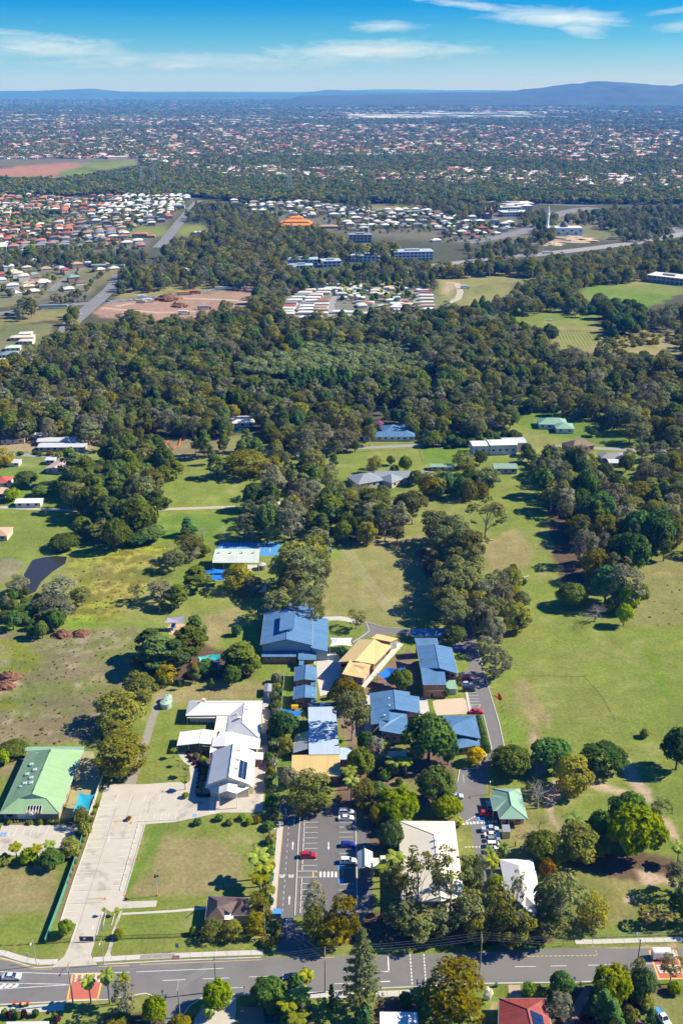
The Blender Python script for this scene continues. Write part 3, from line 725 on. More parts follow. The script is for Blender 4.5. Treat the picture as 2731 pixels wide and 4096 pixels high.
# ------------------------------------------------------------------ buildings
def roof_uv(me):
    """sheet direction: u runs along the eave, v up the slope (metres)"""
    uvl=me.uv_layers.new(name='uv')
    co=np.empty(len(me.vertices)*3);me.vertices.foreach_get('co',co);co=co.reshape(-1,3)
    d=uvl.data
    for p in me.polygons:
        n=p.normal
        if abs(n.z)>0.9999:
            a=me.vertices[p.vertices[0]].co;b=me.vertices[p.vertices[1]].co
            u=(b-a);u.z=0;u.normalize()
        else:
            u=Vector((-n.y,n.x,0)).normalized()
        v=n.cross(u)
        for li in p.loop_indices:
            q=me.vertices[me.loops[li].vertex_index].co
            d[li].uv=(q.dot(u),q.dot(v))

class Bld:
    def __init__(s,name,label,cat,fr,x,y,group=None):
        s.fr=fr
        s.o=empty(name,w(fr,x,y),label,cat,group)
    def pt(s,p):
        return w(s.fr,p[0],p[1],p[2])
    def roof(s,mat,faces,th=0.18,name='roof',label=None):
        mb=MB()
        for f in faces:
            P=[s.pt(p) for p in f]
            n=(P[1]-P[0]).cross(P[2]-P[0])
            if n.z<0:P.reverse()
            mb.slab(P,th)
        o=mb.obj(name,mat,s.o)
        roof_uv(o.data)
        if th>=0.2:
            g=MB()
            for f in faces:
                P=[s.pt(p) for p in f];lo=min(p.z for p in P)
                for a,c in zip(P,P[1:]+P[:1]):
                    if abs(a.z-c.z)<.06 and a.z<lo+.06 and (a-c).length>1:g.tube([a-Vector((0,0,.08)),c-Vector((0,0,.08))],.11,5)
            if g.v:setp(g.obj('gutter',STEEL,s.o),kind='stuff')
        if label:o['label']=label
        return o
    def ridge(s,pts,mat,r=0.12):
        """ridge and hip capping"""
        mb=MB()
        for a,b in pts:
            mb.tube([s.pt(a)+Vector((0,0,.04)),s.pt(b)+Vector((0,0,.04))],r,5)
        return setp(mb.obj('ridge_capping',mat,s.o))
    def walls(s,mat,per,inset=0.45,z0=0.0,drop=0.2,name='wall',base=None):
        P=[s.pt(p) for p in per]
        c=sum((Vector((p.x,p.y,0)) for p in P),Vector())/len(P)
        Q=[]
        for p in P:
            d=Vector((p.x,p.y,0))-c
            L=d.length
            q=c+d*max(0.1,(L-inset*1.3)/L)
            Q.append(Vector((q.x,q.y,p.z-drop)))
        s.per,s.cen=Q,c
        mb=MB();n=len(Q)
        vs=[Vector((q.x,q.y,z0)) for q in Q]+Q
        mb.add(vs,[(i,(i+1) % n,(i+1) % n+n,i+n) for i in range(n)]+[tuple(range(n,2*n))])
        o=mb.obj(name,mat,s.o)
        bm=bmesh.new();bm.from_mesh(o.data);bmesh.ops.recalc_face_normals(bm,faces=bm.faces);bm.to_mesh(o.data);bm.free()
        return o
    def wins(s,i,n,z0,h,ww,j=None,mat=None,name='window',a0=0.06,a1=0.94,fmat=None):
        a=s.per[i];b=s.per[(i+1) % len(s.per) if j is None else j]
        d=Vector((b.x-a.x,b.y-a.y,0));L=d.length;d.normalize()
        nrm=Vector((d.y,-d.x,0))
        if nrm.dot((Vector((a.x,a.y,0))+Vector((b.x,b.y,0)))/2-s.cen)<0:nrm=-nrm
        rz=math.atan2(d.y,d.x)
        for k in range(n):
            t=a0+(a1-a0)*(k+0.5)/n
            c=Vector((a.x,a.y,0))+d*(L*t)+nrm*0.02
            f=MB().box((c.x,c.y,z0),(ww+0.16,0.10,h+0.16),rz).obj(name,fmat or WHITE,s.o)
            pc=c+nrm*0.03
            inv=Matrix.Translation(s.o.location).inverted()
            pb=MB().box((pc.x,pc.y,z0+0.08),(ww,0.10,h),rz)
            pb.v=[inv @ v for v in pb.v]
            pb.obj('pane' if name=='window' else 'panel',mat or GLASS,f,local=True)
    def post(s,pts,r=0.09,mat=None):
        for p in pts:
            q=s.pt(p)
            MB().tube([Vector((q.x,q.y,0)),q],r,6).obj('post',mat or WHITE,s.o)
    def box(s,name,x,y,z,d,mat,rz=0.0,dz=0.0):
        q=w(s.fr,x,y,z)
        return MB().box((q.x,q.y,z+dz),d,rz).obj(name,mat,s.o)

# --- school hall
b=Bld('school_hall','largest blue roofed school hall with a raised roof monitor, beside the oval','hall','O1',360,520)
EV,RD=7.0,9.4
b.roof(RBLUE,[[(380,78,RD),(350,495,RD),(60,560,EV),(112,142,EV)],[(380,78,RD),(655,142,EV),(640,562,EV),(350,495,RD)]],0.3)
b.walls(BLUEW,[(60,560,EV),(350,495,RD),(640,562,EV),(655,142,EV),(380,78,RD),(112,142,EV)],0.9)
b.ridge([((380,78,RD),(350,495,RD))],RBLUE)
MB().slab([w('O1',285,220,10.1),w('O1',452,180,10.9),w('O1',440,367,10.9),w('O1',270,405,10.1)],0.25).obj('roof_monitor',RBLUE,b.o);roof_uv(b.o.children[-1].data)
b2=b.per;b.walls(BLUEW,[(292,232,10.1),(444,192,10.9),(432,365,10.9),(282,402,10.1)],0.6,7.4,0.25,'monitor_wall')
b.roof(RBLUE,[[(655,228,6.2),(818,265,4.6),(815,632,4.6),(625,590,6.2)]],name='side_roof');b.walls(BLUEW,[(655,228,6.2),(818,265,4.6),(815,632,4.6),(625,590,6.2)],0.9,name='side_wall')
b.roof(RBLUE,[[(78,610,3.9),(462,610,3.9),(462,692,3.1),(72,692,3.1)]],name='front_roof');b.walls(BRICK,[(78,605,3.9),(470,605,3.9),(475,690,3.1),(74,690,3.1)],0.3,name='front_wall')
b.wins(2,3,1.9,0.8,1.7,a0=0.15,a1=0.95)
b.roof(RBLUE,[[(484,594,4.3),(686,632,3.2),(683,727,3.2)],[(484,594,4.3),(683,727,3.2),(482,725,3.2)]],name='porch_roof')
b.roof(RBLUE,[[(494,710,2.9),(548,710,2.9),(545,785,2.7),(490,785,2.7)]],name='canopy_roof');b.post([(545,783,2.7),(492,783,2.7),(657,728,3.1),(683,724,3.1)],mat=BRICK)
b.walls(BRICK,[(490,640,3),(650,650,3),(650,700,3),(490,700,3)],0.3,name='porch_wall')
q=w('O1',350,545,0);b.walls(DBLUEW,[(215,560,6.3),(352,528,7.0),(485,560,6.3),(485,600,4.0),(215,600,4.0)],-0.1,3.9,0.1,'gable_panel')

# --- yellow two-storey block
b=Bld('classroom_block','yellow roofed two storey brick block with a cream gallery, set diagonally beside the hall','school building','O2',330,480)
E2,R2=6.6,8.2
b.roof(RYEL,[[(470,182,R2),(285,388,R2),(125,398,E2),(325,184,E2)],[(470,182,R2),(540,222,7.7),(588,298,6.8),(470,420,E2),(285,388,R2)],[(540,222,7.6),(628,240,6.8),(590,298,6.8)]],0.25)
b.ridge([((470,182,R2),(285,388,R2))],RYEL)
b.walls(OBRICK,[(125,398,E2),(470,420,E2),(600,285,E2),(325,184,E2)],0.7)
b.wins(0,2,4.2,1.4,2.4,a0=0.02,a1=0.4);b.wins(1,5,4.0,1.5,2.2);b.wins(0,3,1.0,1.4,1.6,a0=.02,a1=.4)
b.roof(RYEL,[[(235,380,8.0),(435,425,6.9),(370,555,6.0),(160,512,6.2)]],0.25,'near_roof');b.walls(OBRICK,[(235,380,7.9),(435,425,6.9),(370,555,6.0),(160,512,6.2)],0.4,name='near_wall')
b.wins(1,2,4.0,1.6,1.6,mat=BLUEW);b.wins(2,4,4.0,1.2,1.5);b.wins(2,3,1.0,1.4,1.6)
b.roof(RYEL,[[(495,130,8.6),(692,175,7.6),(625,208,7.4),(437,172,8.2)]],0.25,'far_roof');b.walls(OBRICK,[(495,130,8.6),(692,175,7.6),(625,208,7.4),(437,172,8.2)],0.3,name='far_wall');b.wins(1,2,4.2,2.0,1.8,mat=BLUEW)
b.roof(RCREAM,[[(690,212,3.4),(742,230,3.4),(368,652,3.4),(336,638,3.4)]],0.2,'gallery_roof','cream gallery roof along the right side');b.post([(738,232,3.3),(655,328,3.3),(560,434,3.3),(470,536,3.3),(375,642,3.3)],mat=GREYW)
mb=MB()
pts=[w('O2',742+(368-742)*k/24,230+(652-230)*k/24,3.4) for k in range(25)]
for p in pts:mb.tube([p,p+Vector((0,0,1.0))],0.03,4)
mb.tube([p+Vector((0,0,1.0)) for p in pts],0.04,4);mb.tube([p+Vector((0,0,0.5)) for p in pts],0.03,4);mb.obj('railing',STEEL,b.o)
b.roof(RBLUE,[[(290,600,3.2),(365,605,3.0),(345,630,3.0),(285,622,3.0)]],0.15,'awning')

# --- blue two-storey block
b=Bld('classroom_block','blue roofed two storey red brick block beside the ring road car bays','school building','O2',1050,560)
E3,R3=6.4,8.0
b.roof(RBLUE,[[(1040,228,R3),(1085,458,R3),(905,456,E3),(880,318,E3)],[(1040,228,R3),(1200,262,E3),(1262,510,E3),(1128,470,7.6),(1085,458,R3)],[(865,240,E3),(1035,232,R3),(880,318,E3)]],0.25)
b.ridge([((1040,228,R3),(1085,458,R3))],RBLUE)
b.walls(BRICK,[(880,318,E3),(905,460,E3),(1128,470,E3),(1262,510,E3),(1200,262,E3),(1040,228,E3)],0.7);b.wins(2,2,4.1,1.2,1.8,a0=.15)
b.roof(RBLUE,[[(905,455,7.0),(1130,458,7.0),(1150,612,6.0),(928,614,6.0)]],0.25,'near_roof');b.walls(BRICK,[(905,465,6.6),(1130,466,6.6),(1150,612,6.0),(928,614,6.0)],0.5,name='near_wall')
b.wins(2,1,4.3,0.9,2.2,a0=.02,a1=.45);b.wins(2,1,0.0,2.1,1.2,a0=.45,a1=.75,mat=DARK,name='door');
p0,p1=b.per[2],b.per[3]
MB().box(((p0.x+p1.x)/2,p0.y-0.05,2.9),((p0-p1).length,0.12,0.3)).obj('floor_band',CREAMW,b.o)
b.roof(RBLUE,[[(848,172,6.6),(1065,172,6.6),(1078,226,6.0),(868,238,6.0)]],0.22,'far_roof');b.walls(BRICK,[(848,172,6.5),(1065,172,6.5),(1078,226,6.0),(868,238,6.0)],0.5,name='far_wall')
b.roof(RPGREEN,[[(1150,566,3.4),(1236,568,3.4),(1252,655,2.8),(1148,655,2.8)]],0.15,'lean_to_roof','green and white striped lean-to roof');b.walls(GREYW,[(1150,570,3.2),(1240,572,3.2),(1250,652,2.8),(1150,652,2.8)],0.2,name='lean_to_wall')
b.box('roof_vent',917,370,7.4,(0.4,0.4,0.9),STEEL,dz=-0.4)
b=Bld('covered_walkway','long blue roofed shelter at the end of the loop road','shelter','O2',1000,155)
b.roof(RBLUE,[[(806,82,3.4),(1195,78,3.4),(1190,130,3.1),(1140,152,3.1),(820,152,3.1)]]);b.walls(GREYW,[(830,95,3.2),(1050,92,3.2),(1050,145,3),(836,146,3)],0.3);b.post([(1140,150,3),(1188,128,3),(1100,150,3)])

# --- central blue block
b=Bld('classroom_block','stepped blue roofed block with white roof vents south of the brick courtyard','school building','Q2',300,400)
E4,R4=4.4,6.4
b.roof(RBLUE,[[(97,183,E4),(340,148,R4),(357,345,R4),(290,350,5.8),(298,465,5.8),(185,450,4.9),(190,492,4.9),(115,500,E4)],[(340,148,R4),(500,170,5.2),(503,205,5.2),(592,220,E4),(608,388,E4),(357,345,R4)]],0.22)
b.ridge([((340,148,R4),(357,345,R4))],RBLUE)
b.walls(TBRICK,[(97,183,E4),(115,500,E4),(290,440,E4),(300,360,E4),(608,388,E4),(592,220,E4),(340,165,E4)],0.6);b.wins(3,1,0.2,2.2,3.0,a0=.6,a1=.98)
b.roof(RBLUE,[[(290,352,5.4),(470,385,4.4),(492,612,4.0),(195,562,5.0),(188,450,5.0),(298,467,5.2)]],0.22,'near_roof');b.walls(TBRICK,[(300,380,4.6),(470,392,4.3),(492,610,4.0),(200,560,4.9)],0.6,name='near_wall');b.wins(2,3,1.0,1.5,1.5)
b.roof(RBLUE,[[(118,630,3.0),(250,598,3.0),(252,612,2.8),(118,640,2.8)]],0.12,'canopy_roof');b.post([(120,638,2.8),(250,610,2.8)])
for x,y in ((320,195),(292,245),(297,316),(248,416)):b.box('roof_vent',x,y,5.6,(0.5,0.5,0.6),WHITE,dz=-0.1)
# --- right blue house
b=Bld('school_office','blue hip roofed building curled inside the bend of the ring road','school building','Q2',1000,580)
b.roof(RBLUE,[[(752,410,4.3),(1165,412,6.4),(800,563,6.4)],[(1165,412,6.4),(1217,643,4.2),(800,563,6.4)]],0.22);b.ridge([((1165,412,6.4),(800,563,6.4))],RBLUE)
b.walls(TBRICK,[(752,412,4.2),(1165,414,5.2),(1217,641,4.2),(800,563,5.4)],0.6)
b.roof(RBLUE,[[(912,622,3.6),(1058,622,4.2),(1165,715,3.1),(950,750,3.0),(916,690,3.1)],[(1058,622,4.2),(1205,655,3.2),(1212,722,3.0),(1165,715,3.1)]],0.2,'near_roof');b.walls(BRICK,[(912,630,3.2),(1205,655,3.1),(1210,720,3.0),(950,748,3.0)],0.7,name='near_wall');b.wins(2,3,0.8,1.4,1.6)
b.roof(RBLUE,[[(592,430,3.4),(740,432,3.4),(750,485,4.0)],[(592,430,3.4),(750,485,4.0),(780,556,3.4),(600,505,3.1)]],0.2,'link_roof');b.walls(BRICK,[(600,440,3.2),(740,440,3.2),(770,545,3.2),(606,500,3.0)],0.5,name='link_wall')
b.roof(RBLUE,[[(805,628,3.3),(905,630,3.3),(918,692,3.0),(815,690,3.0)]],0.2,'porch_roof');b.post([(918,690,3),(817,688,3)])

# --- flat blue-white hall with yellow sides
b=Bld('library_block','large flat pale blue roofed school building half shaded by a gum tree','school building','Q1',900,900)
b.roof(RLBLUE,[[(685,458,5.0),(1075,448,5.0),(1135,1130,4.4),(695,1135,4.4)]],0.22);b.walls(BRICK,[(685,460,4.9),(1075,450,4.9),(1133,1128,4.4),(697,1133,4.4)],0.5)
b.roof(RLBLUE,[[(1135,1035,4.1),(1320,1030,3.8),(1250,1203,3.7),(1140,1205,4.0)]],0.18,'side_roof');b.walls(BRICK,[(1140,1040,4.0),(1290,1040,3.7),(1240,1200,3.7),(1142,1200,3.9)],0.4,name='side_wall')
b.roof(RYEL,[[(500,850,3.2),(690,795,4.4),(698,914,4.4),(475,968,3.2)]],0.18,'yellow_side_roof');b.roof(RGREY,[[(475,968,3.2),(698,914,4.4),(696,1048,4.3),(470,1112,3.1)]],0.18,'grey_side_roof');b.walls(BRICK,[(505,855,3.1),(690,805,3.6),(694,1040,3.6),(474,1108,3.1)],0.4,name='yellow_side_wall')
b.box('roof_vent',1115,995,4.7,(0.8,0.5,0.5),STEEL)
b=Bld('school_shed','wide ribbed yellow roof in front of the pale blue roofed building','school building','Q1',800,1380)
YR=[(455,1140,4.2),(1138,1133,4.2),(1150,1440,3.4),(450,1452,3.4)]
b.roof(RYEL,[YR],0.2);b.walls(BRICK,[(460,1145,4.0),(1134,1138,4.0),(1144,1436,3.4),(456,1448,3.4)],0.7);b.wins(2,4,0.9,1.4,2.4)
mb=MB()
for k in range(1,40):
    f_=k/40
    a_=b.pt(YR[0]).lerp(b.pt(YR[1]),f_);c_=b.pt(YR[3]).lerp(b.pt(YR[2]),f_)
    mb.tube([a_+Vector((0,0,.02)),c_+Vector((0,0,.02))],0.05,4)
setp(mb.obj('roof_rib',RYEL,b.o),kind='stuff');roof_uv(b.o.children[-1].data)
# --- two small blue classrooms
for lab,L in (('farther of the two small blue gabled classrooms below the hall',[(255,525),(318,511),(380,527),(378,601),(312,594),(252,606),(348,594),(378,595),(376,630),(346,632)]),
               ('nearer of the two small blue gabled classrooms, beside the yellow slide',[(250,638),(315,624),(378,640),(376,702),(312,697),(246,710),(349,698),(378,698),(375,724),(347,726)])):
    b=Bld('small_classroom',lab,'school building','B',L[4][0],L[4][1]+30,'small blue classrooms')
    z=(3.4,4.8)
    P=[(*L[0],z[0]),(*L[1],z[1]),(*L[2],z[0]),(*L[3],z[0]),(*L[4],z[1]),(*L[5],z[0])]
    b.roof(RBLUE,[[P[1],P[4],P[5],P[0]],[P[1],P[2],P[3],P[4]]],0.2);b.ridge([(P[1],P[4])],RBLUE,0.09);b.walls(BRICK,[P[0],P[1],P[2],P[3],P[4],P[5]],0.6);b.wins(4,1,0.9,1.2,2.0)
    b.roof(RBLUE,[[(*L[6],2.9),(*L[7],2.9),(*L[8],2.7),(*L[9],2.7)]],0.12,'porch_roof');b.post([(*L[8],2.7),(*L[9],2.7)])
b=Bld('covered_walkway','narrow blue roofed walkway at the top edge of the pale blue roof','shelter','Q1',880,440)
b.roof(RBLUE,[[(685,402,3.0),(1095,388,3.0),(1095,424,2.9),(685,436,2.9)],[(842,428,2.9),(916,426,2.9),(914,462,2.8),(844,462,2.8)]],0.12);b.post([(690,434,2.9),(840,430,2.9),(980,426,2.9),(1090,422,2.9),(846,460,2.8),(912,460,2.8)])
b=Bld('covered_walkway','short blue roofed walkway between the tall gum and the stepped blue roof','shelter','Q1',1460,410)
b.roof(RBLUE,[[(1385,378,3.0),(1530,374,3.0),(1530,408,2.9),(1385,412,2.9)]],0.12);b.post([(1390,410,2.9),(1528,406,2.9)])

# --- white church
b=Bld('church','white gabled church with a solar array on its right roof slope','church','O3',820,1400)
HR,HE,HS=9.0,5.2,3.4
b.roof(RWHITE,[[(885,780,HR),(820,1245,HR),(530,1350,HE),(615,882,HE)],[(885,780,HR),(1168,885,HE),(1115,1350,HE),(820,1245,HR)]],0.22)
b.ridge([((885,780,HR),(820,1245,HR))],WHITE)
b.walls(CREAMW,[(530,1350,HE),(820,1245,HR),(1115,1350,HE),(1168,885,HE),(885,780,HR),(615,882,HE)],0.6)
b.roof(RWHITE,[[(602,905,4.3),(615,905,4.3),(540,1360,4.3),(490,1395,HS),(590,905,HS)],[(1168,900,4.3),(1197,905,HS),(1155,1395,HS),(1112,1358,4.3)],[(540,1360,4.3),(1112,1358,4.3),(1155,1395,HS),(490,1395,HS)]],0.15,'skirt_roof')
b.walls(TBRICK,[(600,910,HS),(1190,908,HS),(1150,1392,HS),(495,1392,HS)],1.0,name='lower_wall');b.wins(2,5,0.1,2.2,1.2,mat=GLASS)
b.roof(RWHITE,[[(825,1270,6.6),(690,1322,5.6),(680,1480,5.6),(795,1440,6.6)],[(825,1270,6.6),(945,1312,5.6),(930,1478,5.6),(795,1440,6.6)]],0.18,'portico_roof');b.post([(684,1478,5.5),(926,1476,5.5)],0.13)
for S in ([(508,1396,3.4),(690,1352,4.6),(672,1462,4.4)],[(948,1346,4.6),(1118,1390,3.4),(928,1476,4.4)]):MB().slab([b.pt(p) for p in S],0.04).obj('shade_sail',WHITE,b.o)
b.roof(RWHITE,[[(1168,897,3.3),(1303,905,3.3),(1297,1005,3.1),(1163,997,3.1)]],0.15,'side_roof');b.walls(BRICK,[(1190,905,3.2),(1290,910,3.2),(1280,1000,3.1),(1185,995,3.1)],0.2,name='side_wall')
for x,y in ((952,875),(938,1008),(920,1130)):b.box('cooling_unit',x,y,7.9,(1.3,1.1,0.95),CREAMW,dz=-0.3)
def on_slope(fr,x,y,A,Bp,C,lift=0.0):
    """the point of the plane through three roof points seen at this place"""
    n=(Bp-A).cross(C-A).normalized()
    a,c=w(fr,x,y,0),Vector((0,0,CAM_H))
    d=a-c
    t=n.dot(A+n*lift*(1 if n.z>0 else -1)-c)/n.dot(d)
    return c+d*t
PA=[b.pt(p) for p in ((885,780,HR),(1168,885,HE),(820,1245,HR))]
def solar_array(parent,fr,TL,TR,BR_,BL,nx,ny,plane,gapx=0.05,gapy=0.1,lift=0.16):
    cs=[on_slope(fr,*p,*plane,lift) for p in (TL,TR,BR_,BL)]
    inv=Matrix.Translation(parent.location).inverted()
    first=None
    for i in range(nx):
        for j in range(ny):
            u0,u1=(i+gapx)/nx,(i+1-gapx)/nx;v0,v1=(j+gapy)/ny,(j+1-gapy)/ny
            q=[inv @ (cs[0].lerp(cs[1],u)).lerp(cs[3].lerp(cs[2],u),v) for u,v in ((u0,v0),(u0,v1),(u1,v1),(u1,v0))]
            MB().slab(q,0.05).obj('solar_panel',SOLAR,parent,local=True)
solar_array(b.o,'O3',(978,1003),(1088,1043),(1060,1286),(946,1246),2,14,PA)
MB().tube([b.pt((820,1235,HR)),b.pt((820,1235,HR+1.6))],0.05,4).box(b.pt((820,1235,HR+1.1)),(0.7,0.06,0.08)).obj('cross',STEEL,b.o)

b=Bld('church_hall','white L shaped church hall with hipped roofs behind the solar roofed church','church hall','O3',800,560)
z0,z1=3.3,5.6
b.roof(RWHITE,[[(265,185,z0),(450,203,z1),(220,392,z0)],[(450,203,z1),(1040,210,z1),(822,386,z0),(220,392,z0)],[(265,185,z0),(1290,183,z0),(1040,210,z1),(450,203,z1)],[(1040,210,z1),(1005,490,z1),(850,618,z0),(790,608,z0),(822,386,z0)],[(1040,210,z1),(1290,183,z0),(1245,712,z0),(1005,490,z1)],[(1005,490,z1),(1245,712,z0),(662,684,z0),(700,612,3.9),(850,618,z0)]],0.2)
b.ridge([((450,203,z1),(1040,210,z1)),((1040,210,z1),(1005,490,z1)),((1005,490,z1),(1245,712,z0)),((450,203,z1),(220,392,z0))],WHITE,0.09)
b.walls(CREAMW,[(240,192,3.1),(240,372,3.1),(815,372,3.1),(790,605,3.1),(670,680,3.1),(1240,705,3.1),(1285,192,3.1)],0.7)
b.roof(RCREAM,[[(238,396,2.9),(655,394,2.9),(650,424,2.6),(238,424,2.6)]],0.1,'awning');b.post([(240,422,2.6),(380,422,2.6),(520,422,2.6),(645,422,2.6)],0.06)
b.roof(RCREAM,[[(655,392,3.1),(816,390,3.1),(792,606,3.0),(664,612,3.0),(655,690,3.0),(600,690,3.0)]],0.12,'link_roof','flat cream link roof');b.post([(604,688,2.9),(640,500,2.9)])
b.roof(RWHITE,[[(600,690,3.3),(790,668,4.3),(765,815,4.3),(580,822,3.3)],[(790,668,4.3),(1262,715,3.3),(1248,862,3.3),(765,815,4.3)]],0.15,'near_roof');b.walls(CREAMW,[(605,695,3.2),(1255,720,3.2),(1242,855,3.2),(590,815,3.2)],0.7,name='near_wall')
b.roof(RWHITE,[[(565,815,3.1),(662,808,3.1),(650,880,2.9),(553,912,2.9)]],0.12,'porch_roof');b.post([(556,908,2.9),(648,878,2.9)])
for x,y,zz_,s_ in ((472,185,5.4,1.2),(1065,308,5.1,1.1),(968,435,4.9,1.2),(926,360,4.9,0.5),(913,572,4.0,0.4),(1172,618,4.1,0.4)):b.box('cooling_unit',x,y,zz_,(s_,s_,s_*0.8),CREAMW,dz=-0.25)
b=Bld('carport','open white gabled carport beside the curved church path','carport','O3',330,860)
b.roof(RWHITE,[[(142,618,3.0),(455,580,4.0),(410,776,4.0),(95,810,3.0)],[(455,580,4.0),(615,598,3.0),(575,788,3.0),(410,776,4.0)]],0.14);b.post([(100,806,2.9),(258,795,2.9),(415,782,2.9),(572,786,2.9),(146,622,2.9),(612,600,2.9),(300,604,2.9)]);b.ridge([((455,580,4.0),(410,776,4.0))],WHITE,0.1)
b=Bld('garden_shed','small grey steel shed beside the white timber fence','shed','Q1',105,285)
b.roof(RGREY,[[(65,124,2.3),(118,118,2.8),(105,232,2.8),(52,234,2.3)],[(118,118,2.8),(172,124,2.3),(160,235,2.3),(105,232,2.8)]],0.08);b.walls(GREYW,[(66,126,2.3),(118,122,2.8),(170,126,2.3),(159,233,2.3),(105,230,2.8),(53,232,2.3)],0.08,drop=.06)

# --- green childcare centre
b=Bld('childcare_centre','long green roofed childcare centre with white skylights and a front pergola','childcare','O4',420,1130)
gR,gE=6.6,3.0
b.roof(RGREEN,[[(735,160,gR),(465,803,gR),(275,868,5.0),(0,1085,gE),(408,185,gE),(550,222,4.6)],[(735,160,gR),(820,180,5.2),(1195,180,gE),(850,1085,gE),(660,865,5.0),(465,803,gR)],[(408,183,gE),(820,178,gE+1.0),(735,162,gR),(550,222,4.6)]],0.2)
b.roof(RGREEN,[[(275,868,5.0),(660,865,5.0),(612,968,4.1),(395,968,4.1)],[(275,868,5.0),(395,968,4.1),(368,1085,gE),(0,1085,gE)],[(660,865,5.0),(850,1085,gE),(592,1085,gE),(612,968,4.1)]],0.2,'front_roof')
b.ridge([((735,160,gR),(465,803,gR)),((275,868,5.0),(0,1085,gE)),((660,865,5.0),(850,1085,gE))],RGREEN,0.12)
MB().add([b.pt((278,868,5.02)),b.pt((658,866,5.02)),b.pt((465,806,6.5)),b.pt((400,830,4.9))],[(0,1,2),(0,2,3),(1,3,2),(0,3,1)]).obj('gable_vent',GREYW,b.o)
b.walls(TBRICK,[(0,1085,gE),(850,1085,gE),(1195,185,gE),(408,187,gE)],1.0)
b.wins(0,1,0.2,2.2,5.0,a0=.28,a1=.55,mat=RPALEG);b.wins(0,1,0.9,1.3,2,a0=.02,a1=.2);b.wins(1,5,0.8,1.5,2.0)
b.roof(RPGREEN,[[(375,132,3.1),(1205,128,3.1),(1190,180,2.8),(355,192,2.8)]],0.12,'back_roof');b.post([(358,190,2.7),(1188,178,2.7)])
GL_=[b.pt(p) for p in ((735,160,gR),(465,803,gR),(0,1085,gE))]
for x,y,s_ in ((450,376,1),(499,452,1),(388,516,1),(447,566,1),(357,646,1),(444,638,1),(293,690,.6)):
    q=[on_slope('O4',x+dx*s_,y+dy*s_,*GL_,0.22) for dx,dy in ((-32,22),(20,12),(32,-24),(-20,-12))]
    MB().slab(q,0.2).obj('skylight',WHITE,b.o)
for k in range(6):
    f_=k/5;MB().tube([b.pt((402+205*f_,968,4.15)),b.pt((375+212*f_,1084,3.05))],0.09,4).obj('pergola_beam',WHITE,b.o)
b.post([(190,1085,2.9),(372,1085,2.9),(598,1085,2.9),(5,1085,2.9)],0.07,pmat('green_paint',(0.04,0.14,0.10),0.5));b.box('air_conditioner',452,1105,1.9,(1.0,0.5,0.9),WHITE)
for x,y in ((720,205),(605,475),(487,750)):b.box('roof_vent',x,y,6.4,(0.35,0.35,0.5),DARK)

# --- cream hall
b=Bld('parish_hall','big cream roofed hall behind tall gum trees near the road','hall','D',1130,780)
cR,cE=7.6,4.6
b.roof(RCREAM,[[(930,288,cE),(1280,290,cE),(1153,375,cR)],[(930,288,cE),(1153,375,cR),(1190,640,cR),(1196,790,cR),(950,800,cE)],[(1280,290,cE),(1330,690,cE),(1338,760,cE),(1196,790,cR),(1153,375,cR)]],0.22)
b.ridge([((930,288,cE),(1153,375,cR)),((1280,290,cE),(1153,375,cR)),((1153,375,cR),(1196,790,cR))],RCREAM,0.1)
b.walls(CREAMW,[(930,290,cE),(1280,292,cE),(1338,760,cE),(1196,792,cR),(950,800,cE)],0.6)
for x,y in ((1158,415),(1166,457),(1174,501),(1180,552)):b.box('roof_vent',x,y,7.4,(0.5,0.6,0.8),CREAMW)
b.roof(RCREAM,[[(815,505,3.6),(930,503,3.6),(932,572,3.4),(820,572,3.4)],[(770,520,3.2),(818,520,3.2),(818,586,3.1),(770,588,3.1)]],0.15,'link_roof');b.walls(CREAMW,[(822,512,3.4),(935,510,3.4),(935,566,3.3),(826,566,3.3)],0.2,name='link_wall');b.post([(774,585,3),(814,584,3)])
b=Bld('covered_entrance','cream gabled entrance shelter standing over the car park path','shelter','Q3',1430,1090)
b.roof(RCREAM,[[(1418,688,5.6),(1425,935,5.6),(1320,985,4.2),(1310,740,4.2)],[(1418,688,5.6),(1530,738,4.2),(1540,980,4.2),(1425,935,5.6)]],0.18);b.ridge([((1418,688,5.6),(1425,935,5.6))],RCREAM,0.09)
for x0,x1 in ((1330,1345),(1505,1522)):
    for y0 in (965,760):MB().box(w('Q3',(x0+x1)/2,y0,4.1)*1.0-Vector((0,0,4.1)),(0.5,0.5,4.1)).obj('pillar',TBRICK,b.o)
# --- small green house and white house
b=Bld('clinic','small pale green hip roofed brick house beside the ring road zebra crossing','house','O7',1080,590)
kR,kE=5.2,3.2
b.roof(RPGREEN,[[(840,170,kE),(1185,170,kE),(1045,215,kR)],[(1185,170,kE),(1282,550,kE),(1080,385,kR),(1045,215,kR)],[(1282,550,kE),(930,550,kE),(1080,385,kR)],[(840,170,kE),(1045,215,kR),(1080,385,kR),(930,550,kE),(905,445,kE)]],0.2)
b.ridge([((1045,215,kR),(1080,385,kR)),((840,170,kE),(1045,215,kR)),((1185,170,kE),(1045,215,kR)),((1282,550,kE),(1080,385,kR)),((930,550,kE),(1080,385,kR))],RPGREEN,0.1)
b.roof(RPGREEN,[[(808,258,kE),(1018,300,4.9),(905,447,kE),(850,447,kE)],[(808,258,kE),(900,250,kE+.6),(1018,300,4.9)]],0.2,'wing_roof')
b.walls(OBRICK,[(880,180,kE),(1180,180,kE),(1265,535,kE),(950,535,kE)],0.8);b.wins(2,2,0.9,1.3,1.6);b.post([(958,550,3),(1050,550,3),(1212,550,3),(890,580,0.1),(812,262,3),(852,446,3)],0.08)
b=Bld('cottage','white steel roofed cottage half hidden by gum trees by the road','house','O7',1200,1560)
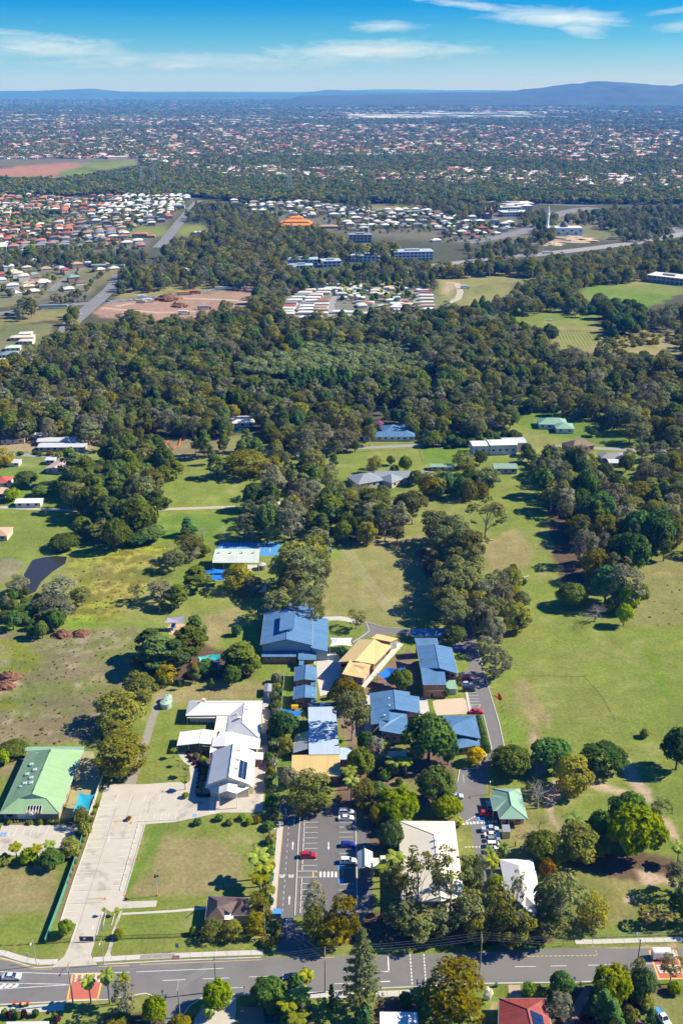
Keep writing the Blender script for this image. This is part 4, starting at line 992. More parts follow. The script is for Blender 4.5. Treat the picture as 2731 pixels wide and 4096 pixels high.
b.roof(RWHITE,[[(930,1055,3.2),(1340,1055,3.2),(1170,1135,5.2)],[(1340,1055,3.2),(1395,1270,3.2),(1420,1460,3.2),(1250,1500,5.2),(1170,1135,5.2)],[(930,1055,3.2),(1170,1135,5.2),(1250,1500,5.2),(1010,1560,3.2),(985,1330,3.2)],[(1250,1500,5.2),(1420,1460,3.2),(1500,1740,3.0),(1120,1780,3.0),(1010,1560,3.2)]],0.2)
b.walls(CREAMW,[(940,1060,3.2),(1335,1060,3.2),(1490,1735,3.0),(1120,1775,3.0)],0.6);b.roof(RWHITE,[[(930,1335,3.0),(990,1330,3.1),(1110,1365,3.2),(1060,1460,3),(950,1400,2.9)]],0.15,'porch_roof');b.post([(935,1338,2.9)])
# --- brown house, bottom houses
b=Bld('bungalow','brown tiled hip roofed bungalow standing alone beside the church lawn','house','C',1040,560)
e_,r_=3.1,5.3
b.roof(RBROWN,[[(957,440,e_),(1100,448,e_),(1085,470,4.6),(998,487,r_)],[(957,440,e_),(998,462,r_),(998,490,r_),(942,550,e_)],[(942,550,e_),(998,490,r_),(1030,508,4.3),(1032,549,e_)],[(998,462,r_),(1090,462,4.9),(1062,520,3.6),(998,490,r_)]],0.22)
b.roof(RBROWN,[[(1062,528,e_),(1108,472,4.9),(1108,452,4.9),(1085,452,4.3)],[(1062,530,e_),(1108,474,4.9),(1150,528,e_)],[(1108,474,4.9),(1100,447,e_),(1140,452,e_),(1150,528,e_)]],0.22,'wing_roof')
b.roof(RWHITE,[[(1034,500,3.2),(1062,502,3.2),(1072,530,3.0),(1072,550,2.9),(1030,550,2.9)]],0.12,'patio_roof');b.walls(CREAMW,[(962,444,3),(1096,450,3),(1138,456,3),(1146,526,3),(1074,530,3),(1072,545,3),(948,546,3)],0.5);b.wins(5,2,0.9,1.3,1.6)
MB().tube([b.pt((986,440,4)),b.pt((986,440,6.6))],0.12,6).obj('chimney_flue',STEEL,b.o)
b=Bld('bungalow','red tiled hip roofed house with solar panels at the bottom edge','house','E',580,1850)
e_,r_=3.2,5.6
b.roof(RRED,[[(413,1715,e_),(708,1713,e_),(590,1783,r_)],[(708,1713,e_),(760,1990,e_),(632,1960,r_),(590,1783,r_)],[(413,1715,e_),(590,1783,r_),(632,1960,r_),(405,1990,e_)]],0.22);b.ridge([((590,1783,r_),(632,1960,r_)),((413,1715,e_),(590,1783,r_)),((708,1713,e_),(590,1783,r_))],RRED,0.12)
b.walls(CREAMW,[(413,1717,e_),(708,1715,e_),(758,1985,e_),(405,1985,e_)],0.6)
solar_array(b.o,'E',(610,1785),(686,1820),(704,1905),(632,1880),3,2,[b.pt(p) for p in ((708,1713,e_),(632,1960,r_),(590,1783,r_))],0.03,0.04)
b=Bld('garage','white ribbed flat roofed garage in the shade at the bottom edge','garage','Q7',300,1230)
WR=[(58,1088,3.2),(525,1092,3.2),(542,1290,2.9),(60,1290,2.9)]
b.roof(RWHITE,[WR],0.15);b.walls(GREYW,WR,0.4)
mb=MB()
for k in range(1,12):
    f_=k/12;mb.tube([b.pt(WR[0]).lerp(b.pt(WR[1]),f_)+Vector((0,0,.02)),b.pt(WR[3]).lerp(b.pt(WR[2]),f_)+Vector((0,0,.02))],0.05,4)
setp(mb.obj('roof_rib',RWHITE,b.o),kind='stuff');roof_uv(b.o.children[-1].data)
b=Bld('bungalow','white roofed house at the bottom left corner behind the side street','house','O5',340,960)
b.roof(RWHITE,[[(85,925,3.3),(595,920,3.3),(610,1150,4.6),(60,1150,4.6)]],0.2);b.walls(CREAMW,[(90,930,3.2),(590,925,3.2),(605,1140,3.4),(66,1140,3.4)],0.5)
b=Bld('storage_kiosk','small cream block with a ribbed grey roof beside the parked utility truck','shed','O7',1015,760)
b.roof(RGREY,[[(960,622,2.7),(1055,620,2.7),(1070,712,2.6),(968,714,2.6)]],0.1);b.walls(pmat('mustard_wall',(0.50,0.44,0.24),0.8,0.06),[(962,626,2.6),(1053,624,2.6),(1068,710,2.6),(970,712,2.6)],0.02)
# --- court shelter
b=Bld('court_shelter','pale green open sided shelter beside the blue sports courts','shelter','O8',800,560)
b.roof(RPALEG,[[(478,293,6.0),(1183,295,6.0),(1170,356,7.0),(458,352,7.0)],[(458,352,7.0),(1170,356,7.0),(1158,515,5.8),(428,512,5.8)]],0.18);b.post([(432,514,5.7),(610,514,5.7),(790,515,5.7),(972,515,5.7),(1155,515,5.7),(480,296,5.8),(1180,298,5.8)],0.12,GREYW)
for x in (535,715,893,1073):b.box('roof_vent',x,362,7.0,(0.6,0.6,0.6),STEEL)
b.walls(GREYW,[(440,330,5),(620,330,5),(610,360,5),(436,360,5)],0.1,name='end_wall')
setp(MB().slab([w('O8',970,545,0.03),w('O8',1150,545,0.03),w('O8',1145,640,0.03),w('O8',985,640,0.03)],0.1).obj('concrete_pad',CONC2),kind='structure')
b=Bld('toilet_block','small white and blue cabin on the grass near the court shelter','cabin','O8',1210,950)
b.roof(RLBLUE,[[(1150,880,2.8),(1272,858,2.8),(1280,882,2.7),(1150,898,2.7)]],0.1);b.walls(WHITE,[(1155,882,2.6),(1270,862,2.6),(1278,886,2.6),(1150,900,2.6)],0.05)
b=Bld('garden_shed','pale flat roofed store behind the hall','shed','O1',155,130)
b.roof(RPALEG,[[(115,17,3),(203,15,3),(200,130,2.8),(112,138,2.8)]],0.1);b.walls(GREYW,[(118,22,2.8),(200,20,2.8),(197,126,2.8),(115,132,2.8)],0.1)

# --- shade sails and tents
def sail(label,fr,pts,mat,cat='shade sail',sag=0.5,name='shade_sail',cen=None,posts=True,group=None,postmat=None):
    P=[w(fr,*p) for p in pts]
    c=sum(P,Vector())/len(P);c.z+=(-sag if cen is None else cen)
    o=empty(name,Vector((c.x,c.y,0)),label,cat,group)
    mb=MB();n=len(P);vs=[c];N=6
    for i in range(n):
        a,d=P[i],P[(i+1) % n]
        for k in range(N):
            t_=k/N;q=a.lerp(d,t_);q=q.lerp(c,0.16*math.sin(math.pi*t_));vs.append(q)
    M_=n*N
    inner=[c.lerp(v,0.5)+Vector((0,0,-0.15*sag)) for v in vs[1:]]
    V=vs+inner
    F_=[(0,1+M_+i,1+M_+(i+1) % M_) for i in range(M_)]+[(1+M_+i,1+i,1+(i+1) % M_,1+M_+(i+1) % M_) for i in range(M_)]
    mb.add(V,F_);mb.add([v-Vector((0,0,0.03)) for v in V],[tuple(reversed(f_)) for f_ in F_])
    mb.obj('canopy',mat,o,smooth=True)
    if posts:
        for p in P:MB().tube([Vector((p.x,p.y,0)),p+Vector((0,0,.3))],0.09,6).obj('post',postmat or STEEL,o)
    return o
BS=pmat('blue_shade_cloth',(0.015,0.17,0.62),0.8,0.05,0.5);TS=pmat('turquoise_shade_cloth',(0.02,0.34,0.45),0.8,0.05,0.5);AQ=pmat('aqua_shade_cloth',(0.10,0.50,0.50),0.8,0.05,0.5);LV=pmat('lavender_shade_cloth',(0.34,0.31,0.42),0.8,0.05,0.5)
RPOST=pmat('rust_post',(0.30,0.10,0.04),0.7)
sail('large blue shade sail between the yellow roofed block and a round tree','O2',[(575,452,5.0),(755,445,6.5),(740,560,4.0),(600,605,3.2),(492,510,4.6)],BS)
sail('blue shade sail on rust coloured posts beside the yellow slide','Q1',[(288,470,4.6),(612,512,4.2),(470,700,3.6),(278,690,4.2)],BS,postmat=RPOST)
sail('turquoise shade sail in the childcare yard','O4',[(1130,775,4.6),(1345,812,4.6),(1270,1050,3.8),(1045,1050,3.8)],TS)
sail('nearer blue shade sail beside the court shelter','O8',[(345,700,3.8),(650,700,3.8),(620,790,3.2),(310,795,3.2)],BS,sag=-0.3)
sail('farther blue shade sail beside the court shelter','O8',[(300,640,4.2),(440,605,5.2),(660,625,4.2),(650,680,3.8),(320,690,3.8)],BS,sag=-0.2)
sail('lavender grey shade sail over the orange playground floor','Q8',[(195,55,4.5),(328,40,5.2),(318,92,4.0),(170,92,4.0)],LV)
sail('left half of the aqua double shade sail among pines','Q8',[(415,335,4.2),(515,316,4.6),(490,345,3.6),(430,372,3.2)],AQ);sail('right half of the aqua double shade sail among pines','Q8',[(515,316,4.6),(586,314,4.6),(568,372,3.4),(490,346,3.6)],pmat('teal_shade_cloth',(0.02,0.42,0.44),0.8,0.05));sail('blue shade sail below the aqua double sail','Q8',[(505,362,3.4),(576,372,3.4),(560,405,2.6),(520,400,2.6)],BS)
sail('white peaked shade tent between the hall and the yellow roofed block','O1',[(840,478,3.6),(1088,480,3.6),(1088,573,3.4),(838,573,3.4)],WHITE,'shade tent',cen=1.5,name='shade_tent')
# ------------------------------------------------------------------ trees
def leafmat(name,c1,c2,trans=0.32):
    m,t=newmat(name)
    tint=t.n('ShaderNodeAttribute',attribute_name='tint').outputs['Fac']
    rnd=t.n('ShaderNodeObjectInfo').outputs['Random']
    c=t.mix(tint,c1,c2)
    hs=t.n('ShaderNodeHueSaturation',ins={'Hue':t.math('MULTIPLY_ADD',rnd,0.05,0.475),'Saturation':t.math('MULTIPLY_ADD',rnd,-0.25,1.22),'Value':t.math('MULTIPLY_ADD',t.math('FRACT',t.math('MULTIPLY',rnd,7.3)),0.75,0.76),'Color':c})
    d=t.n('ShaderNodeBsdfDiffuse',ins={0:hs.outputs[0]})
    tr=t.n('ShaderNodeBsdfTranslucent',ins={0:hs.outputs[0]})
    mx=t.n('ShaderNodeMixShader',ins={0:trans,1:d.outputs[0],2:tr.outputs[0]})
    t.n('ShaderNodeOutputMaterial',ins={0:mx.outputs[0]})
    MATS[name]=m
    return m
LEAF_GUM=leafmat('gum_leaf',(0.109,0.132,0.043),(0.232,0.232,0.085))
LEAF_DARK=leafmat('dark_leaf',(0.048,0.104,0.031),(0.130,0.217,0.056))
LEAF_PINE=leafmat('pine_needle',(0.085,0.125,0.030),(0.165,0.210,0.048))
LEAF_LIME=leafmat('lime_leaf',(0.139,0.217,0.022),(0.326,0.388,0.034))
LEAF_OLIVE=leafmat('olive_leaf',(0.155,0.163,0.031),(0.310,0.287,0.054))
LEAF_GREY=leafmat('grey_leaf',(0.147,0.155,0.085),(0.287,0.271,0.163))
LEAF_RUST=leafmat('rust_leaf',(0.14,0.085,0.02),(0.26,0.16,0.035))
LEAF_YEL=leafmat('yellow_blossom',(0.45,0.37,0.02),(0.85,0.68,0.02))
LEAF_PINK=leafmat('pink_blossom',(0.28,0.16,0.20),(0.50,0.28,0.36))
LEAF_PURP=leafmat('purple_leaf',(0.055,0.018,0.030),(0.12,0.04,0.06))
LEAF_WHITE=leafmat('white_blossom',(0.55,0.55,0.42),(0.8,0.8,0.68))
LEAF_PALM=leafmat('palm_frond',(0.116,0.178,0.034),(0.310,0.341,0.070))
LEAF_FAN=leafmat('fan_palm_leaf',(0.12,0.12,0.035),(0.30,0.26,0.10))
BARK_PALE=pmat('pale_bark',(0.42,0.36,0.29),0.9,0.2,0.9)
BARK_DARK=pmat('dark_bark',(0.12,0.085,0.06),0.9,0.2,0.9)
BARK_GREY=pmat('grey_bark',(0.30,0.27,0.25),0.9,0.2,0.9)

def leaves(C,Rr,n,size,rng,tree_c,flat=0.7,up=0.35,jitter=0.55):
    """leaf faces on the shells of many small clumps; returns verts, faces, tint"""
    V=[];TI=[]
    for c,r in zip(C,Rr):
        k=max(6,int(n*(r/np.mean(Rr))**2))
        d=rng.normal(size=(k,3));d /= np.linalg.norm(d,axis=1)[:,None]
        out=(c-tree_c);out=out/(np.linalg.norm(out)+1e-6)
        flip=(d @ out)<-0.25
        d[flip]*=-1
        rad=r*(0.55+0.5*rng.random(k)**0.6)
        p=c+d*rad[:,None]*np.array([1,1,flat])
        nrm=d*0.8+out*0.5+np.array([0,0,up])+rng.normal(size=(k,3))*jitter
        nrm /= np.linalg.norm(nrm,axis=1)[:,None]
        a=np.cross(nrm,rng.normal(size=(k,3)));a /= np.linalg.norm(a,axis=1)[:,None]+1e-9
        b=np.cross(nrm,a)
        s=size*(0.6+0.8*rng.random(k))
        a*=s[:,None];b*=(s*(0.55+0.3*rng.random(k)))[:,None]
        V.append(np.stack([p-a,p+b*0.9-a*0.1,p+a,p-b*0.9+a*0.1],1).reshape(-1,3))
        t0=rng.random()
        TI.append(np.repeat(np.clip(t0*0.6+0.4*rng.random(k),0,1),4))
    V=np.concatenate(V);TI=np.concatenate(TI)
    return V,TI

def leafmesh(name,V,TI,mat):
    n=len(V) // 4
    me=bpy.data.meshes.new(name)
    me.vertices.add(len(V));me.vertices.foreach_set('co',V.astype(np.float32).ravel())
    me.loops.add(n*4);me.loops.foreach_set('vertex_index',np.arange(n*4))
    me.polygons.add(n);me.polygons.foreach_set('loop_start',np.arange(0,n*4,4))
    at=me.attributes.new('tint','FLOAT','POINT');at.data.foreach_set('value',TI.astype(np.float32))
    me.update();me.materials.append(mat)
    return me

def limbs(name,h,r0,ends,mat,fork=0.35,rng=None,lean=0.4,n=7):
    """tapered trunk with limbs that run to the leaf clumps"""
    mb=MB()
    top=Vector((rng.normal()*lean,rng.normal()*lean,h*0.82))
    ctl=[Vector((0,0,-0.3)),Vector((rng.normal()*lean*.3,rng.normal()*lean*.3,h*fork)),top]
    path=[ctl[0].lerp(ctl[1],t).lerp(ctl[1].lerp(ctl[2],t),t) for t in np.linspace(0,1,7)]
    mb.tube(path,[r0*(1.25 if i==0 else 1-0.13*i) for i in range(7)],n)
    for e in ends:
        e=Vector(e)
        t=min(0.95,max(fork*0.75,e.z/h-0.30+rng.random()*0.1))
        i=min(5,int(t*6));b0=path[i].lerp(path[i+1],t*6-i)
        m1=b0.lerp(e,0.5)+Vector((0,0,-0.06*(e-b0).length))
        rr=r0*(1-0.12*i)*0.42
        mb.tube([b0,m1,e],[rr,rr*0.65,rr*0.22],5,cap=False)
    return mb.mesh(name,mat,True)

PROTO={}
def proto(kind,crown,trunk,wd,h):
    PROTO.setdefault(kind,[]).append((crown,trunk,wd,h))

def extent(V):
    return float(np.percentile(np.abs(V[:,:2]),97)*2)

def make_gum(kind,mat,bark,seed,h=16.0,R0=5.2,low=0.42,nc=30,cr=1.75,n=62,size=0.42,flat=0.75,r0=0.32):
    rng=np.random.default_rng(seed)
    C=[]
    while len(C)<nc:
        u=rng.random();z=low+(1-low)*u**0.85
        prof=math.sin(math.pi*min(1,max(0.0,(z-low*0.85)/(1.08-low*0.85)))**0.85)**0.7
        a=rng.random()*2*math.pi;rr=R0*prof*math.sqrt(0.12+0.88*rng.random())
        c=np.array([math.cos(a)*rr,math.sin(a)*rr,z*h-0.6])
        if all(np.linalg.norm(c-q)>cr*0.85 for q in C):C.append(c)
        elif rng.random()<0.05:C.append(c)
    Rr=cr*(0.7+0.6*rng.random(nc))
    tc=np.array([0,0,h*(low+0.5)/1.6])
    V,TI=leaves(C,Rr,n,size,rng,tc,flat)
    proto(kind,leafmesh('crown_'+kind,V,TI,mat),limbs('trunk_'+kind,h,r0,C[::2],bark,low*0.8,rng,0.5),extent(V),float(V[:,2].max()))

def make_dome(kind,mat,bark,seed,h=10.0,R0=5.0,nc=46,cr=1.5,n=58,size=0.40,base=0.18,r0=0.35,top=1.0):
    rng=np.random.default_rng(seed)
    C=[]
    for i in range(nc):
        z=(i+0.5)/nc;a=i*2.39996+rng.normal()*0.25
        th=math.acos(1-z*(1.0+0.28)) if z*1.28<=2 else 1.5
        rad=(R0-cr*0.7)*(0.85+0.22*rng.random())
        C.append(np.array([math.sin(th)*math.cos(a)*rad,math.sin(th)*math.sin(a)*rad,h*base+(h*(1-base)-cr)*(0.5+0.5*math.cos(th))*(0.92+0.12*rng.random())*top]))
    for i in range(nc // 4):
        a=rng.random()*6.28;C.append(np.array([math.cos(a)*R0*.35,math.sin(a)*R0*.35,h*(0.3+.35*rng.random())]))
    Rr=cr*(0.65+0.6*rng.random(len(C)))
    V,TI=leaves(C,Rr,n,size,rng,np.array([0,0,h*0.4]),0.85)
    proto(kind,leafmesh('crown_'+kind,V,TI,mat),limbs('trunk_'+kind,h*0.8,r0,C[::4],bark,0.3,rng,0.2),extent(V),float(V[:,2].max()))

def make_pine(kind,mat,bark,seed,h=18.0,R0=3.4,low=0.35,nc=34,cr=1.5,n=58,size=0.42,pointy=0.5,r0=0.28):
    rng=np.random.default_rng(seed)
    C=[]
    for i in range(nc):
        z=low+(1-low)*(i+rng.random())/nc
        prof=(1-((z-low)/(1-low))**(1.0/max(pointy,.1)*0.8))**0.75
        prof*=0.65+0.35*min(1,(z-low)/0.18)
        a=i*2.39996+rng.normal()*0.4;rr=R0*prof*(0.5+0.5*rng.random())
        C.append(np.array([math.cos(a)*rr,math.sin(a)*rr,z*h-0.3]))
    Rr=cr*(0.6+0.5*rng.random(nc))
    V,TI=leaves(C,Rr,n,size,rng,np.array([0,0,h*0.55]),0.8)
    proto(kind,leafmesh('crown_'+kind,V,TI,mat),limbs('trunk_'+kind,h*1.1,r0,C[::4],bark,0.5,rng,0.15),extent(V),float(V[:,2].max()))

def make_norfolk(kind,mat,bark,seed):
    rng=np.random.default_rng(seed)
    h=24.0;V=[];TI=[];mb=MB()
    mb.tube([(0,0,-.3),(0.1,0,h*0.5),(0,0,h)],[0.42,0.26,0.03],7)
    nt=17
    for i in range(nt):
        z=3.0+(h-3.4)*(i/(nt-1))**0.95
        L=5.0*(1-(z/h)**1.6)*(0.8+0.3*rng.random())+0.35
        nb=6
        for k in range(nb):
            a=k*2*math.pi/nb+i*0.5+rng.normal()*0.12
            d=np.array([math.cos(a),math.sin(a),0.0]);e=np.array([0,0,z])+d*L+np.array([0,0,0.12*L])
            mb.tube([(0,0,z),tuple((np.array([0,0,z])+e)/2+np.array([0,0,-.1])),tuple(e)],[0.07,0.05,0.02],4,cap=False)
            m_=max(3,int(L*2.6))
            C=[np.array([0,0,z])+(e-np.array([0,0,z]))*(0.25+0.8*(q+.5)/m_)+rng.normal(size=3)*0.14 for q in range(m_)]
            v,ti=leaves(C,np.full(m_,0.50),10,0.26,rng,np.array([0,0,z-1.0]),0.6,0.6,0.7)
            V.append(v);TI.append(ti)
    V=np.concatenate(V);TI=np.concatenate(TI)
    proto(kind,leafmesh('crown_'+kind,V,TI,mat),mb.mesh('trunk_'+kind,bark,True),extent(V),h)

def make_palm(kind,mat,bark,seed,h=8.0,nf=16,L=2.6,droop=1.0,r0=0.16):
    rng=np.random.default_rng(seed)
    V=[];TI=[]
    top=np.array([rng.normal()*0.15,rng.normal()*0.15,h])
    for f in range(nf):
        a=f*2.39996+rng.normal()*.1;el_=1.15-1.7*(f/nf)
        d=np.array([math.cos(a),math.sin(a),0]);side=np.array([-d[1],d[0],0])
        pts=[]
        for k in range(8):
            s=k/7;ang=el_-droop*1.5*s*s
            pts.append((d*math.cos(ang*.8)*L*s*(1-.1*s))+np.array([0,0,L*(math.sin(el_)*s-droop*0.75*s*s)]))
        for k in range(7):
            p,q=top+pts[k],top+pts[k+1];wd=0.62*math.sin(math.pi*(0.12+0.85*(k+.5)/7))*L/2.6
            for sg in (-1,1):
                dn=np.array([0,0,-0.35*wd])
                V+=[p,q,q+side*sg*wd*.8+dn+(q-p)*0.5,p+side*sg*wd+dn+(q-p)*0.3]
                TI+=[0.3+0.7*rng.random()]*4
    V=np.array(V);TI=np.array(TI)
    mb=MB();mb.tube([(0,0,-.2),(top[0]*.3,top[1]*.3,h*.5),tuple(top)],[r0*1.3,r0,r0*.8],7)
    proto(kind,leafmesh('crown_'+kind,V,TI,mat),mb.mesh('trunk_'+kind,bark,True),extent(V),float(V[:,2].max()))

def make_fan(kind,mat,bark,seed,h=5.0):
    rng=np.random.default_rng(seed);V=[];TI=[]
    for f in range(46):
        a=f*2.39996;el_=1.2-2.1*f/46
        d=np.array([math.cos(a)*math.cos(el_),math.sin(a)*math.cos(el_),math.sin(el_)])
        c=np.array([0,0,h])+d*(1.7 if f<36 else 1.1)
        side=np.array([-math.sin(a),math.cos(a),0]);up=np.cross(d,side)
        for k in range(7):
            t=(k-3)/3.0*1.15
            q=d*math.cos(t)+side*math.sin(t)
            tip=c+q*0.95+np.array([0,0,-0.25]);bs=np.cross(q,up)*0.13
            V+=[c-d*.15,c+q*.5+bs,tip,c+q*.5-bs];TI+=[0.2+0.8*rng.random()]*4
    V=np.array(V)
    mb=MB();mb.tube([(0,0,-.2),(0,0,h*.4),(0,0,h-.6),(0,0,h)],[0.45,0.38,0.42,.3],9)
    proto(kind,leafmesh('crown_'+kind,V,np.array(TI),mat),mb.mesh('trunk_'+kind,bark,True),extent(V),float(V[:,2].max()))

def make_bare(kind,bark,seed,h=9.0):
    rng=np.random.default_rng(seed);mb=MB();tw=MB()
    def grow(p,d,L,r,lvl):
        q=p+d*L
        (mb if lvl<2 else tw).tube([p,(p+q)/2+Vector(rng.normal(size=3))*L*.06,q],[r,r*.8,r*.6],5 if lvl<2 else 4,cap=False)
        if lvl>=5:return
        for k in range(3 if lvl<4 else 2):
            nd=(d+Vector(rng.normal(size=3))*0.55+Vector((0,0,.12))).normalized()
            grow(q if k else p.lerp(q,0.75),nd,L*(0.66+.15*rng.random()),r*0.55,lvl+1)
    grow(Vector((0,0,-.2)),Vector((0.05,0,1)),h*0.3,0.22,0)
    V=np.array([tuple(v) for v in tw.v])
    proto(kind,tw.mesh('twigs_'+kind,bark),mb.mesh('trunk_'+kind,bark),extent(V),float(V[:,2].max()))

for s_ in range(4):make_gum('gum',LEAF_GUM,BARK_PALE,20+s_,16,5.2,0.36+0.05*(s_ % 2),34,1.7)
for s_ in range(2):make_gum('airygum',LEAF_GUM,BARK_PALE,40+s_,20,4.6,0.42,27,1.35,50,0.36,0.8,0.34)
for s_ in range(3):make_gum('bushgum',LEAF_OLIVE,BARK_DARK,30+s_,12,5.0,0.16,46,1.6,58,0.36)
for s_ in range(3):make_gum('greygum',LEAF_GREY,BARK_PALE,50+s_,12,4.2,0.26,36,1.25,44,0.34)
for s_ in range(3):make_dome('dark',LEAF_DARK,BARK_DARK,60+s_,10,5.0)
for s_ in range(2):make_dome('mid',LEAF_PINE,BARK_DARK,65+s_,10,5.0)
for s_ in range(2):make_dome('lime',LEAF_LIME,BARK_DARK,70+s_,8,4.6,46,1.35,56,0.38,0.25)
for s_ in range(3):make_pine('pine',LEAF_PINE,BARK_DARK,80+s_)
make_pine('cypress',LEAF_DARK,BARK_DARK,90,14,1.9,0.03,40,0.8,42,0.3,0.8,0.2);make_pine('conifer',LEAF_DARK,BARK_DARK,91,14,3.2,0.08,40,1.2,52,0.36,0.6)
make_dome('rust',LEAF_RUST,BARK_DARK,95,8,4.0,30,1.2,40);make_dome('wattle',LEAF_YEL,BARK_DARK,96,6,3.4,34,1.0,44,0.3);make_dome('pink',LEAF_PINK,BARK_DARK,97,6,3.4,30,1.0,40);make_dome('whiteflower',LEAF_WHITE,BARK_DARK,98,4,2.4,24,0.8,40,0.25)
make_norfolk('norfolk',LEAF_GUM,BARK_GREY,5)
for s_ in range(2):make_palm('palm',LEAF_PALM,BARK_GREY,100+s_)
make_palm('lowpalm',LEAF_PALM,BARK_GREY,103,2.6,20,2.4,0.8,0.18)
make_fan('fan',LEAF_FAN,BARK_GREY,8)
for s_ in range(2):make_bare('bare',BARK_GREY,110+s_)
for nm_,mt_,sd_ in (('shrub',LEAF_DARK,120),('limeshrub',LEAF_LIME,121),('purple',LEAF_PURP,122),('greyshrub',LEAF_GREY,123),('oliveshrub',LEAF_OLIVE,124)):make_dome(nm_,mt_,BARK_DARK,sd_,2.0,1.5,26,0.52,34,0.20,0.12,0.06)

TNAME={'gum':'gum_tree','airygum':'gum_tree','bushgum':'broadleaf_tree','greygum':'paperbark_tree','dark':'shade_tree','mid':'shade_tree','lime':'shade_tree','pine':'pine_tree','cypress':'cypress_tree','conifer':'conifer_tree','rust':'autumn_tree','wattle':'wattle_tree','pink':'blossom_tree','whiteflower':'flowering_shrub','norfolk':'norfolk_pine','palm':'palm_tree','lowpalm':'palm_tree','fan':'fan_palm','bare':'bare_tree','shrub':'shrub','limeshrub':'shrub','purple':'shrub','greyshrub':'shrub','oliveshrub':'shrub'}
NTREE=[0]
def place_tree(kind,x,y,wd,h,label,group=None,rz=None,var=None):
    ps=PROTO[kind];NTREE[0]+=1
    i=(NTREE[0]*7+int(abs(x)*3)) % len(ps) if var is None else var
    cr,tk,pw,ph=ps[i]
    shrub='shrub' in TNAME[kind]
    o=empty(TNAME[kind],(x,y,0),label,'shrub' if shrub else ('palm' if 'palm' in TNAME[kind] else 'tree'),group)
    o.rotation_euler=(0,0,random.uniform(0,6.28) if rz is None else rz)
    o.scale=(wd/pw,wd/pw,h/ph)
    link('twigs' if kind=='bare' else ('fronds' if 'palm' in TNAME[kind] else 'crown'),cr,o)
    link('stem' if shrub else 'trunk',tk,o)
    return o

def crown(fr,x,y,wpx,h,kind,label,group=None,zc=None,var=None):
    """a tree whose crown is seen centred here, wpx wide in the photograph"""
    zc=(0.62 if kind not in ('dark','mid','lime','shrub') else 0.5)*h if zc is None else zc
    p=w(fr,x,y,zc)
    s=FR[fr][2]
    wd=wpx/s/pxm(fr,y,zc)
    return place_tree(kind,p.x,p.y,wd,h,label,group,var=var)

T_=crown
# south of the road
T_('Q6',1400,620,420,25,'norfolk','tall Norfolk pine rising over the main road from the near verge',zc=11)
T_('Q7',1020,760,760,14,'bushgum','largest broad olive tree on the near side of the main road')
T_('Q5',815,590,290,8,'lime','round bright green tree at the corner of the side street')
T_('Q5',1340,550,330,7.5,'dark','dense dark green dome tree beside the dark patio')
T_('Q6',700,720,190,9,'palm','tallest palm overlapping the dark blue car on the road');T_('Q6',560,720,170,5,'shrub','dark shrub under the palms by the main road')
T_('Q6',640,930,250,8,'palm','broad yellow-green palm below the tallest roadside palm');T_('Q6',470,1060,240,7,'palm','palm leaning over the dark pool');T_('Q6',600,1200,260,5,'palm','lowest palm at the bottom edge beside the patio')
T_('Q6',1022,850,85,7,'cypress','slim dark pencil cypress beside the blue footed power pole')
T_('Q6',1420,1130,220,6,'shrub','dark bushy shrub under the tall Norfolk pine')
T_('O5',1480,600,300,11,'greygum','grey-green gum beside the side street corner');T_('Q5',150,740,240,8,'lime','lime green dome tree on the left bank of the side street')
T_('O5',1300,480,190,10,'palm','tall palm at the right edge of the red road patch');T_('O5',1080,520,180,8,'palm','palm standing in front of the red road patch');T_('O5',1500,500,160,9,'palm','palm left of the grey-green street corner gum')
T_('Q5',420,850,200,4,'oliveshrub','low olive bush at the mouth of the side street');T_('Q5',720,720,150,4.5,'lowpalm','clump palm under the round bright corner tree')
T_('O6',740,850,420,9,'lime','yellow-green spreading tree overhanging the bottom of the main road');T_('O6',870,710,100,7,'bushgum','small olive tree behind the yellow-green spreading tree')
T_('O6',1100,830,270,8,'mid','mid green tree in front of the right hand power pole');T_('O6',1050,600,190,9,'bushgum','yellowish tree rising beside the right hand power pole',zc=7)
T_('O6',130,850,260,7,'dark','dark tree on the verge left of the red drive');T_('O6',140,1080,280,7,'greygum','olive grey tree beside the red tiled roof')
T_('O6',640,1060,240,10,'conifer','left of two dark conifers above the curved red drive');T_('O6',740,1160,250,9,'conifer','right of two dark conifers above the curved red drive')
T_('O6',1440,640,260,9,'airygum','thin leafed gum standing over the right hand red road patch');T_('O6',1190,1190,110,5,'conifer','small dark conifer beside the white utility truck at the bottom')
T_('O6',1000,930,220,5,'shrub','dark shrub mass below the mid green pole tree');T_('O6',440,1270,160,3,'purple','purple flowering bush at the bottom edge');T_('O6',1470,880,150,3,'limeshrub','yellow-green hedge bush near the right hand red patch')
T_('Q7',1415,850,120,4,'whiteflower','white blossoming shrub beside the largest near side tree');T_('Q7',380,930,160,4,'shrub','dark bush left of the largest near side tree');T_('Q7',640,1000,200,5,'shrub','dark shrub in the shade of the largest near side tree')
T_('E',600,1645,80,4,'limeshrub','small yellow-green shrub at the end of the tan drive');T_('E',650,1650,70,3.5,'oliveshrub','olive shrub beside the yellow-green drive shrub')
for k_,(x_,y_) in enumerate(((60,800),(110,830),(160,815),(220,835),(290,815),(430,815),(660,850),(690,880))):T_('O5',x_,y_,75,2.2,('limeshrub','purple','shrub')[k_ % 3],'garden shrub in the bed along the bottom left path','garden shrubs by the bottom left path')
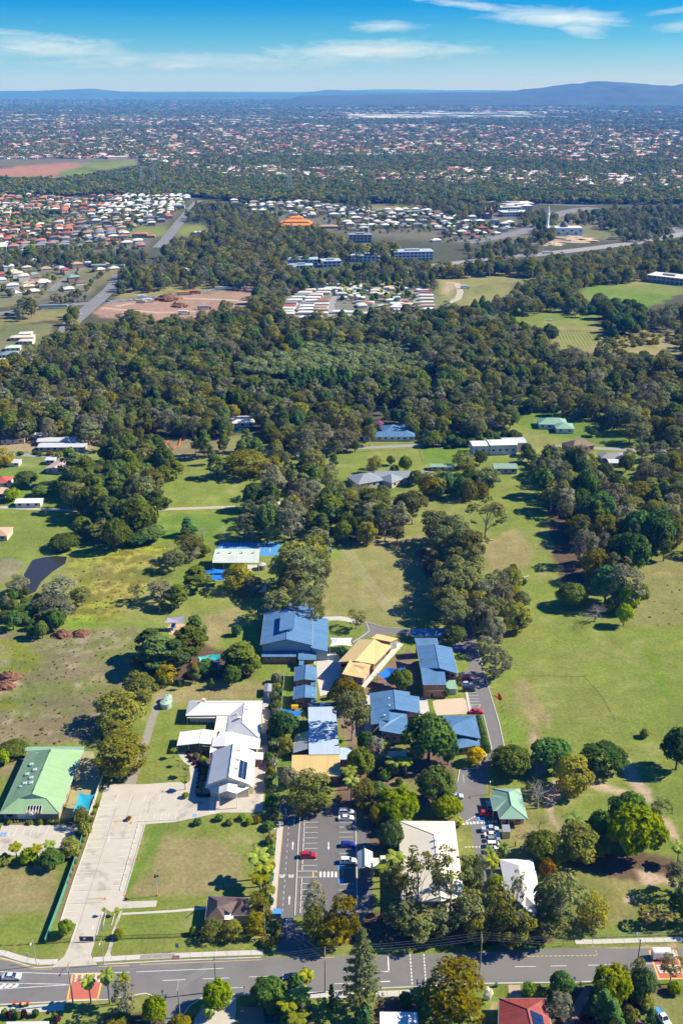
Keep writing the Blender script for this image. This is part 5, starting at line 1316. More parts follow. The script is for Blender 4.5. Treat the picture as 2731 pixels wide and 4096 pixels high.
# car park and hall gums
T_('Q3',690,1420,310,14,'greygum','grey green back tree of the clump at the car park entrance',zc=8);T_('Q3',720,1700,370,12,'bushgum','front left olive tree of the clump at the car park entrance');T_('Q3',1120,1620,480,14,'bushgum','largest right hand tree of the clump at the car park entrance');T_('Q3',950,1850,420,9,'bushgum','low front tree of the clump at the car park entrance')
T_('D',1060,620,250,23,'airygum','tall white limbed gum in front of the cream hall roof, left of two',zc=15);T_('D',1265,620,230,23,'airygum','tall white limbed gum in front of the cream hall roof, right of two',zc=15)
T_('D',1400,610,140,17,'gum','gum tree at the right corner of the cream hall');T_('D',1050,915,250,9,'gum','bushy gum filling the gap below the left tall white gum');T_('D',1210,905,210,9,'gum','bushy gum filling the gap below the right tall white gum');T_('D',1375,850,210,12,'gum','gum tree on the kerb of the ring road entrance');T_('D',950,850,190,11,'gum','dark gum at the left front corner of the cream hall');T_('D',1430,940,150,9,'bushgum','low olive tree beside the ring road entrance')
T_('D',1170,940,120,5,'limeshrub','bright green bush at the foot of the tall white gums');T_('D',920,640,130,12,'gum','slim gum between the palms and the cream hall wall')
T_('D',855,620,130,8,'palm','palm clump beside the cream entrance link, left of two');T_('D',905,560,120,9,'palm','palm clump beside the cream entrance link, right of two')
T_('D',880,380,150,10,'mid','green tree at the top left corner of the cream hall');T_('D',905,290,70,7,'limeshrub','yellow tipped tree behind the top left corner of the cream hall');T_('D',780,240,70,7,'bushgum','thin olive tree by the white cars')
T_('D',930,190,250,9,'lime','wide flat topped lime yellow tree above the cream hall');T_('D',1235,200,170,7.5,'lime','smaller lime yellow tree beside the ring road car bays')
T_('E',415,1110,190,15,'bushgum','olive gum in front of the white roofed cottage');T_('E',510,1230,250,12,'bushgum','low olive gum nearest the road below the white roofed cottage');T_('E',530,1040,95,17,'airygum','thin gum overlapping the white cottage roof');T_('E',720,1080,160,19,'gum','tall gum hiding the right end of the white cottage roof');T_('E',810,1080,260,18,'gum','largest gum between the white cottage and the park lawn');T_('E',720,1230,220,10,'gum','dark gum at the road edge below the park lawn');T_('E',1010,1130,180,11,'bushgum','leaning yellow-green gum at the edge of the park lawn');T_('E',250,1130,160,12,'gum','gum beside the narrow end of the ring road')
T_('E',390,970,100,4,'limeshrub','yellow shrubs at the top left of the white cottage')
T_('E',690,760,210,9,'mid','bright green tree behind the white cottage, left');T_('E',770,800,130,8,'mid','bright green tree behind the white cottage, right');T_('E',720,890,90,6,'rust','rust and yellow tree behind the white cottage')
T_('E',920,710,250,12,'bushgum','large green tree between the dirt loop and the park lawn');T_('E',1050,770,120,8,'mid','leafy tree right of the large dirt loop tree');T_('E',880,640,140,10,'palm','palm rising from the trees by the dirt loop')
T_('E',1270,670,330,15,'lime','huge bright green mango like dome tree by the dirt tracks');T_('E',1230,540,230,12,'dark','darker crown behind the huge bright dome tree');T_('E',1060,620,140,9,'dark','dark tree left of the huge bright dome tree');T_('E',1430,520,130,9,'airygum','thin tree right of the huge bright dome tree')
T_('E',1345,1190,110,5.5,'fan','left of two shaggy fan palms on the park lawn','fan palms');T_('E',1455,1185,115,5.8,'fan','right of two shaggy fan palms on the park lawn','fan palms')
T_('E',1550,940,170,11,'greygum','grey tree at the right edge of the park');T_('E',1540,800,100,7,'palm','palm at the right edge of the park');T_('E',1570,1130,150,9,'dark','dark tree at the right edge behind the fan palms')
T_('E',745,180,240,11,'dark','left dark spreading tree on the long lawn edge');T_('E',890,280,240,13,'bushgum','olive tree with a bare trunk in the middle of the dirt loop',zc=8.5);T_('E',1075,210,260,9,'dark','right dark spreading tree on the long lawn edge');T_('E',490,220,230,9,'mid','dark leafy tree beside the ring road bend')
T_('E',1540,150,190,16,'dark','tall dark tree at the right edge of the long lawn');T_('E',660,430,200,9,'bare','large bare grey tree beside the small green roofed house');T_('E',670,600,130,7,'bare','small thin leafless tree below the small green roofed house');T_('E',1100,500,45,4,'bare','tiny bare sapling on the looped lawn');T_('E',1330,42,55,3.5,'oliveshrub','lone small bush on the long lawn')
T_('O7',960,930,150,6,'lowpalm','leafy golden palm clump beside the parked white utility');T_('O7',785,930,140,7,'palm','slim palm on the verge by the parked white utility',zc=6.5);T_('O7',840,1070,190,11,'palm','tallest slim palm beside the ring road',zc=9.8);T_('O7',900,1330,150,4,'limeshrub','golden shrubs along the white cottage path');T_('O7',420,590,110,3,'lowpalm','pale agave like clump at the top right corner of the cream hall')
# school grounds
T_('B',345,1215,250,13,'bushgum','large olive gum at the head of the driveway');T_('B',220,1140,110,8,'greygum','grey tree left of the driveway gum')
T_('B',1020,930,270,17,'dark','largest dark green tree in front of the stepped blue roofs');T_('B',1130,1000,110,11,'dark','dark lower crown right of the largest school tree');T_('B',1060,1200,200,13,'mid','dark round tree between the garden and the ring road bays');T_('B',630,1070,140,11,'mid','green tree right of the yellow ribbed roof');T_('B',650,1230,130,10,'bushgum','dark olive tree left of the shaded garden lawn');T_('B',725,1240,110,8,'mid','brighter green tree beside the shaded garden lawn')
T_('B',560,1150,90,8,'palm','palm at the corner of the yellow ribbed roof');T_('B',575,1220,90,10,'palm','palm standing between the white cars and the olive tree');T_('B',830,1080,100,6,'lowpalm','dark palm clump beside the garden path, left');T_('B',890,1090,90,6,'palm','dark palm clump beside the garden path, right');T_('B',720,980,100,10,'greygum','grey leaved tree at the corner of the stepped blue roof');T_('B',785,995,50,7,'palm','slim palm beside the garden path');T_('B',660,960,90,9,'dark','dark tree below the tall striped trunk gum')
T_('B',1290,1020,105,6,'wattle','bright yellow flowering wattle at the ring road bend');T_('B',860,600,125,9,'mid','round green tree beside the large blue shade sail')
T_('B',580,800,180,19,'gum','tallest gum shading the pale blue school roof',zc=10);T_('B',545,660,160,13,'bushgum','bright olive tree behind the tallest school gum');T_('B',610,680,100,9,'bushgum','smaller olive tree right of the bright olive school tree')
T_('B',605,245,115,8,'airygum','small open crowned tree by the loop road');T_('B',1170,345,115,8,'mid','green tree at the end of the blue roofed shelter');T_('B',1140,340,60,6,'palm','palm beside the blue roofed shelter');T_('B',1110,665,50,4,'shrub','small round bush in front of the two storey block');T_('B',525,435,60,5,'shrub','small dark tree beside the white shade tent');T_('B',455,685,36,3,'shrub','small tree in the school courtyard')
for x_,y_,ww_,h_,k_ in ((1115,130,150,15,'gum'),(1100,60,150,18,'gum'),(1200,60,150,18,'gum'),(1340,90,170,15,'greygum'),(1440,110,150,14,'greygum'),(1330,230,130,14,'greygum'),(1390,310,130,13,'greygum'),(1340,390,100,9,'greygum'),(1400,480,170,13,'greygum'),(1290,150,120,13,'bushgum')):T_('B',x_,y_,ww_,h_,k_,'grey-green tree in the ragged row along the ring road','ragged tree row along the ring road')
T_('B',195,850,150,10,'dark','dark green tree beside the blue shade sail and timber fence');T_('B',200,960,80,7,'bushgum','small olive tree behind the yellow side roof')
# hedge along the timber fence
for k_ in range(26):
    f_=k_/25
    T_('Q1',250-130*f_+random.uniform(-30,40),30+1500*f_,random.uniform(100,150),random.uniform(2.2,4),('greyshrub','shrub','oliveshrub','shrub')[k_ % 4],'hedge shrub along the fence between church and school','hedge shrubs between church and school')
for k_ in range(12):
    f_=k_/11
    T_('C',1245-25*f_+random.uniform(-8,8),0+640*f_,random.uniform(45,60),random.uniform(2,4),('shrub','oliveshrub')[k_ % 2],'hedge shrub beside the school driveway fence','hedge shrubs beside the driveway')
for k_ in range(9):T_('Q3',200-30*k_/8,1690+36*k_,75,1.6,'oliveshrub','clipped hedge bush at the driveway entrance','clipped driveway hedge')
for k_ in range(14):T_('Q2',1195+90*k_/13,430+330*k_/13,62,2.0,'shrub','clipped hedge bush inside the ring road bend','hedge inside the ring road bend')
# church
T_('A',555,800,225,14,'bushgum','largest round olive tree beside the gravel track');T_('A',545,600,200,13,'bushgum','brownish olive tree second along the gravel track');T_('A',640,500,150,12,'bushgum','olive tree third along the gravel track');T_('A',520,690,120,8,'bushgum','low brown tree between the gravel track trees')
T_('A',735,345,180,15,'pine','leftmost dark pine of the group by the aqua sails');T_('A',690,300,120,13,'pine','pine behind the leftmost dark pine');T_('A',800,370,110,15,'pine','pine in the middle of the group by the aqua sails',zc=8);T_('A',870,300,150,16,'pine','broad pine right of the playground');T_('A',900,240,90,14,'pine','pine behind the broad playground pine');T_('A',1110,365,150,13,'pine','pine beside the school hall wall');T_('A',1150,410,90,10,'mid','lower crown in front of the hall pine');T_('A',945,425,85,6,'dark','dark dense bush in front of the aqua sails');T_('A',1060,430,80,6,'dark','dark bush right of the aqua sails');T_('A',885,430,50,9,'rust','brown conifer left of the aqua sails');T_('A',625,392,60,7,'pine','small pine at the edge of the ploughed field');T_('A',1085,252,42,5,'shrub','lone small round tree on the hall lawn');T_('A',760,440,100,8,'bushgum','low tree under the pine group')
T_('O3',48,870,90,3.5,'palm','small palm at the left of the carport',zc=3.2);T_('O3',225,1110,110,4.2,'palm','small palm beside the curved path, upper',zc=3.6);T_('O3',205,1290,120,4.2,'palm','small palm beside the curved path, middle',zc=3.6);T_('O3',120,1005,70,3,'palm','tiny palm behind the upper path palm',zc=2.5)
for k_,(x_,y_,w_) in enumerate(((370,940,95),(455,990,95),(480,1040,80),(475,1150,70),(455,1250,60),(435,1345,65),(410,1430,80))):T_('O3',x_,y_,w_,2.2,'limeshrub' if k_ % 2 else 'greyshrub','round pale green shrub in the church garden bed','round shrubs in the church garden bed')
T_('O3',350,860,130,2.4,'bare','leafless twiggy shrub in front of the carport, left',zc=1.2);T_('O3',510,840,140,2.6,'bare','leafless twiggy shrub in front of the carport, right',zc=1.2)
HB=[(250,900),(262,950),(300,1010),(345,1050),(385,1090),(410,1150),(425,1210),(410,1260),(398,1320),(388,1380),(378,1440),(390,1490),(440,1500),(490,1495),(540,1495),(430,900),(460,920)]
for x_,y_ in HB:T_('O3',x_,y_,58,0.9,'purple','low clipped purple hedge bush along the curved path','purple hedge along the curved path')
T_('O3',215,1490,90,1.8,'limeshrub','small green shrub on the church car park island');T_('Q4',940,245,75,1.3,'rust','reddish shrub on the car park island')
T_('Q4',80,1740,190,5,'lime','round lime green tree at the church driveway gate');T_('Q4',800,1810,130,2.6,'limeshrub','yellow-green bush at the black pool fence');T_('Q4',605,1495,60,2.4,'palm','left small tree in the drive island',zc=2.0);T_('Q4',780,1495,70,2.4,'palm','right small tree in the drive island',zc=2.0)
for x_,y_,k_ in ((1005,80,'shrub'),(1055,95,'oliveshrub'),(1110,75,'limeshrub'),(1145,95,'limeshrub'),(1180,85,'oliveshrub'),(905,100,'shrub')):T_('C',x_,y_,36,2.0,k_,'small shrub on the far edge of the church lawn','small shrubs on the church lawn edge')
for k_ in range(12):T_('Q4',520-430*k_/11+random.uniform(-8,8),60+1050*k_/11,55,1.5,('oliveshrub','limeshrub')[k_ % 2],'garden bush along the green steel fence','bushes along the green fence')
T_('C',1190,290,100,9,'palm','palm beside the driveway fence, nearest the lawn');T_('C',1215,330,90,8,'palm','lower palm beside the driveway fence');T_('C',1195,380,90,7,'palm','third palm beside the driveway fence');T_('C',1185,470,100,7,'bushgum','olive tree behind the brown bungalow');T_('C',1175,560,100,6,'bushgum','olive tree right of the brown bungalow');T_('C',970,585,100,5,'bushgum','left olive bush hiding the front of the brown bungalow');T_('C',1070,590,90,5,'bushgum','right olive bush hiding the front of the brown bungalow');T_('C',888,595,35,2.5,'limeshrub','small light shrub at the left of the brown bungalow')
T_('O4',1160,1090,220,6.5,'bushgum','olive tree beside the turquoise sail');T_('O4',1210,1260,180,5,'oliveshrub','yellowish bush at the end of the green fence');T_('O4',1000,1530,280,6,'bushgum','round olive tree beside the childcare car park')
T_('C',240,270,105,5,'dark','dark green tree beside the childcare car park');T_('C',130,250,75,4.5,'limeshrub','yellow-green round shrub by the left lawn');T_('C',20,265,60,3,'oliveshrub','low shrub at the left edge');T_('C',320,215,90,5,'bushgum','olive tree by the green fence')
for x_,y_,l_ in ((72,215,'left'),(170,225,'middle'),(232,200,'right')):T_('C',x_,y_,58,5,'palm',l_+' palm of three beside the childcare car park','palms at the childcare car park',zc=4.4)
for x_,k_ in ((135,'oliveshrub'),(430,'oliveshrub'),(575,'limeshrub'),(703,'shrub'),(812,'shrub')):T_('O4',x_,1195,75,1.5,k_,'small shrub in the bed before the childcare centre','childcare front bed shrubs')
T_('A',60,800,120,5,'mid','green bush at the left of the childcare roof');T_('A',10,830,70,5,'limeshrub','bright bush at the left edge')
# paddock trees on the left
for x_,y_,ww_,h_,k_,l_ in ((280,850,160,10,'greygum','broad grey tree beside the pond'),(85,840,110,9,'greygum','grey tree left of the pond'),(250,940,180,10,'greygum','pale olive tree below the pond'),(375,890,90,9,'gum','gum on the edge of the yellow paddock'),(110,970,140,5,'dark','dark thicket at the left below the pond'),(55,940,70,9,'bare','half bare tree at the left below the pond'),(630,880,75,8,'airygum','thin gum in the yellow paddock'),(740,870,130,10,'greygum','grey tree by the lavender sail'),(815,890,100,11,'pine','pine above the lavender sail'),(900,805,115,12,'pine','pine left of the nearer blue sail'),(1085,800,125,13,'bushgum','yellowish tree in front of the court shelter'),(1160,840,90,8,'greygum','grey bush tree by the small white cabin'),(870,660,120,13,'gum','gum left of the sports court'),(880,690,80,9,'greygum','grey half bare tree left of the sports court'),(800,720,100,11,'gum','dark gum at the top of the yellow paddock'),(300,650,130,7,'mid','rounded dark tree above the pond'),(690,610,130,8,'mid','rounded tree at the top of the yellow paddock'),(630,640,90,6,'dark','low dark bush at the top of the yellow paddock'),(940,690,50,6,'mid','small tree at the corner of the sports court'),(930,610,80,7,'bare','bare pale tree above the sports court'),(860,570,75,10,'conifer','dark conical tree above the sports court'),(720,460,100,15,'pine','lone pine on the lane'),(807,310,75,11,'pine','lone slender pine on the upper lawn'),(370,485,70,8,'greygum','grey tree on the lane'),(120,360,95,9,'mid','round green tree in the left paddock'),(190,415,75,6,'mid','low round tree by the white shed'),(300,390,90,11,'mid','dark tree right of the white shed'),(55,435,75,7,'lime','yellowish tree at the left edge by the white shed'),(20,250,90,11,'bushgum','tree with yellow skirts at the left edge'),(460,590,110,11,'gum','gum below the pine grove'),(380,580,90,10,'mid','dark tree below the pine grove'),(550,80,80,12,'bare','tall silver leafless tree'),(690,125,80,7,'rust','rust coloured tree beside the silver leafless tree'),(1140,280,190,14,'bushgum','broad olive tree in the middle of the school boundary'),(995,290,80,14,'pine','pine left of the broad olive boundary tree')):T_('F',x_,y_,ww_,h_,k_,l_)
for x_,y_,ww_,h_,k_,l_ in ((665,640,165,20,'airygum','lone tall spreading gum on the long lawn'),(790,900,55,9,'pine','small dark pine beside the white log'),(1060,1010,125,11,'mid','lone round green tree at the end of the forest edge'),(1170,1090,160,7,'bare','large fallen looking bare white tree'),(480,490,90,12,'dark','dark tree in the hedge row left of the lone gum'),(560,490,80,10,'dark','dark low tree in the hedge row'),(670,470,110,14,'gum','gum behind the lone spreading gum'),(340,470,60,9,'mid','tree beside the grey roofed house'),(560,380,90,10,'bushgum','olive tree in front of the white modern house'),(635,380,60,9,'mid','tree beside the white modern house'),(165,225,60,6,'pink','pink blossoming tree beside the blue roofed house'),(880,135,100,7,'dark','dark spreading tree by the swimming pool house'),(1150,265,45,5,'dark','small dark tree on the lawn of the green house'),(1325,255,95,13,'gum','gum tree on the right hand lawn'),(455,1020,70,9,'bushgum','small olive tree at the oval corner'),(840,950,20,3,'shrub','small bush by the white log'),(1195,225,25,6,'cypress','small cypress on the green house lawn'),(1210,160,40,9,'bare','purple grey bare tree on the forest edge'),(490,330,24,2.2,'shrub','tiny bush on the bright paddock')):T_('H',x_,y_,ww_,h_,k_,l_)

# --- woods: filled from outlines
WOODS=[]      # x, y, width, height, kind
def wood(fr,pts,spacing,kinds,hr=(9,16),ratio=(0.55,0.85),region='wood',edge=0.0):
    zc=0.5*(hr[0]+hr[1])*0.62
    P=[(q.x,q.y) for q in (w(fr,*p,zc) for p in pts)]
    xs=[p[0] for p in P];ys_=[p[1] for p in P]
    area=abs(sum(P[i][0]*P[(i+1) % len(P)][1]-P[(i+1) % len(P)][0]*P[i][1] for i in range(len(P))))/2
    n=int(area/spacing**2*((max(xs)-min(xs))*(max(ys_)-min(ys_))/max(area,1)))
    gx=np.arange(min(xs),max(xs),spacing);gy=np.arange(min(ys_),max(ys_),spacing)
    X,Y=np.meshgrid(gx,gy)
    X=X+RNG.uniform(-.45,.45,X.shape)*spacing;Y=Y+RNG.uniform(-.45,.45,Y.shape)*spacing
    X,Y=X.ravel(),Y.ravel()
    m=inpoly(X,Y,P)
    for x,y in zip(X[m],Y[m]):
        # kinds drift in patches
        v=(float(vnoise(np.array([x]),np.array([y]),45,77)[0])*0.5+RNG.random()*0.5)
        k=kinds[min(len(kinds)-1,int(v*len(kinds)))]
        h=RNG.uniform(*hr)*(0.62+0.62*RNG.random())
        if k in ('cypress',):wd=h*0.24
        elif k in ('pine','conifer'):wd=h*RNG.uniform(0.36,0.52)
        elif k=='palm':wd=5.0
        else:wd=h*RNG.uniform(*ratio)
        WOODS.append((x,y,wd,h,k,region))
MIXG=['gum','airygum','bushgum','gum','mid','greygum','gum','pine','bushgum','dark']
wood('F',[(400,260),(560,180),(720,150),(770,250),(760,330),(690,400),(640,480),(660,530),(560,640),(470,600),(340,440),(330,300)],7.5,['pine','pine','mid','pine','gum'],(13,19),region='pine grove left of the lawns')
wood('F',[(1230,330),(1420,260),(1568,330),(1568,560),(1480,590),(1380,610),(1130,590),(1090,470),(1200,420)],9.5,MIXG,(10,16),region='boundary belt above the sports court')
wood('F',[(1330,600),(1480,620),(1490,760),(1450,960),(1270,960),(1260,850),(1370,700)],8.0,['gum','gum','airygum','bushgum'],(13,20),region='tree row between the courts and the oval')
wood('H',[(0,520),(230,520),(350,600),(330,700),(130,720),(-20,720)],8.0,MIXG,(11,17),region='belt at the top of the oval')
wood('H',[(430,660),(560,640),(610,760),(630,960),(570,1100),(470,1110),(440,980),(420,780)],7.5,['gum','gum','gum','bushgum'],(14,20),region='gum row right of the oval')
wood('H',[(600,930),(840,920),(890,1060),(860,1149),(600,1149),(580,1060)],8.0,['greygum','greygum','bushgum','gum'],(9,14),region='grey thicket beside the long lawn')
wood('H',[(880,330),(1100,380),(1300,470),(1568,470),(1568,760),(1430,800),(1330,860),(1330,1000),(1200,960),(1110,820),(1020,640),(930,520)],8.6,MIXG+['bushgum','lime'],(11,18),region='forest right of the long lawn')
wood('H',[(0,150),(130,150),(160,250),(100,310),(0,320)],8,MIXG,(8,13),region='garden trees left of the blue roofed house');wood('H',[(100,380),(330,370),(330,420),(100,440)],9,['dark','mid','bushgum'],(6,9),region='trees behind the grey roofed house')
wood('H',[(350,265),(830,265),(830,300),(640,300),(350,318)],5.0,['dark','mid','dark'],(5,7),(0.8,1.0),region='hedge row behind the blue roofed house')
wood('H',[(820,300),(1050,330),(1050,400),(900,440),(820,380)],8.5,MIXG,(9,14),region='trees by the white modern house');wood('H',[(380,450),(700,430),(700,550),(400,545)],8.0,['dark','bushgum','dark','gum'],(8,13),region='hedge of trees beside the grey roofed house')
wood('H',[(1300,340),(1568,330),(1568,480),(1300,470)],10,MIXG,(9,15),region='trees by the right hand lane');wood('H',[(1050,100),(1200,120),(1568,150),(1568,290),(1320,260),(1200,180),(1100,120)],9.0,MIXG,(10,16),region='forest edge by the right hand lawns')
wood('H',[(1200,1000),(1380,980),(1400,1100),(1300,1149),(1200,1120)],9,['bushgum','mid','lime'],(7,11),region='scrub at the bare white tree');wood('A',[(0,80),(130,40),(330,140),(300,220),(200,260),(0,230)],6.5,['greygum','mid','dark','greyshrub'],(4,8),region='thicket below the pond')
wood('F',[(0,40),(470,40),(620,30),(700,130),(470,190),(380,150),(230,130),(0,120)],9,MIXG,(11,16),region='trees behind the long sheds');wood('F',[(620,30),(1040,20),(1080,60),(1060,140),(800,120),(680,120)],9,MIXG+['palm'],(10,15),region='garden forest by the white roofed house');wood('F',[(880,160),(1200,150),(1230,250),(1170,260),(1050,230),(900,240)],11,['pine','pine','mid'],(12,17),region='pines around the bare earth yard');wood('F',[(1200,30),(1568,30),(1568,200),(1370,220),(1230,200)],8.5,MIXG+['dark'],(10,15),region='trees above the country lane');wood('F',[(1180,240),(1568,250),(1568,330),(1200,330)],11,MIXG,(8,13),region='garden trees below the country lane')
wood('F',[(60,225),(360,235),(360,250),(60,245)],4.5,['shrub','oliveshrub'],(2,3),(1,1.3),region='hedge in front of the long sheds')
wood('A',[(660,440),(900,440),(1200,400),(1200,460),(950,480),(720,480)],7.0,['bushgum','pine','dark'],(5,9),region='undergrowth below the pines')
wood('Q7',[(-200,880),(560,880),(560,960),(0,1000)],3.2,['shrub','oliveshrub','shrub'],(1.5,3),(0.9,1.2),region='garden bed below the Norfolk pine')
wood('E',[(-650,1180),(720,1230),(700,1330),(-600,1330)],7,['oliveshrub','shrub','greyshrub'],(1.5,3.5),(0.9,1.3),region='undergrowth along the far verge of the main road')
wood('B',[(560,990),(900,1090),(960,1300),(700,1330),(480,1330),(480,1250)],7,['shrub','oliveshrub','lowpalm'],(1.8,3.5),(0.9,1.2),region='school garden undergrowth')
# the great wood between the lawns and the caravan park
wood('N',[(-560,470),(0,350),(30,470),(250,500),(380,540),(700,560),(900,560),(1400,560),(1568,540),(1568,800),(1200,800),(1000,680),(680,680),(560,790),(160,720),(120,640),(-560,640)],8.8,MIXG,(10,16),region='great wood behind the lawns')
wood('N',[(-560,180),(-100,100),(400,110),(680,100),(1100,60),(1568,60),(1568,540),(1350,540),(1340,420),(1180,290),(960,250),(560,250),(300,340),(0,360),(-560,440)],9.0,MIXG+['greygum'],(10,17),region='great wood behind the lawns')
wood('N',[(60,360),(330,340),(560,260),(960,255),(1180,295),(1340,420),(1200,450),(850,460),(380,460),(60,440)],4.0,['mangrove'],(5.5,8),(0.75,1.0),region='even grey-green plantation')
wood('N',[(380,455),(820,455),(830,510),(560,560),(420,540)],5.0,['cypress','conifer','cypress'],(12,17),region='dark conifer block behind the lawns');wood('N',[(130,560),(400,570),(400,620),(130,640)],6.0,['cypress','conifer','mid'],(10,14),region='dark conifer block behind the lawns')
wood('M',[(-60,600),(0,330),(200,260),(330,150),(480,90),(600,70),(900,60),(1300,60),(1568,60),(1568,300),(1320,290),(1000,330),(960,330),(860,330),(740,360),(700,420),(440,390),(300,400),(260,440),(300,640),(200,740),(-60,740)],9.2,MIXG,(10,16),region='great wood on the left');wood('M',[(300,440),(720,430),(900,410),(1000,330),(1350,300),(1568,480),(1568,640),(1460,640),(1400,700),(1000,700),(720,660),(640,720),(300,640)],9.0,MIXG+['mid','pine'],(10,16),region='great wood on the left')
wood('N',[(1500,80),(1568,60),(1700,130),(1880,180),(1960,330),(2980,350),(2980,460),(1900,430),(1568,470)],9.2,MIXG,(10,16),region='great wood on the right');wood('L',[(-100,1010),(160,960),(400,1000),(640,1070),(700,1205),(900,1300),(1700,1250),(1700,1700),(-100,1500)],9.4,MIXG,(10,16),region='great wood on the right')
wood('N',[(820,470),(1200,470),(1330,600),(880,610)],8.8,MIXG,(11,17),region='great wood behind the lawns');wood('N',[(1420,620),(1800,620),(1800,740),(1568,830),(1440,780)],8.8,MIXG,(10,15),region='great wood behind the lawns')
wood('O5',[(1290,790),(1568,690),(1568,1000),(1290,1000)],3.6,['shrub','bushgum','oliveshrub'],(3,6),(.8,1.1),region='bottom garden undergrowth');wood('Q6',[(0,860),(420,800),(760,1000),(700,1300),(400,1300),(380,1060),(0,1000)],3.4,['shrub','lowpalm','oliveshrub'],(2,4),(.8,1.1),region='bottom garden undergrowth');wood('O6',[(200,850),(1250,870),(1250,1080),(1000,1380),(700,1380),(500,1080),(250,1000)],4.2,['shrub','oliveshrub','conifer','shrub'],(2.5,5),(.8,1.1),region='bottom garden undergrowth')
# the country a step outside the frame
wood('G',[(1568,700),(2200,680),(2300,1010),(2500,1500),(1720,1440),(1640,1290),(1568,1010)],9.5,MIXG,(9,16),region='outlying wood');wood('G',[(-700,700),(-30,720),(-30,990),(-700,1010)],9.5,MIXG,(9,16),region='outlying wood');wood('G',[(-700,1300),(-60,1280),(-60,1440),(-700,1500)],14,MIXG,(8,13),region='outlying trees');wood('G',[(1600,1780),(2200,1800),(2300,2120),(1620,2100)],15,MIXG,(8,13),region='outlying trees');wood('G',[(1600,2280),(2400,2270),(2400,2400),(1600,2400)],11,MIXG,(7,11),region='outlying trees');wood('G',[(-800,2330),(-60,2330),(-60,2420),(-800,2420)],11,MIXG,(7,11),region='outlying trees')
# far belts
wood('L',[(-260,650),(340,590),(700,570),(1200,500),(1700,440),(1700,690),(1390,660),(1180,700),(870,720),(860,880),(700,900),(480,910),(390,820),(430,750),(590,730),(600,680),(400,640),(0,670)],10,MIXG[:6],(11,17),region='belt below the motorway')
wood('L',[(130,890),(300,850),(480,870),(480,930),(250,940),(140,950)],10,MIXG,(9,14),region='park trees');wood('L',[(800,850),(1010,850),(1010,930),(820,930)],11,['mid','dark','gum'],(10,14),region='park trees');wood('L',[(1030,860),(1300,880),(1300,1060),(1000,1060)],10,['gum','dark','mid'],(11,16),region='park trees');wood('L',[(1330,900),(1600,870),(1700,1080),(1330,1010)],12,['gum','greygum'],(11,16),region='park trees')
wood('L',[(950,1110),(1150,1090),(1300,1080),(1568,1090),(1568,1160),(1300,1150),(1160,1190),(980,1160)],8,['greyshrub','oliveshrub','mid'],(2.5,4),(1.2,1.8),region='low scrub')
wood('K',[(-60,620),(-60,440),(120,480),(300,440),(380,360),(640,360),(900,480),(1130,480),(1200,500),(1120,560),(860,540),(680,560),(460,570),(200,580)],11,MIXG[:6],(11,17),region='wood around the temple');wood('K',[(-60,440),(-60,260),(100,260),(330,270),(380,350),(300,440),(120,480)],11,MIXG[:6],(12,17),region='wood left of the temple')
wood('K',[(-60,620),(400,600),(480,650),(860,620),(1130,580),(1230,600),(1400,600),(1420,690),(1440,760),(1290,735),(760,725),(620,740),(380,800),(300,760),(-60,730)],10,MIXG+['palm'],(9,15),region='trees behind the caravan park');wood('K',[(230,760),(380,800),(390,960),(220,960),(190,860)],9,MIXG,(11,17),region='trees left of the caravan park')
wood('J',[(1040,620),(1200,470),(1270,430),(1568,380),(1700,480),(1700,720),(1200,740),(820,780),(820,640)],11,MIXG[:7],(11,16),region='wood between the estates');wood('J',[(0,560),(200,500),(640,540),(1000,520),(1040,600),(820,600),(600,590),(400,600),(0,610)],9.5,MIXG,(9,14),region='belt below the estate');wood('J',[(0,620),(480,640),(820,640),(810,700),(640,780),(640,800),(400,830),(0,850)],23,MIXG+['shrub','lime'],(5,10),region='garden trees of the left suburb');wood('J',[(380,830),(560,800),(600,850),(480,880),(380,870)],8,['shrub','greyshrub','mid'],(3,6),region='bank by the bridge');wood('J',[(100,880),(240,860),(240,950),(130,950)],11,['gum','greygum'],(12,16),region='bank by the bridge');wood('J',[(460,930),(560,900),(520,1000),(450,1010)],10,['gum','mid'],(8,12),region='bank by the bridge')
wood('J',[(870,970),(980,950),(1000,1034),(870,1034)],9,['gum'],(14,18),region='tall gums below the earthworks');wood('J',[(1400,940),(1568,920),(1568,1034),(1400,1034)],9,['gum'],(14,18),region='tall gums below the earthworks')
wood('J',[(1280,260),(1360,200),(1500,190),(1700,210),(1700,380),(1460,360),(1440,300),(1300,300)],13,MIXG,(9,14),region='trees beyond the avenue')
wood('K',[(640,160),(760,170),(980,220),(1000,160),(1440,210),(1568,190),(1568,150),(640,130)],14,MIXG,(10,15),region='belt behind the middle estate');wood('L',[(-200,30),(60,200),(300,190),(330,220),(200,270),(60,280),(-200,220)],14,MIXG,(10,15),region='belt behind the middle estate')
wood('L',[(440,250),(620,240),(640,420),(500,440),(560,330),(480,330)],12,MIXG,(10,15),region='trees by the mosque');wood('L',[(640,290),(700,280),(690,400),(560,520),(600,420)],12,MIXG,(11,15),region='trees by the mosque');wood('L',[(740,260),(1150,250),(1500,330),(1500,430),(1130,440),(1100,360),(900,330),(760,320)],15,MIXG,(9,14),region='trees right of the mosque');wood('L',[(960,230),(1700,200),(1700,340),(1250,320),(980,280)],14,MIXG,(10,15),region='trees right of the mosque');wood('L',[(60,470),(540,440),(560,530),(100,570)],14,MIXG,(9,13),region='trees along the motorway')
for k_ in range(70):
    p_=w('K',RNG.uniform(770,1290),RNG.uniform(735,880));WOODS.append((p_.x,p_.y,4.6,RNG.uniform(5,9),'palm' if k_ % 3 else 'shrub','palms of the caravan park'))
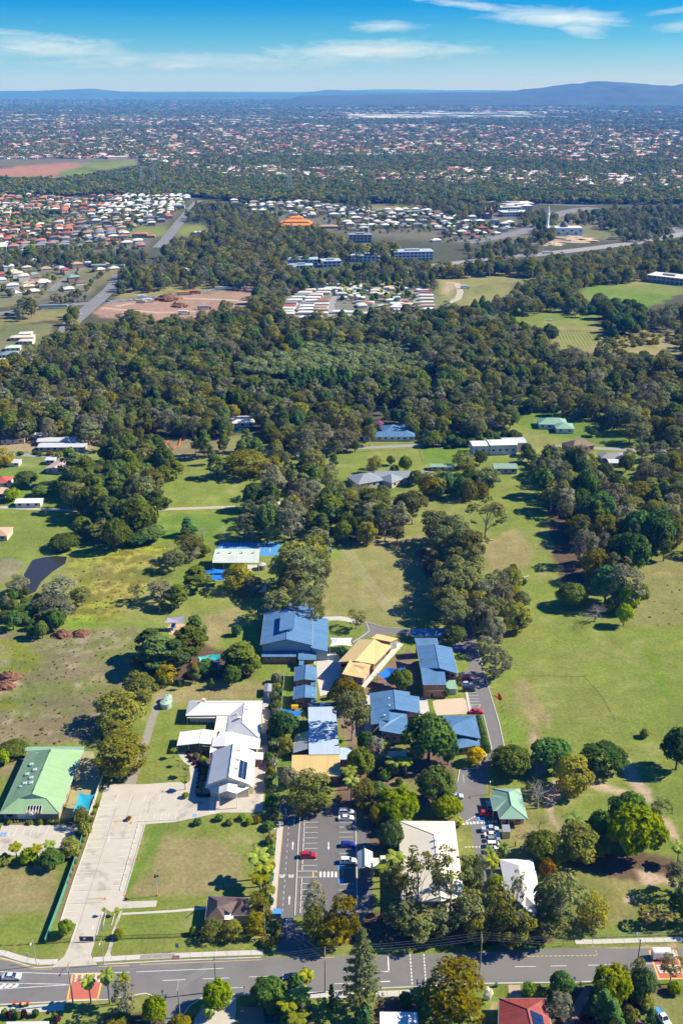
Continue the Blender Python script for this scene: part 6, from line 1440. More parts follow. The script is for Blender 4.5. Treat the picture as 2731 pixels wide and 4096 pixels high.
for fr_,pts_ in (('J',[(-160,130),(200,130),(520,165),(900,130),(1320,145),(1180,280),(930,350),(850,450),(1010,510),(320,530),(-160,545)]),('K',[(60,160),(560,165),(660,200),(1080,240),(1480,260),(1568,370),(1100,380),(800,385),(640,280),(260,270),(0,230)]),('L',[(-140,270),(180,320),(430,350),(180,440),(-140,460)])):
    wood(fr_,pts_,16,['mid','dark','bushgum','gum','lime','shrub'],(4,9),(.7,.95),region='garden trees of the estates')
LEAF_MANG=leafmat('plantation_leaf',(0.180,0.228,0.090),(0.265,0.315,0.132));make_dome('mangrove',LEAF_MANG,BARK_GREY,130,6,2.6,22,0.9,30,0.36,0.45,0.12)
TNAME['mangrove']='plantation_tree'

# keep trees off roofs, roads and out of the reach of hand-placed crowns
NTREE0=NTREE[0]
scale_seen=lambda t:t[3]*CT*1/max(t[1],100)
inview=lambda t:abs(t[0])<0.40*(t[1]+40)
WOODS.sort(key=lambda t:(-(scale_seen(t)) if inview(t) and 'shrub' not in t[4] and 'undergrowth' not in t[5] else 0))
NIND=0
rest=[]
KW={'gum':'olive crowned gum tree','airygum':'thin crowned gum tree','bushgum':'bushy olive tree','greygum':'grey-green tree','dark':'dark rounded tree','mid':'mid green rounded tree','lime':'lime green tree','pine':'tall pine','cypress':'dark columnar cypress','conifer':'dark conifer','rust':'rust coloured tree','palm':'palm'}
for t in WOODS:
    if NIND<175 and inview(t) and t[4] in KW and 'undergrowth' not in t[5]:
        place_tree(t[4],t[0],t[1],t[2],t[3],f'{KW[t[4]]} in the {t[5]}',f'{KW[t[4]]}s of the {t[5]}')
        NIND+=1
    else:rest.append(t)

# everything past that: one object of stuff, each point carrying its own kind, size and turn
def scatter(name,items,lib,kind='stuff',label=None):
    """items: x, y, wd, h, key; lib: key -> list of (object meshes, wd, h)"""
    keys=sorted({k for k in lib})
    colp=bpy.data.collections.new(name+'_kinds')
    idx={};n=0
    for k in keys:
        idx[k]=[]
        for me_list,wd,h in lib[k]:
            ob=bpy.data.objects.new(f'{n:03d}_{k}',None if not me_list else me_list)
            colp.objects.link(ob);idx[k].append((n,wd,h));n+=1
    N=len(items)
    me=bpy.data.meshes.new(name)
    me.vertices.add(N)
    co=np.zeros((N,3));sc=np.zeros((N,3));ix=np.zeros(N,np.int32);rt=RNG.uniform(0,6.28,N)
    for i,it in enumerate(items):
        j,wd,h=idx[it[4]][int(RNG.integers(len(idx[it[4]])))]
        co[i]=(it[0],it[1],0);sc[i]=(it[2]/wd,it[2]/wd,it[3]/h);ix[i]=j
    me.vertices.foreach_set('co',co.ravel())
    a=me.attributes.new('size','FLOAT_VECTOR','POINT');a.data.foreach_set('vector',sc.ravel())
    a=me.attributes.new('which','INT','POINT');a.data.foreach_set('value',ix)
    a=me.attributes.new('turn','FLOAT','POINT');a.data.foreach_set('value',rt)
    me.update()
    o=link(name,me)
    ng=bpy.data.node_groups.new(name,'GeometryNodeTree')
    ng.interface.new_socket('Geometry',in_out='INPUT',socket_type='NodeSocketGeometry')
    ng.interface.new_socket('Geometry',in_out='OUTPUT',socket_type='NodeSocketGeometry')
    N_,L_=ng.nodes,ng.links
    gi,go=N_.new('NodeGroupInput'),N_.new('NodeGroupOutput')
    ci=N_.new('GeometryNodeCollectionInfo');ci.inputs['Collection'].default_value=colp;ci.inputs['Separate Children'].default_value=True;ci.inputs['Reset Children'].default_value=True
    iop=N_.new('GeometryNodeInstanceOnPoints');iop.inputs['Pick Instance'].default_value=True
    def attr(nm,tp):
        q=N_.new('GeometryNodeInputNamedAttribute');q.data_type=tp;q.inputs['Name'].default_value=nm
        return [s for s in q.outputs if s.enabled and s.name=='Attribute'][0]
    cx=N_.new('ShaderNodeCombineXYZ');L_.new(attr('turn','FLOAT'),cx.inputs[2])
    L_.new(gi.outputs[0],iop.inputs['Points']);L_.new(ci.outputs[0],iop.inputs['Instance'])
    L_.new(attr('which','INT'),iop.inputs['Instance Index']);L_.new(cx.outputs[0],iop.inputs['Rotation']);L_.new(attr('size','FLOAT_VECTOR'),iop.inputs['Scale'])
    L_.new(iop.outputs[0],go.inputs[0])
    md=o.modifiers.new('scatter','NODES');md.node_group=ng
    setp(o,kind=kind)
    if label:o['label']=label
    return o

def joined(cr,tk):
    """crown and trunk of a kind in one mesh, for the scattered copies"""
    bm=bmesh.new();bm.from_mesh(cr)
    nf=len(bm.faces)
    bm.from_mesh(tk)
    for i,f_ in enumerate(bm.faces):
        f_.material_index=0 if i<nf else 1
    me=bpy.data.meshes.new(cr.name+'_whole');bm.to_mesh(me);bm.free()
    me.materials.append(cr.materials[0]);me.materials.append(tk.materials[0])
    return me
LIB={k:[(joined(c_,t_),wd_,h_) for c_,t_,wd_,h_ in PROTO[k]] for k in set(t[4] for t in rest) | {'shrub','limeshrub','oliveshrub','greyshrub'}}
scatter('woodland',rest,LIB)
# weeds and clods that roughen the paddocks
W0=WOODS;WOODS=[]
for fr_,pts_,sp_,ks_ in (('A',[(-60,285),(330,270),(640,240),(630,340),(560,480),(440,640),(400,760),(-60,800)],2.2,['greyshrub','oliveshrub','limeshrub','greyshrub','oliveshrub']),('F',[(300,720),(480,680),(800,670),(790,800),(560,1000),(300,1035),(330,870)],2.4,['limeshrub','oliveshrub','limeshrub']),('H',[(1350,850),(1600,830),(1600,1149),(1320,1149)],4.5,['oliveshrub','limeshrub']),('O4',[(-100,-150),(700,-100),(350,330),(-100,420)],1.8,['shrub','oliveshrub','greyshrub'])):
    wood(fr_,pts_,sp_,ks_,(.12,.45),(1.3,2.6),region='weeds')
scatter('weeds',[t for t in WOODS if RNG.random()<.4],LIB);WOODS=W0
# ------------------------------------------------------------------ houses farther off
def house_geo(wd,dp,h,rh,hip=True,over=0.5):
    """walls and roof around the origin, ridge along the longer side"""
    x,y=wd/2,dp/2
    wv=[(-x,-y,0),(x,-y,0),(x,y,0),(-x,y,0),(-x,-y,h),(x,-y,h),(x,y,h),(-x,y,h)]
    wf=[(0,1,5,4),(1,2,6,5),(2,3,7,6),(3,0,4,7)]
    X,Y=x+over,y+over;e=h-0.12
    if wd>=dp:a=(X-Y*0.95 if hip else X);r=[(-a,0,h+rh),(a,0,h+rh)]
    else:a=(Y-X*0.95 if hip else Y);r=[(0,-a,h+rh),(0,a,h+rh)]
    rv=[(-X,-Y,e),(X,-Y,e),(X,Y,e),(-X,Y,e)]+r
    if wd>=dp:rf=[(0,1,5,4),(2,3,4,5),(3,0,4),(1,2,5)]
    else:rf=[(1,2,5,4),(3,0,4,5),(0,1,4),(2,3,5)]
    return wv,wf,rv,rf+[(3,2,1,0)]
def flatmat(name,col):return pmat(name,col,0.7,0.06,0.2)
HC={'white':(0.70,0.70,0.67),'cream':(0.62,0.55,0.42),'terracotta':(0.46,0.175,0.10),'red':(0.40,0.095,0.07),'orange':(0.54,0.23,0.11),'brown':(0.20,0.13,0.10),'grey':(0.26,0.25,0.25),'slate blue':(0.19,0.25,0.32),'tan':(0.44,0.31,0.21),'green':(0.22,0.33,0.25),'pale green':(0.50,0.60,0.50),'dark grey':(0.10,0.10,0.11),'bright orange':(0.80,0.27,0.02),'silver':(0.50,0.52,0.54)}
HM={k:flatmat(k.replace(' ','_')+'_roofing',v) for k,v in HC.items()}
WM=[flatmat('wall_tone',c) for c in ()] or [flatmat('house_wall_cream',(0.55,0.47,0.36)),flatmat('house_wall_white',(0.66,0.64,0.60)),flatmat('house_wall_brick',(0.36,0.22,0.15)),flatmat('house_wall_grey',(0.38,0.37,0.36))]
HGEO={}
def place_house(x,y,wd,dp,rz,h,rh,colr,wall,label,group=None,hip=True,name='house',cat='house',roofm=None,extra=True):
    key=(round(wd),round(dp),round(h),round(rh,1),hip,colr,wall,roofm)
    if key not in HGEO:
        wv,wf,rv,rf=house_geo(round(wd),round(dp),h,rh,hip)
        rm=mesh('roof',rv,rf,roofm or HM[colr]);roof_uv(rm)
        win=MB();n_=max(2,int(wd // 4))
        HGEO[key]=(mesh('wall',wv,wf,WM[wall]),rm,n_,round(wd),round(dp))
    wm,rm,n_,W_,D_=HGEO[key]
    o=empty(name,(x,y,0),label,cat,group,rz)
    link('wall',wm,o);link('roof',rm,o)
    if extra:
        for sd in (-1,1):
            for k in range(n_):
                link('window',WINM,o,(-W_/2+W_*(k+.5)/n_,sd*(D_/2+.03),h*0.38))
    return o
WINM=MB().box((0,0,0),(1.6,0.12,1.2)).mesh('window',GLASS)
def hse(fr,x,y,wd,dp,rot,h,rh,colr,wall,label,hip=True,name='house',cat='house',roofm=None,extra=True):
    p=w(fr,x,y,h*0.7)
    return place_house(p.x,p.y,wd,dp,R(rot),h,rh,colr,wall,label,None,hip,name,cat,roofm,extra)

for a in (('F',66,175,14,11,8,3,2.2,'brown',0,'brown hip roofed brick house by the upper left lane'),('F',202,162,10,6,4,3,.8,'silver',3,'small silver shed behind the two long sheds',False),('F',284,186,28,8,2,3,.7,'silver',3,'farther of two long silver roofed sheds',False),('F',290,212,28,8,1,3,.7,'silver',3,'nearer of two long silver roofed sheds',False),
          ('F',136,468,13,6,2,2.8,.7,'white',1,'white steel shed on the lane at the left',False),('F',276,306,11,13,-12,3,1.2,'white',3,'old shed with a rusty streaked roof beside the pine grove',False,'shed','shed',RRUST),('F',236,275,5,5,0,3,.3,'silver',3,'small grey open shed behind the rusty roofed shed',False),('F',15,372,9,10,5,2.8,1.8,'red',1,'red roofed cottage at the left edge'),('F',0,425,7,9,5,2.6,.6,'tan',1,'tan outbuilding at the left edge',False),('F',5,610,9,10,0,3,1.8,'tan',0,'yellow walled house cut by the left edge'),
          ('F',1112,95,15,15,8,3.2,1.5,'white',1,'white roofed house with a green pool'),('F',1192,72,9,6,0,2.8,.6,'slate blue',2,'small blue grey shed beside the white roofed pool house',False),('F',948,12,9,10,15,3,2,'red',0,'red roofed house deep in the left garden forest'),('F',1260,245,9,5,0,2.6,.6,'silver',3,'grey shed below the country lane',False),('F',1392,256,7,4,5,2.5,.4,'slate blue',1,'small blue and white shed by the bright paddock',False),('F',1335,378,8,7,0,3,1.6,'grey',0,'low grey house behind the boundary belt'),('F',1245,478,8,6,10,3,1,'silver',3,'small shed roof seen through the boundary belt',False),('F',70,285,6,6,0,2.6,.8,'silver',1,'small pale shed at the left edge below the lane',False),
          ('H',660,325,17,9,4,6,.3,'white',1,'left wing of the white flat roofed modern house',False),('H',735,322,16,10,4,6.5,.3,'white',1,'white flat roofed modern two storey house',False),('H',790,312,13,10,4,6,.4,'silver',3,'right wing of the white flat roofed modern house',False),('H',965,220,18,12,-4,3.4,2.6,'green',1,'green hip roofed house on the right hand lawns',True,'house','house',RPGREEN),('H',1020,240,11,11,-4,3.4,2,'green',1,'right wing of the green hip roofed house',True,'house','house',RPGREEN),('H',925,135,18,11,-8,3.4,1.6,'tan',1,'cream house beside the blue swimming pool'),('H',1085,325,16,11,25,4,3,'brown',2,'brown steep roofed house by the right hand lane'),('H',1240,375,14,9,0,3.2,1.6,'grey',0,'grey house with a solar roof among right hand trees'),('H',1262,400,10,7,0,3,.6,'silver',2,'pale roofed outbuilding below the solar roofed house',False),('H',748,425,13,8,0,3.5,1,'green',3,'green gabled steel shed by the long lawn',False),('H',460,420,13,5,0,2.6,.4,'green',3,'low dark green shed behind the grey roofed house',False),('H',484,168,9,8,0,3.2,.8,'white',1,'white roofed house among the wood, above the blue roofed house'),('H',466,255,6,5,0,2.6,1,'slate blue',1,'tiny blue roofed gazebo on the lawn'),('H',782,125,4,5,0,2.8,.6,'pale green',1,'tiny pale green hut on the forest edge'),
          ('H',270,465,36,9,0,3.4,2.2,'grey',0,'long grey roofed homestead',True,'house','house',RGREY),('H',110,480,16,14,25,3.4,2.4,'grey',0,'left grey roofed wing of the homestead',True,'house','house',RGREY),('H',228,482,10,10,45,3.4,2.6,'grey',0,'grey pyramid roofed pavilion of the homestead',True,'house','house',RGREY),
          ('N',1025,850,32,9,0,3.2,1.8,'slate blue',1,'blue roofed homestead beside the country lane',True,'house','house',RBLUE),('N',1045,815,13,14,10,3.4,2.2,'slate blue',1,'rear blue wing of the homestead beside the lane',True,'house','house',RBLUE),('N',1130,800,9,10,10,3.4,2,'slate blue',1,'dark blue pavilion behind the blue roofed homestead',True,'house','house',RBLUE),('N',1135,845,8,9,0,3.2,1.8,'slate blue',1,'right end of the blue roofed homestead',True,'house','house',RBLUE),('N',1395,685,11,9,0,3.2,1.5,'cream',1,'cream house half hidden behind a tall gum'),
          ('M',25,345,13,12,20,3,1.6,'orange',1,'orange tiled house by the left hand street'),('M',45,305,17,14,15,3.2,1,'white',1,'large white roofed house by the left hand street'),('M',65,260,14,10,15,3.2,1.6,'slate blue',1,'blue solar roofed house by the left hand street'),('M',85,220,12,9,10,3,1.4,'pale green',1,'pale green roofed house by the left hand street'),('M',145,155,20,9,5,3,1.2,'cream',0,'cream roofed house by the bridge road'),('M',165,132,11,8,5,3,.8,'white',1,'small white house by the bridge road'),('M',170,178,12,9,0,3,1,'cream',1,'white walled house in the trees below the bridge road'),('M',590,172,12,9,0,3.2,2,'brown',0,'pinkish roofed house alone in the great wood')):
    hse(*a)
setp(MB().slab([w('H',*p,.03) for p in ((965,125),(995,122),(1000,140),(970,142))],.1).obj('swimming_pool',pmat('pool_water',(0.03,0.35,0.62),0.1,0.03)),'blue swimming pool beside the cream house','swimming pool')
setp(MB().slab([w('F',*p,.03) for p in ((1065,138),(1110,136),(1105,148),(1060,148))],.1).obj('swimming_pool',pmat('green_pool',(0.03,0.32,0.24),0.1,0.03)),'green swimming pool beside the white roofed house','swimming pool')
setp(MB().slab([w('Q5',*p,.03) for p in ((1300,700),(1390,690),(1400,760),(1390,870),(1310,870),(1290,780))],.1).obj('swimming_pool',pmat('dark_pool',(0.02,0.06,0.10),0.1,0.03)),'dark kidney shaped pool in the shaded patio','swimming pool')

# office blocks, hall, temple, mosque: storeys with window bands
def block(fr,x,y,wd,dp,rot,storeys,label,cat,mat=WHITE,roofc=RLBLUE,name='office_building',over=1.2):
    p=w(fr,x,y,storeys*1.8);h=storeys*3.6
    o=empty(name,(p.x,p.y,0),label,cat,None,R(rot))
    link('wall',MB().box((0,0,0),(wd,dp,h)).mesh('wall',mat),o)
    r_=MB().box((0,0,h+.02),(wd+2*over,dp+2*over,0.5)).mesh('roof',roofc);roof_uv(r_);link('roof',r_,o)
    link('roof_plant',MB().box((0,0,h+.55),(wd*.35,dp*.35,1.8)).mesh('roof_plant',GREYW),o)
    for s_ in range(storeys):
        for sd in (-1,1):
            n_=int(wd // 5)
            for k in range(n_):link('window',BIGWIN,o,(-wd/2+wd*(k+.5)/n_,sd*dp/2,s_*3.6+1.0))
        n_=int(dp // 5)
        for k in range(n_):
            for sd in (-1,1):link('window',BIGWIN,o,(sd*wd/2,-dp/2+dp*(k+.5)/n_,s_*3.6+1.0),math.pi/2)
    return o
BIGWIN=MB().box((0,0,0),(3.6,0.3,1.9)).mesh('window',GLASS)
block('K',1275,545,50,24,6,3,'three storey white office building with window grids, right of two','office building');block('K',995,565,48,22,-14,2,'white roofed office building behind the caravan park, left of two','office building');block('K',530,590,36,18,4,2,'white flat roofed block in the trees left of the offices','office building');block('K',520,622,26,14,4,1,'low white flat roofed block below the left office roof','office building');block('K',720,600,22,20,10,2,'small white box block between the office buildings','office building');block('K',438,632,14,12,10,1,'small white roofed hut left of the low white block','shed');block('K',920,430,32,16,0,3,'grey three storey block beside the tall white mast','office building',GREYW,RGREY)
block('L',1475,715,42,24,-38,2,'white roofed sports pavilion at the right edge of the green oval','pavilion',GREYW,RWHITE,'sports_pavilion');block('L',1195,295,46,18,-4,1,'long white roofed shed in the trees right of the mosque','shed',WHITE,RWHITE);block('L',900,735,16,7,5,1,'small grey shed at the corner of the green oval','shed',GREYW,RGREY,'garden_shed',.3)
for l_,q_ in zip(('largest','front','leftmost low','nearest','small middle'),((390,205,70,40,10),(440,222,40,30,10),(270,205,50,26,5),(400,265,46,26,12),(360,232,40,26,10))):block('L',*q_,2,l_+' white roofed building of the shopping centre by the overpass','shopping centre',WHITE,RWHITE,'shopping_centre')
tc_=w('K',490,340);o=empty('temple',tc_,'bright orange roofed temple of stacked hip roofs','temple')
for x_,y_,w_,d_,z_ in ((490,322,40,16,7),(415,325,18,18,5),(555,328,18,18,5),(485,345,60,14,4),(485,303,22,10,11)):
    wv,wf,rv,rf=house_geo(w_,d_,z_,2.5);q_=w('K',x_,y_,z_*.7)-tc_;q_.z=0
    link('wall',mesh('wall',wv,wf,WM[0]),o,q_);link('roof',mesh('roof',rv,rf,HM['bright orange']),o,q_)
p_=w('L',745,380,6)
o=empty('mosque',(p_.x,p_.y,0),'white domed mosque with a tall slim minaret','mosque')
link('wall',MB().box((0,0,0),(52,26,11)).mesh('wall',WHITE),o);link('dome',MB().lathe((0,0,11),[(6,0),(6.2,2),(5,5),(3,7),(0.4,8.4)],14).mesh('dome',HM['dark grey'],True),o);link('minaret',MB().lathe((-24,4,0),[(2,0),(1.7,26),(2.4,27),(2.4,29),(1.4,30),(1.3,36),(0.1,42)],10).mesh('minaret',WHITE),o)
for k in range(8):link('window',BIGWIN,o,(-23+6.5*k,-13,2+4*(k % 2)))
p_=w('L',215,285,3);o=empty('church',(p_.x,p_.y,0),'small red brick church with twin spires','church')
link('wall',MB().box((0,0,0),(14,20,8)).mesh('wall',BRICK),o)
for s_ in (-5,5):link('spire',MB().box((s_,-9,0),(4,4,14)).lathe((s_,-9,14),[(2.8,0),(0.1,9)],4).mesh('spire',BRICK),o)
p_=w('K',976,405,0);o=empty('phone_mast',(p_.x,p_.y,0),'tall white phone mast beside the grey block','mast');link('pole',MB().tube([(0,0,0),(0,0,44)],[.7,.4],6).mesh('pole',WHITE),o);link('antenna',MB().box((0,0,41),(2,2,3)).mesh('antenna',WHITE),o)
# lattice pylons
PY=MB()
for sx_ in (-1,1):
    for sy_ in (-1,1):PY.tube([(4*sx_,4*sy_,0),(1.2*sx_,1.2*sy_,30),(.7*sx_,.7*sy_,46)],.28,4)
for z_ in range(0,44,5):
    a_=4-2.8*min(1,z_/30);b_=4-2.8*min(1,(z_+5)/30)
    for s_ in (-1,1):PY.tube([(-a_,s_*a_,z_),(b_,s_*b_,z_+5)],.16,4);PY.tube([(a_,s_*a_,z_),(-b_,s_*b_,z_+5)],.16,4);PY.tube([(s_*a_,-a_,z_),(s_*b_,b_,z_+5)],.16,4)
PYM=PY.mesh('lattice',STEEL)
ARM=MB()
for z_ in (32,38,44):ARM.tube([(-7,0,z_),(0,0,z_+1.2),(7,0,z_)],.2,4)
ARMM=ARM.mesh('crossarm',STEEL)
for fr_,x_,y_,l_ in (('I',652,518,'left pylon of the pair above the left estate'),('I',710,512,'right pylon of the pair above the left estate'),('I',1321,540,'left pylon of the pair above the temple'),('I',1334,538,'right pylon of the pair above the temple'),('K',1492,190,'pylon behind the car park of the middle estate'),('L',90,175,'faint pylon left of the shopping centre')):
    p_=w(fr_,x_,y_);o=empty('pylon',(p_.x,p_.y,0),'lattice power '+l_,'pylon','power pylons');link('lattice',PYM,o);link('crossarm',ARMM,o)

# estates: (frame, outline, rotation of the streets, lot, row, colour weights, name)
HOUSES=[]
def estate(fr,pts,rot,lot,row,cols,region,keep=0.9,size=(11,15,9,13),h=None,skip=()):
    P=gp(fr,pts);a=R(rot);ca,sa=math.cos(a),math.sin(a)
    c=np.mean(P,0);Q=[((x-c[0])*ca+(y-c[1])*sa,-(x-c[0])*sa+(y-c[1])*ca) for x,y in P]
    S=[gp(f_,p_) for f_,p_ in skip]
    x0,x1=min(q[0] for q in Q),max(q[0] for q in Q);y0,y1=min(q[1] for q in Q),max(q[1] for q in Q)
    y=y0;r_=0
    while y<y1:
        x=x0
        while x<x1:
            X=c[0]+x*ca-y*sa+RNG.normal()*1.6;Y=c[1]+x*sa+y*ca+RNG.normal()*1.8
            A=(np.array([X]),np.array([Y]))
            if inpoly(*A,P)[0] and RNG.random()<keep*.86 and not any(inpoly(*A,s_)[0] for s_ in S):
                HOUSES.append((X,Y,RNG.uniform(size[0],size[1]),RNG.uniform(size[2],size[3]),a+RNG.normal()*.05+(math.pi/2 if RNG.random()<.3 else 0),(h or (2.9 if RNG.random()<.6 else 5.6)),RNG.uniform(1.6,2.3),cols[int(RNG.integers(len(cols)))],int(RNG.integers(4)),region))
            x+=lot
        y+=row if r_ % 2==0 else row*1.55
        r_+=1
SK=[('J',[(60,300),(190,245),(440,270),(480,290),(400,345),(90,335)]),('J',[(850,450),(920,360),(1180,355),(1110,470),(860,462)]),('J',[(1090,500),(1340,170),(1380,175),(1180,480)])]
RW=['terracotta','orange','red','terracotta','white','tan','brown','grey','cream']
estate('J',[(-160,130),(200,130),(520,165),(800,140),(900,130),(860,210),(700,260),(640,300),(560,380),(430,460),(300,470),(-160,500)],12,16,19,RW,'left hand estate',0.95,skip=SK)
estate('J',[(720,200),(900,130),(1130,125),(1320,145),(1270,200),(1180,280),(1040,290),(640,265)],8,15,17,['white','white','silver','white','cream','pale green'],'white roofed left estate',0.96,skip=SK)
estate('J',[(640,270),(1000,290),(1180,290),(1160,350),(930,350),(850,450),(1010,470),(1010,520),(700,510),(320,530),(-160,545),(-160,500),(300,470),(430,460),(560,380)],14,17,20,['slate blue','grey','white','grey','slate blue','white','tan','terracotta'],'grey roofed left estate',0.93,skip=SK)
estate('J',[(-160,600),(480,620),(840,610),(820,680),(640,740),(640,810),(440,820),(200,830),(-160,830)],25,19,22,['white','brown','tan','red','green','white','cream','silver'],'left suburb above the bridge',0.75)
estate('K',[(60,160),(560,165),(660,170),(640,205),(960,230),(1080,240),(1300,240),(1480,260),(1568,310),(1568,370),(1440,370),(1280,370),(1100,380),(990,390),(800,385),(780,290),(640,280),(600,290),(560,290),(400,290),(260,270),(0,230)],5,17,20,['white','white','silver','grey','tan','white','slate blue','brown'],'middle estate behind the temple',0.85)
estate('L',[(-140,270),(60,290),(180,320),(300,310),(430,350),(360,400),(180,440),(-140,460)],10,22,25,['white','tan','grey','red','white'],'middle estate by the motorway',0.85)
estate('L',[(-100,-10),(400,60),(640,80),(860,140),(700,160),(430,150),(360,100),(120,50)],10,19,24,['terracotta','red','tan','white','orange'],'red roofed rows above the shopping centre',0.85)
estate('J',[(1380,215),(1540,190),(1568,230),(1400,240)],4,24,26,['red','white','terracotta'],'houses beyond the avenue',0.9);hse('J',1440,280,46,14,4,4,1.5,'dark grey',1,'long dark roofed hall beside the avenue',False);hse('J',1400,395,26,15,4,3.4,.5,'silver',1,'flat grey roofed house by the avenue',False);hse('J',965,410,22,12,4,5.6,2.4,'terracotta',2,'terracotta two storey house on the green block');hse('J',1045,420,11,9,4,3,2,'terracotta',2,'small terracotta house beside the green block house')
hse('J',750,622,40,10,2,3.2,.6,'green',3,'long green roofed shed in the left suburb',False);hse('J',560,608,34,16,8,3.4,1,'white',1,'large white roofed hall in the left suburb',False);hse('J',1130,628,20,18,8,4,2,'white',1,'white hipped hall in the wood, left of two');hse('J',1255,655,20,20,8,4,2,'white',1,'white hipped hall in the wood, right of two');hse('J',1160,215,60,14,3,6,1,'slate blue',3,'long blue apartment row in the white roofed estate',False);hse('K',705,350,28,16,0,3.4,1.6,'tan',2,'long tan roofed house right of the temple')
# caravan park
PK=[]
for col_,pts in (('left edge row',[(600,762),(570,782),(545,800),(520,815),(500,832),(475,852),(445,870),(432,890),(428,908),(422,928),(418,945)]),('second row',[(640,760),(620,815),(600,835),(590,855),(570,875),(560,892),(552,912),(548,935)]),('third row',[(668,800),(660,858),(655,878),(652,898),(652,915),(650,940)]),('back row',[(740,745),(790,740),(830,742),(865,738),(680,780),(720,770),(760,775),(800,770)]),('right middle row',[(1170,875),(1175,900),(1178,920),(1180,942)]),('short right row',[(1250,880),(1258,898),(1265,915)]),('right edge row',[(1345,782),(1362,800),(1366,820),(1370,842),(1372,866),(1378,888),(1395,912)]),('front row',[(780,930),(845,935),(915,940),(985,942),(1060,945),(850,958),(925,962),(995,965),(1068,965),(630,970),(700,975),(560,968),(1020,985),(1160,985)])):
    for q_ in pts:PK.append((*q_,col_))
for k in range(62):PK.append((RNG.uniform(770,1250),RNG.uniform(745,890),'palm shaded middle'))
for x_,y_,col_ in PK:
    p_=w('K',x_,y_,2);edge_='middle' not in col_ or 'right' in col_
    HOUSES.append((p_.x,p_.y,RNG.uniform(13,15) if edge_ else RNG.uniform(7,10),RNG.uniform(6,7.5),R(RNG.normal()*3),2.7,0.9,['white','white','cream','pale green','red','silver','white','tan','cream','grey'][int(RNG.integers(10))],1,'caravan park, '+col_))
HOUSES.sort(key=lambda t:-t[2]*t[3]/t[1]**2 if inview(t) else 0)
HREST=HOUSES[235:]
for t in HOUSES[:235]:
    park=t[9].startswith('caravan')
    kind_='mobile home' if park else ('two storey house' if t[5]>4 else 'house')
    place_house(*t[:9],f'{t[7]} roofed {kind_} in the {t[9]}',f'{t[7]} roofed {kind_}s of the {t[9]}',True,'mobile_home' if park else 'house','mobile home' if park else 'house',None,False)

# ------------------------------------------------------------------ the plain beyond: bands of roofs and trees to the hills
ND=76000
dd=np.exp(RNG.uniform(math.log(1250),math.log(17000),ND));xx=dd*RNG.uniform(-0.53,0.53,ND)
zone=fbm(xx*0.6,dd,900,41,3)+0.22*(fbm(xx,dd,260,43,2)-0.5)
zone=zone+.13*inpoly(xx,dd,gp('G',[(-200,300),(1800,300),(1800,440),(900,422),(560,412),(340,383),(-200,383)]))
belt=inpoly(xx,dd,gp('G',[(-200,395),(340,385),(560,415),(900,424),(1290,440),(1800,440),(1800,640),(-200,640)]))
fieldp=inpoly(xx,dd,gp('G',[(-200,366),(325,364),(325,392),(150,420),(-200,415)]))
airf=inpoly(xx,dd,gp('G',[(790,262),(1200,258),(1250,272),(800,276)]))
hz=(zone>0.46) & (dd>2300) & ~belt & ~fieldp & ~airf
hx,hy=xx[hz],dd[hz]
sel=RNG.random(len(hx))<np.clip(0.95-(hy-9000)/18000,.35,1);hx,hy=hx[sel],hy[sel]
farh=[]
for x,y in zip(hx,hy):
    big=RNG.random()<(0.05 if y<6000 else 0.11)
    s_=1+max(0,y-5000)/9000
    farh.append((x,y,RNG.uniform(40,90) if big else RNG.uniform(14,22)*s_,RNG.uniform(22,40) if big else RNG.uniform(14,18),RNG.uniform(-.5,.5),6 if big else 3.8,.8 if big else 3.0,('white' if big else ['terracotta','terracotta','red','orange','terracotta','white','tan','grey','brown','red','silver'][int(RNG.integers(11))]),int(RNG.integers(4))))
for k in range(150):
    p_=w('G',RNG.uniform(780,1250),RNG.uniform(255,275));farh.append((p_.x,p_.y,RNG.uniform(60,220),RNG.uniform(40,90),RNG.normal()*.1,9,.6,'white' if k % 3 else 'silver',1))
for k in range(170):
    p_=w('G',RNG.uniform(0,1568),RNG.uniform(240,262) if k % 2 else RNG.uniform(266,285));farh.append((p_.x,p_.y,RNG.uniform(60,200),RNG.uniform(40,70),0,9,.6,'white',1))
def joined_houses(name,items,label):
    V=[];Fc=[];MI=[];ms=list(HM.values())+WM;ki={k:i for i,k in enumerate(HM)}
    off=0
    for t in items:
        wv,wf,rv,rf=house_geo(t[2],t[3],t[5],t[6]);ca,sa=math.cos(t[4]),math.sin(t[4])
        for x,y,z in wv+rv:V.append((t[0]+x*ca-y*sa,t[1]+x*sa+y*ca,z))
        Fc+=[tuple(i+off for i in f_) for f_ in wf]+[tuple(i+off+8 for i in f_) for f_ in rf[:4]];MI+=[len(HM)+t[8]]*4+[ki[t[7]]]*4
        off+=14
    me=mesh(name,V,Fc,ms);me.polygons.foreach_set('material_index',MI)
    return setp(link(name,me),label,kind='stuff')
joined_houses('far_suburb',farh+[t[:9] for t in HREST],'thousands of small roofs of the far suburbs')
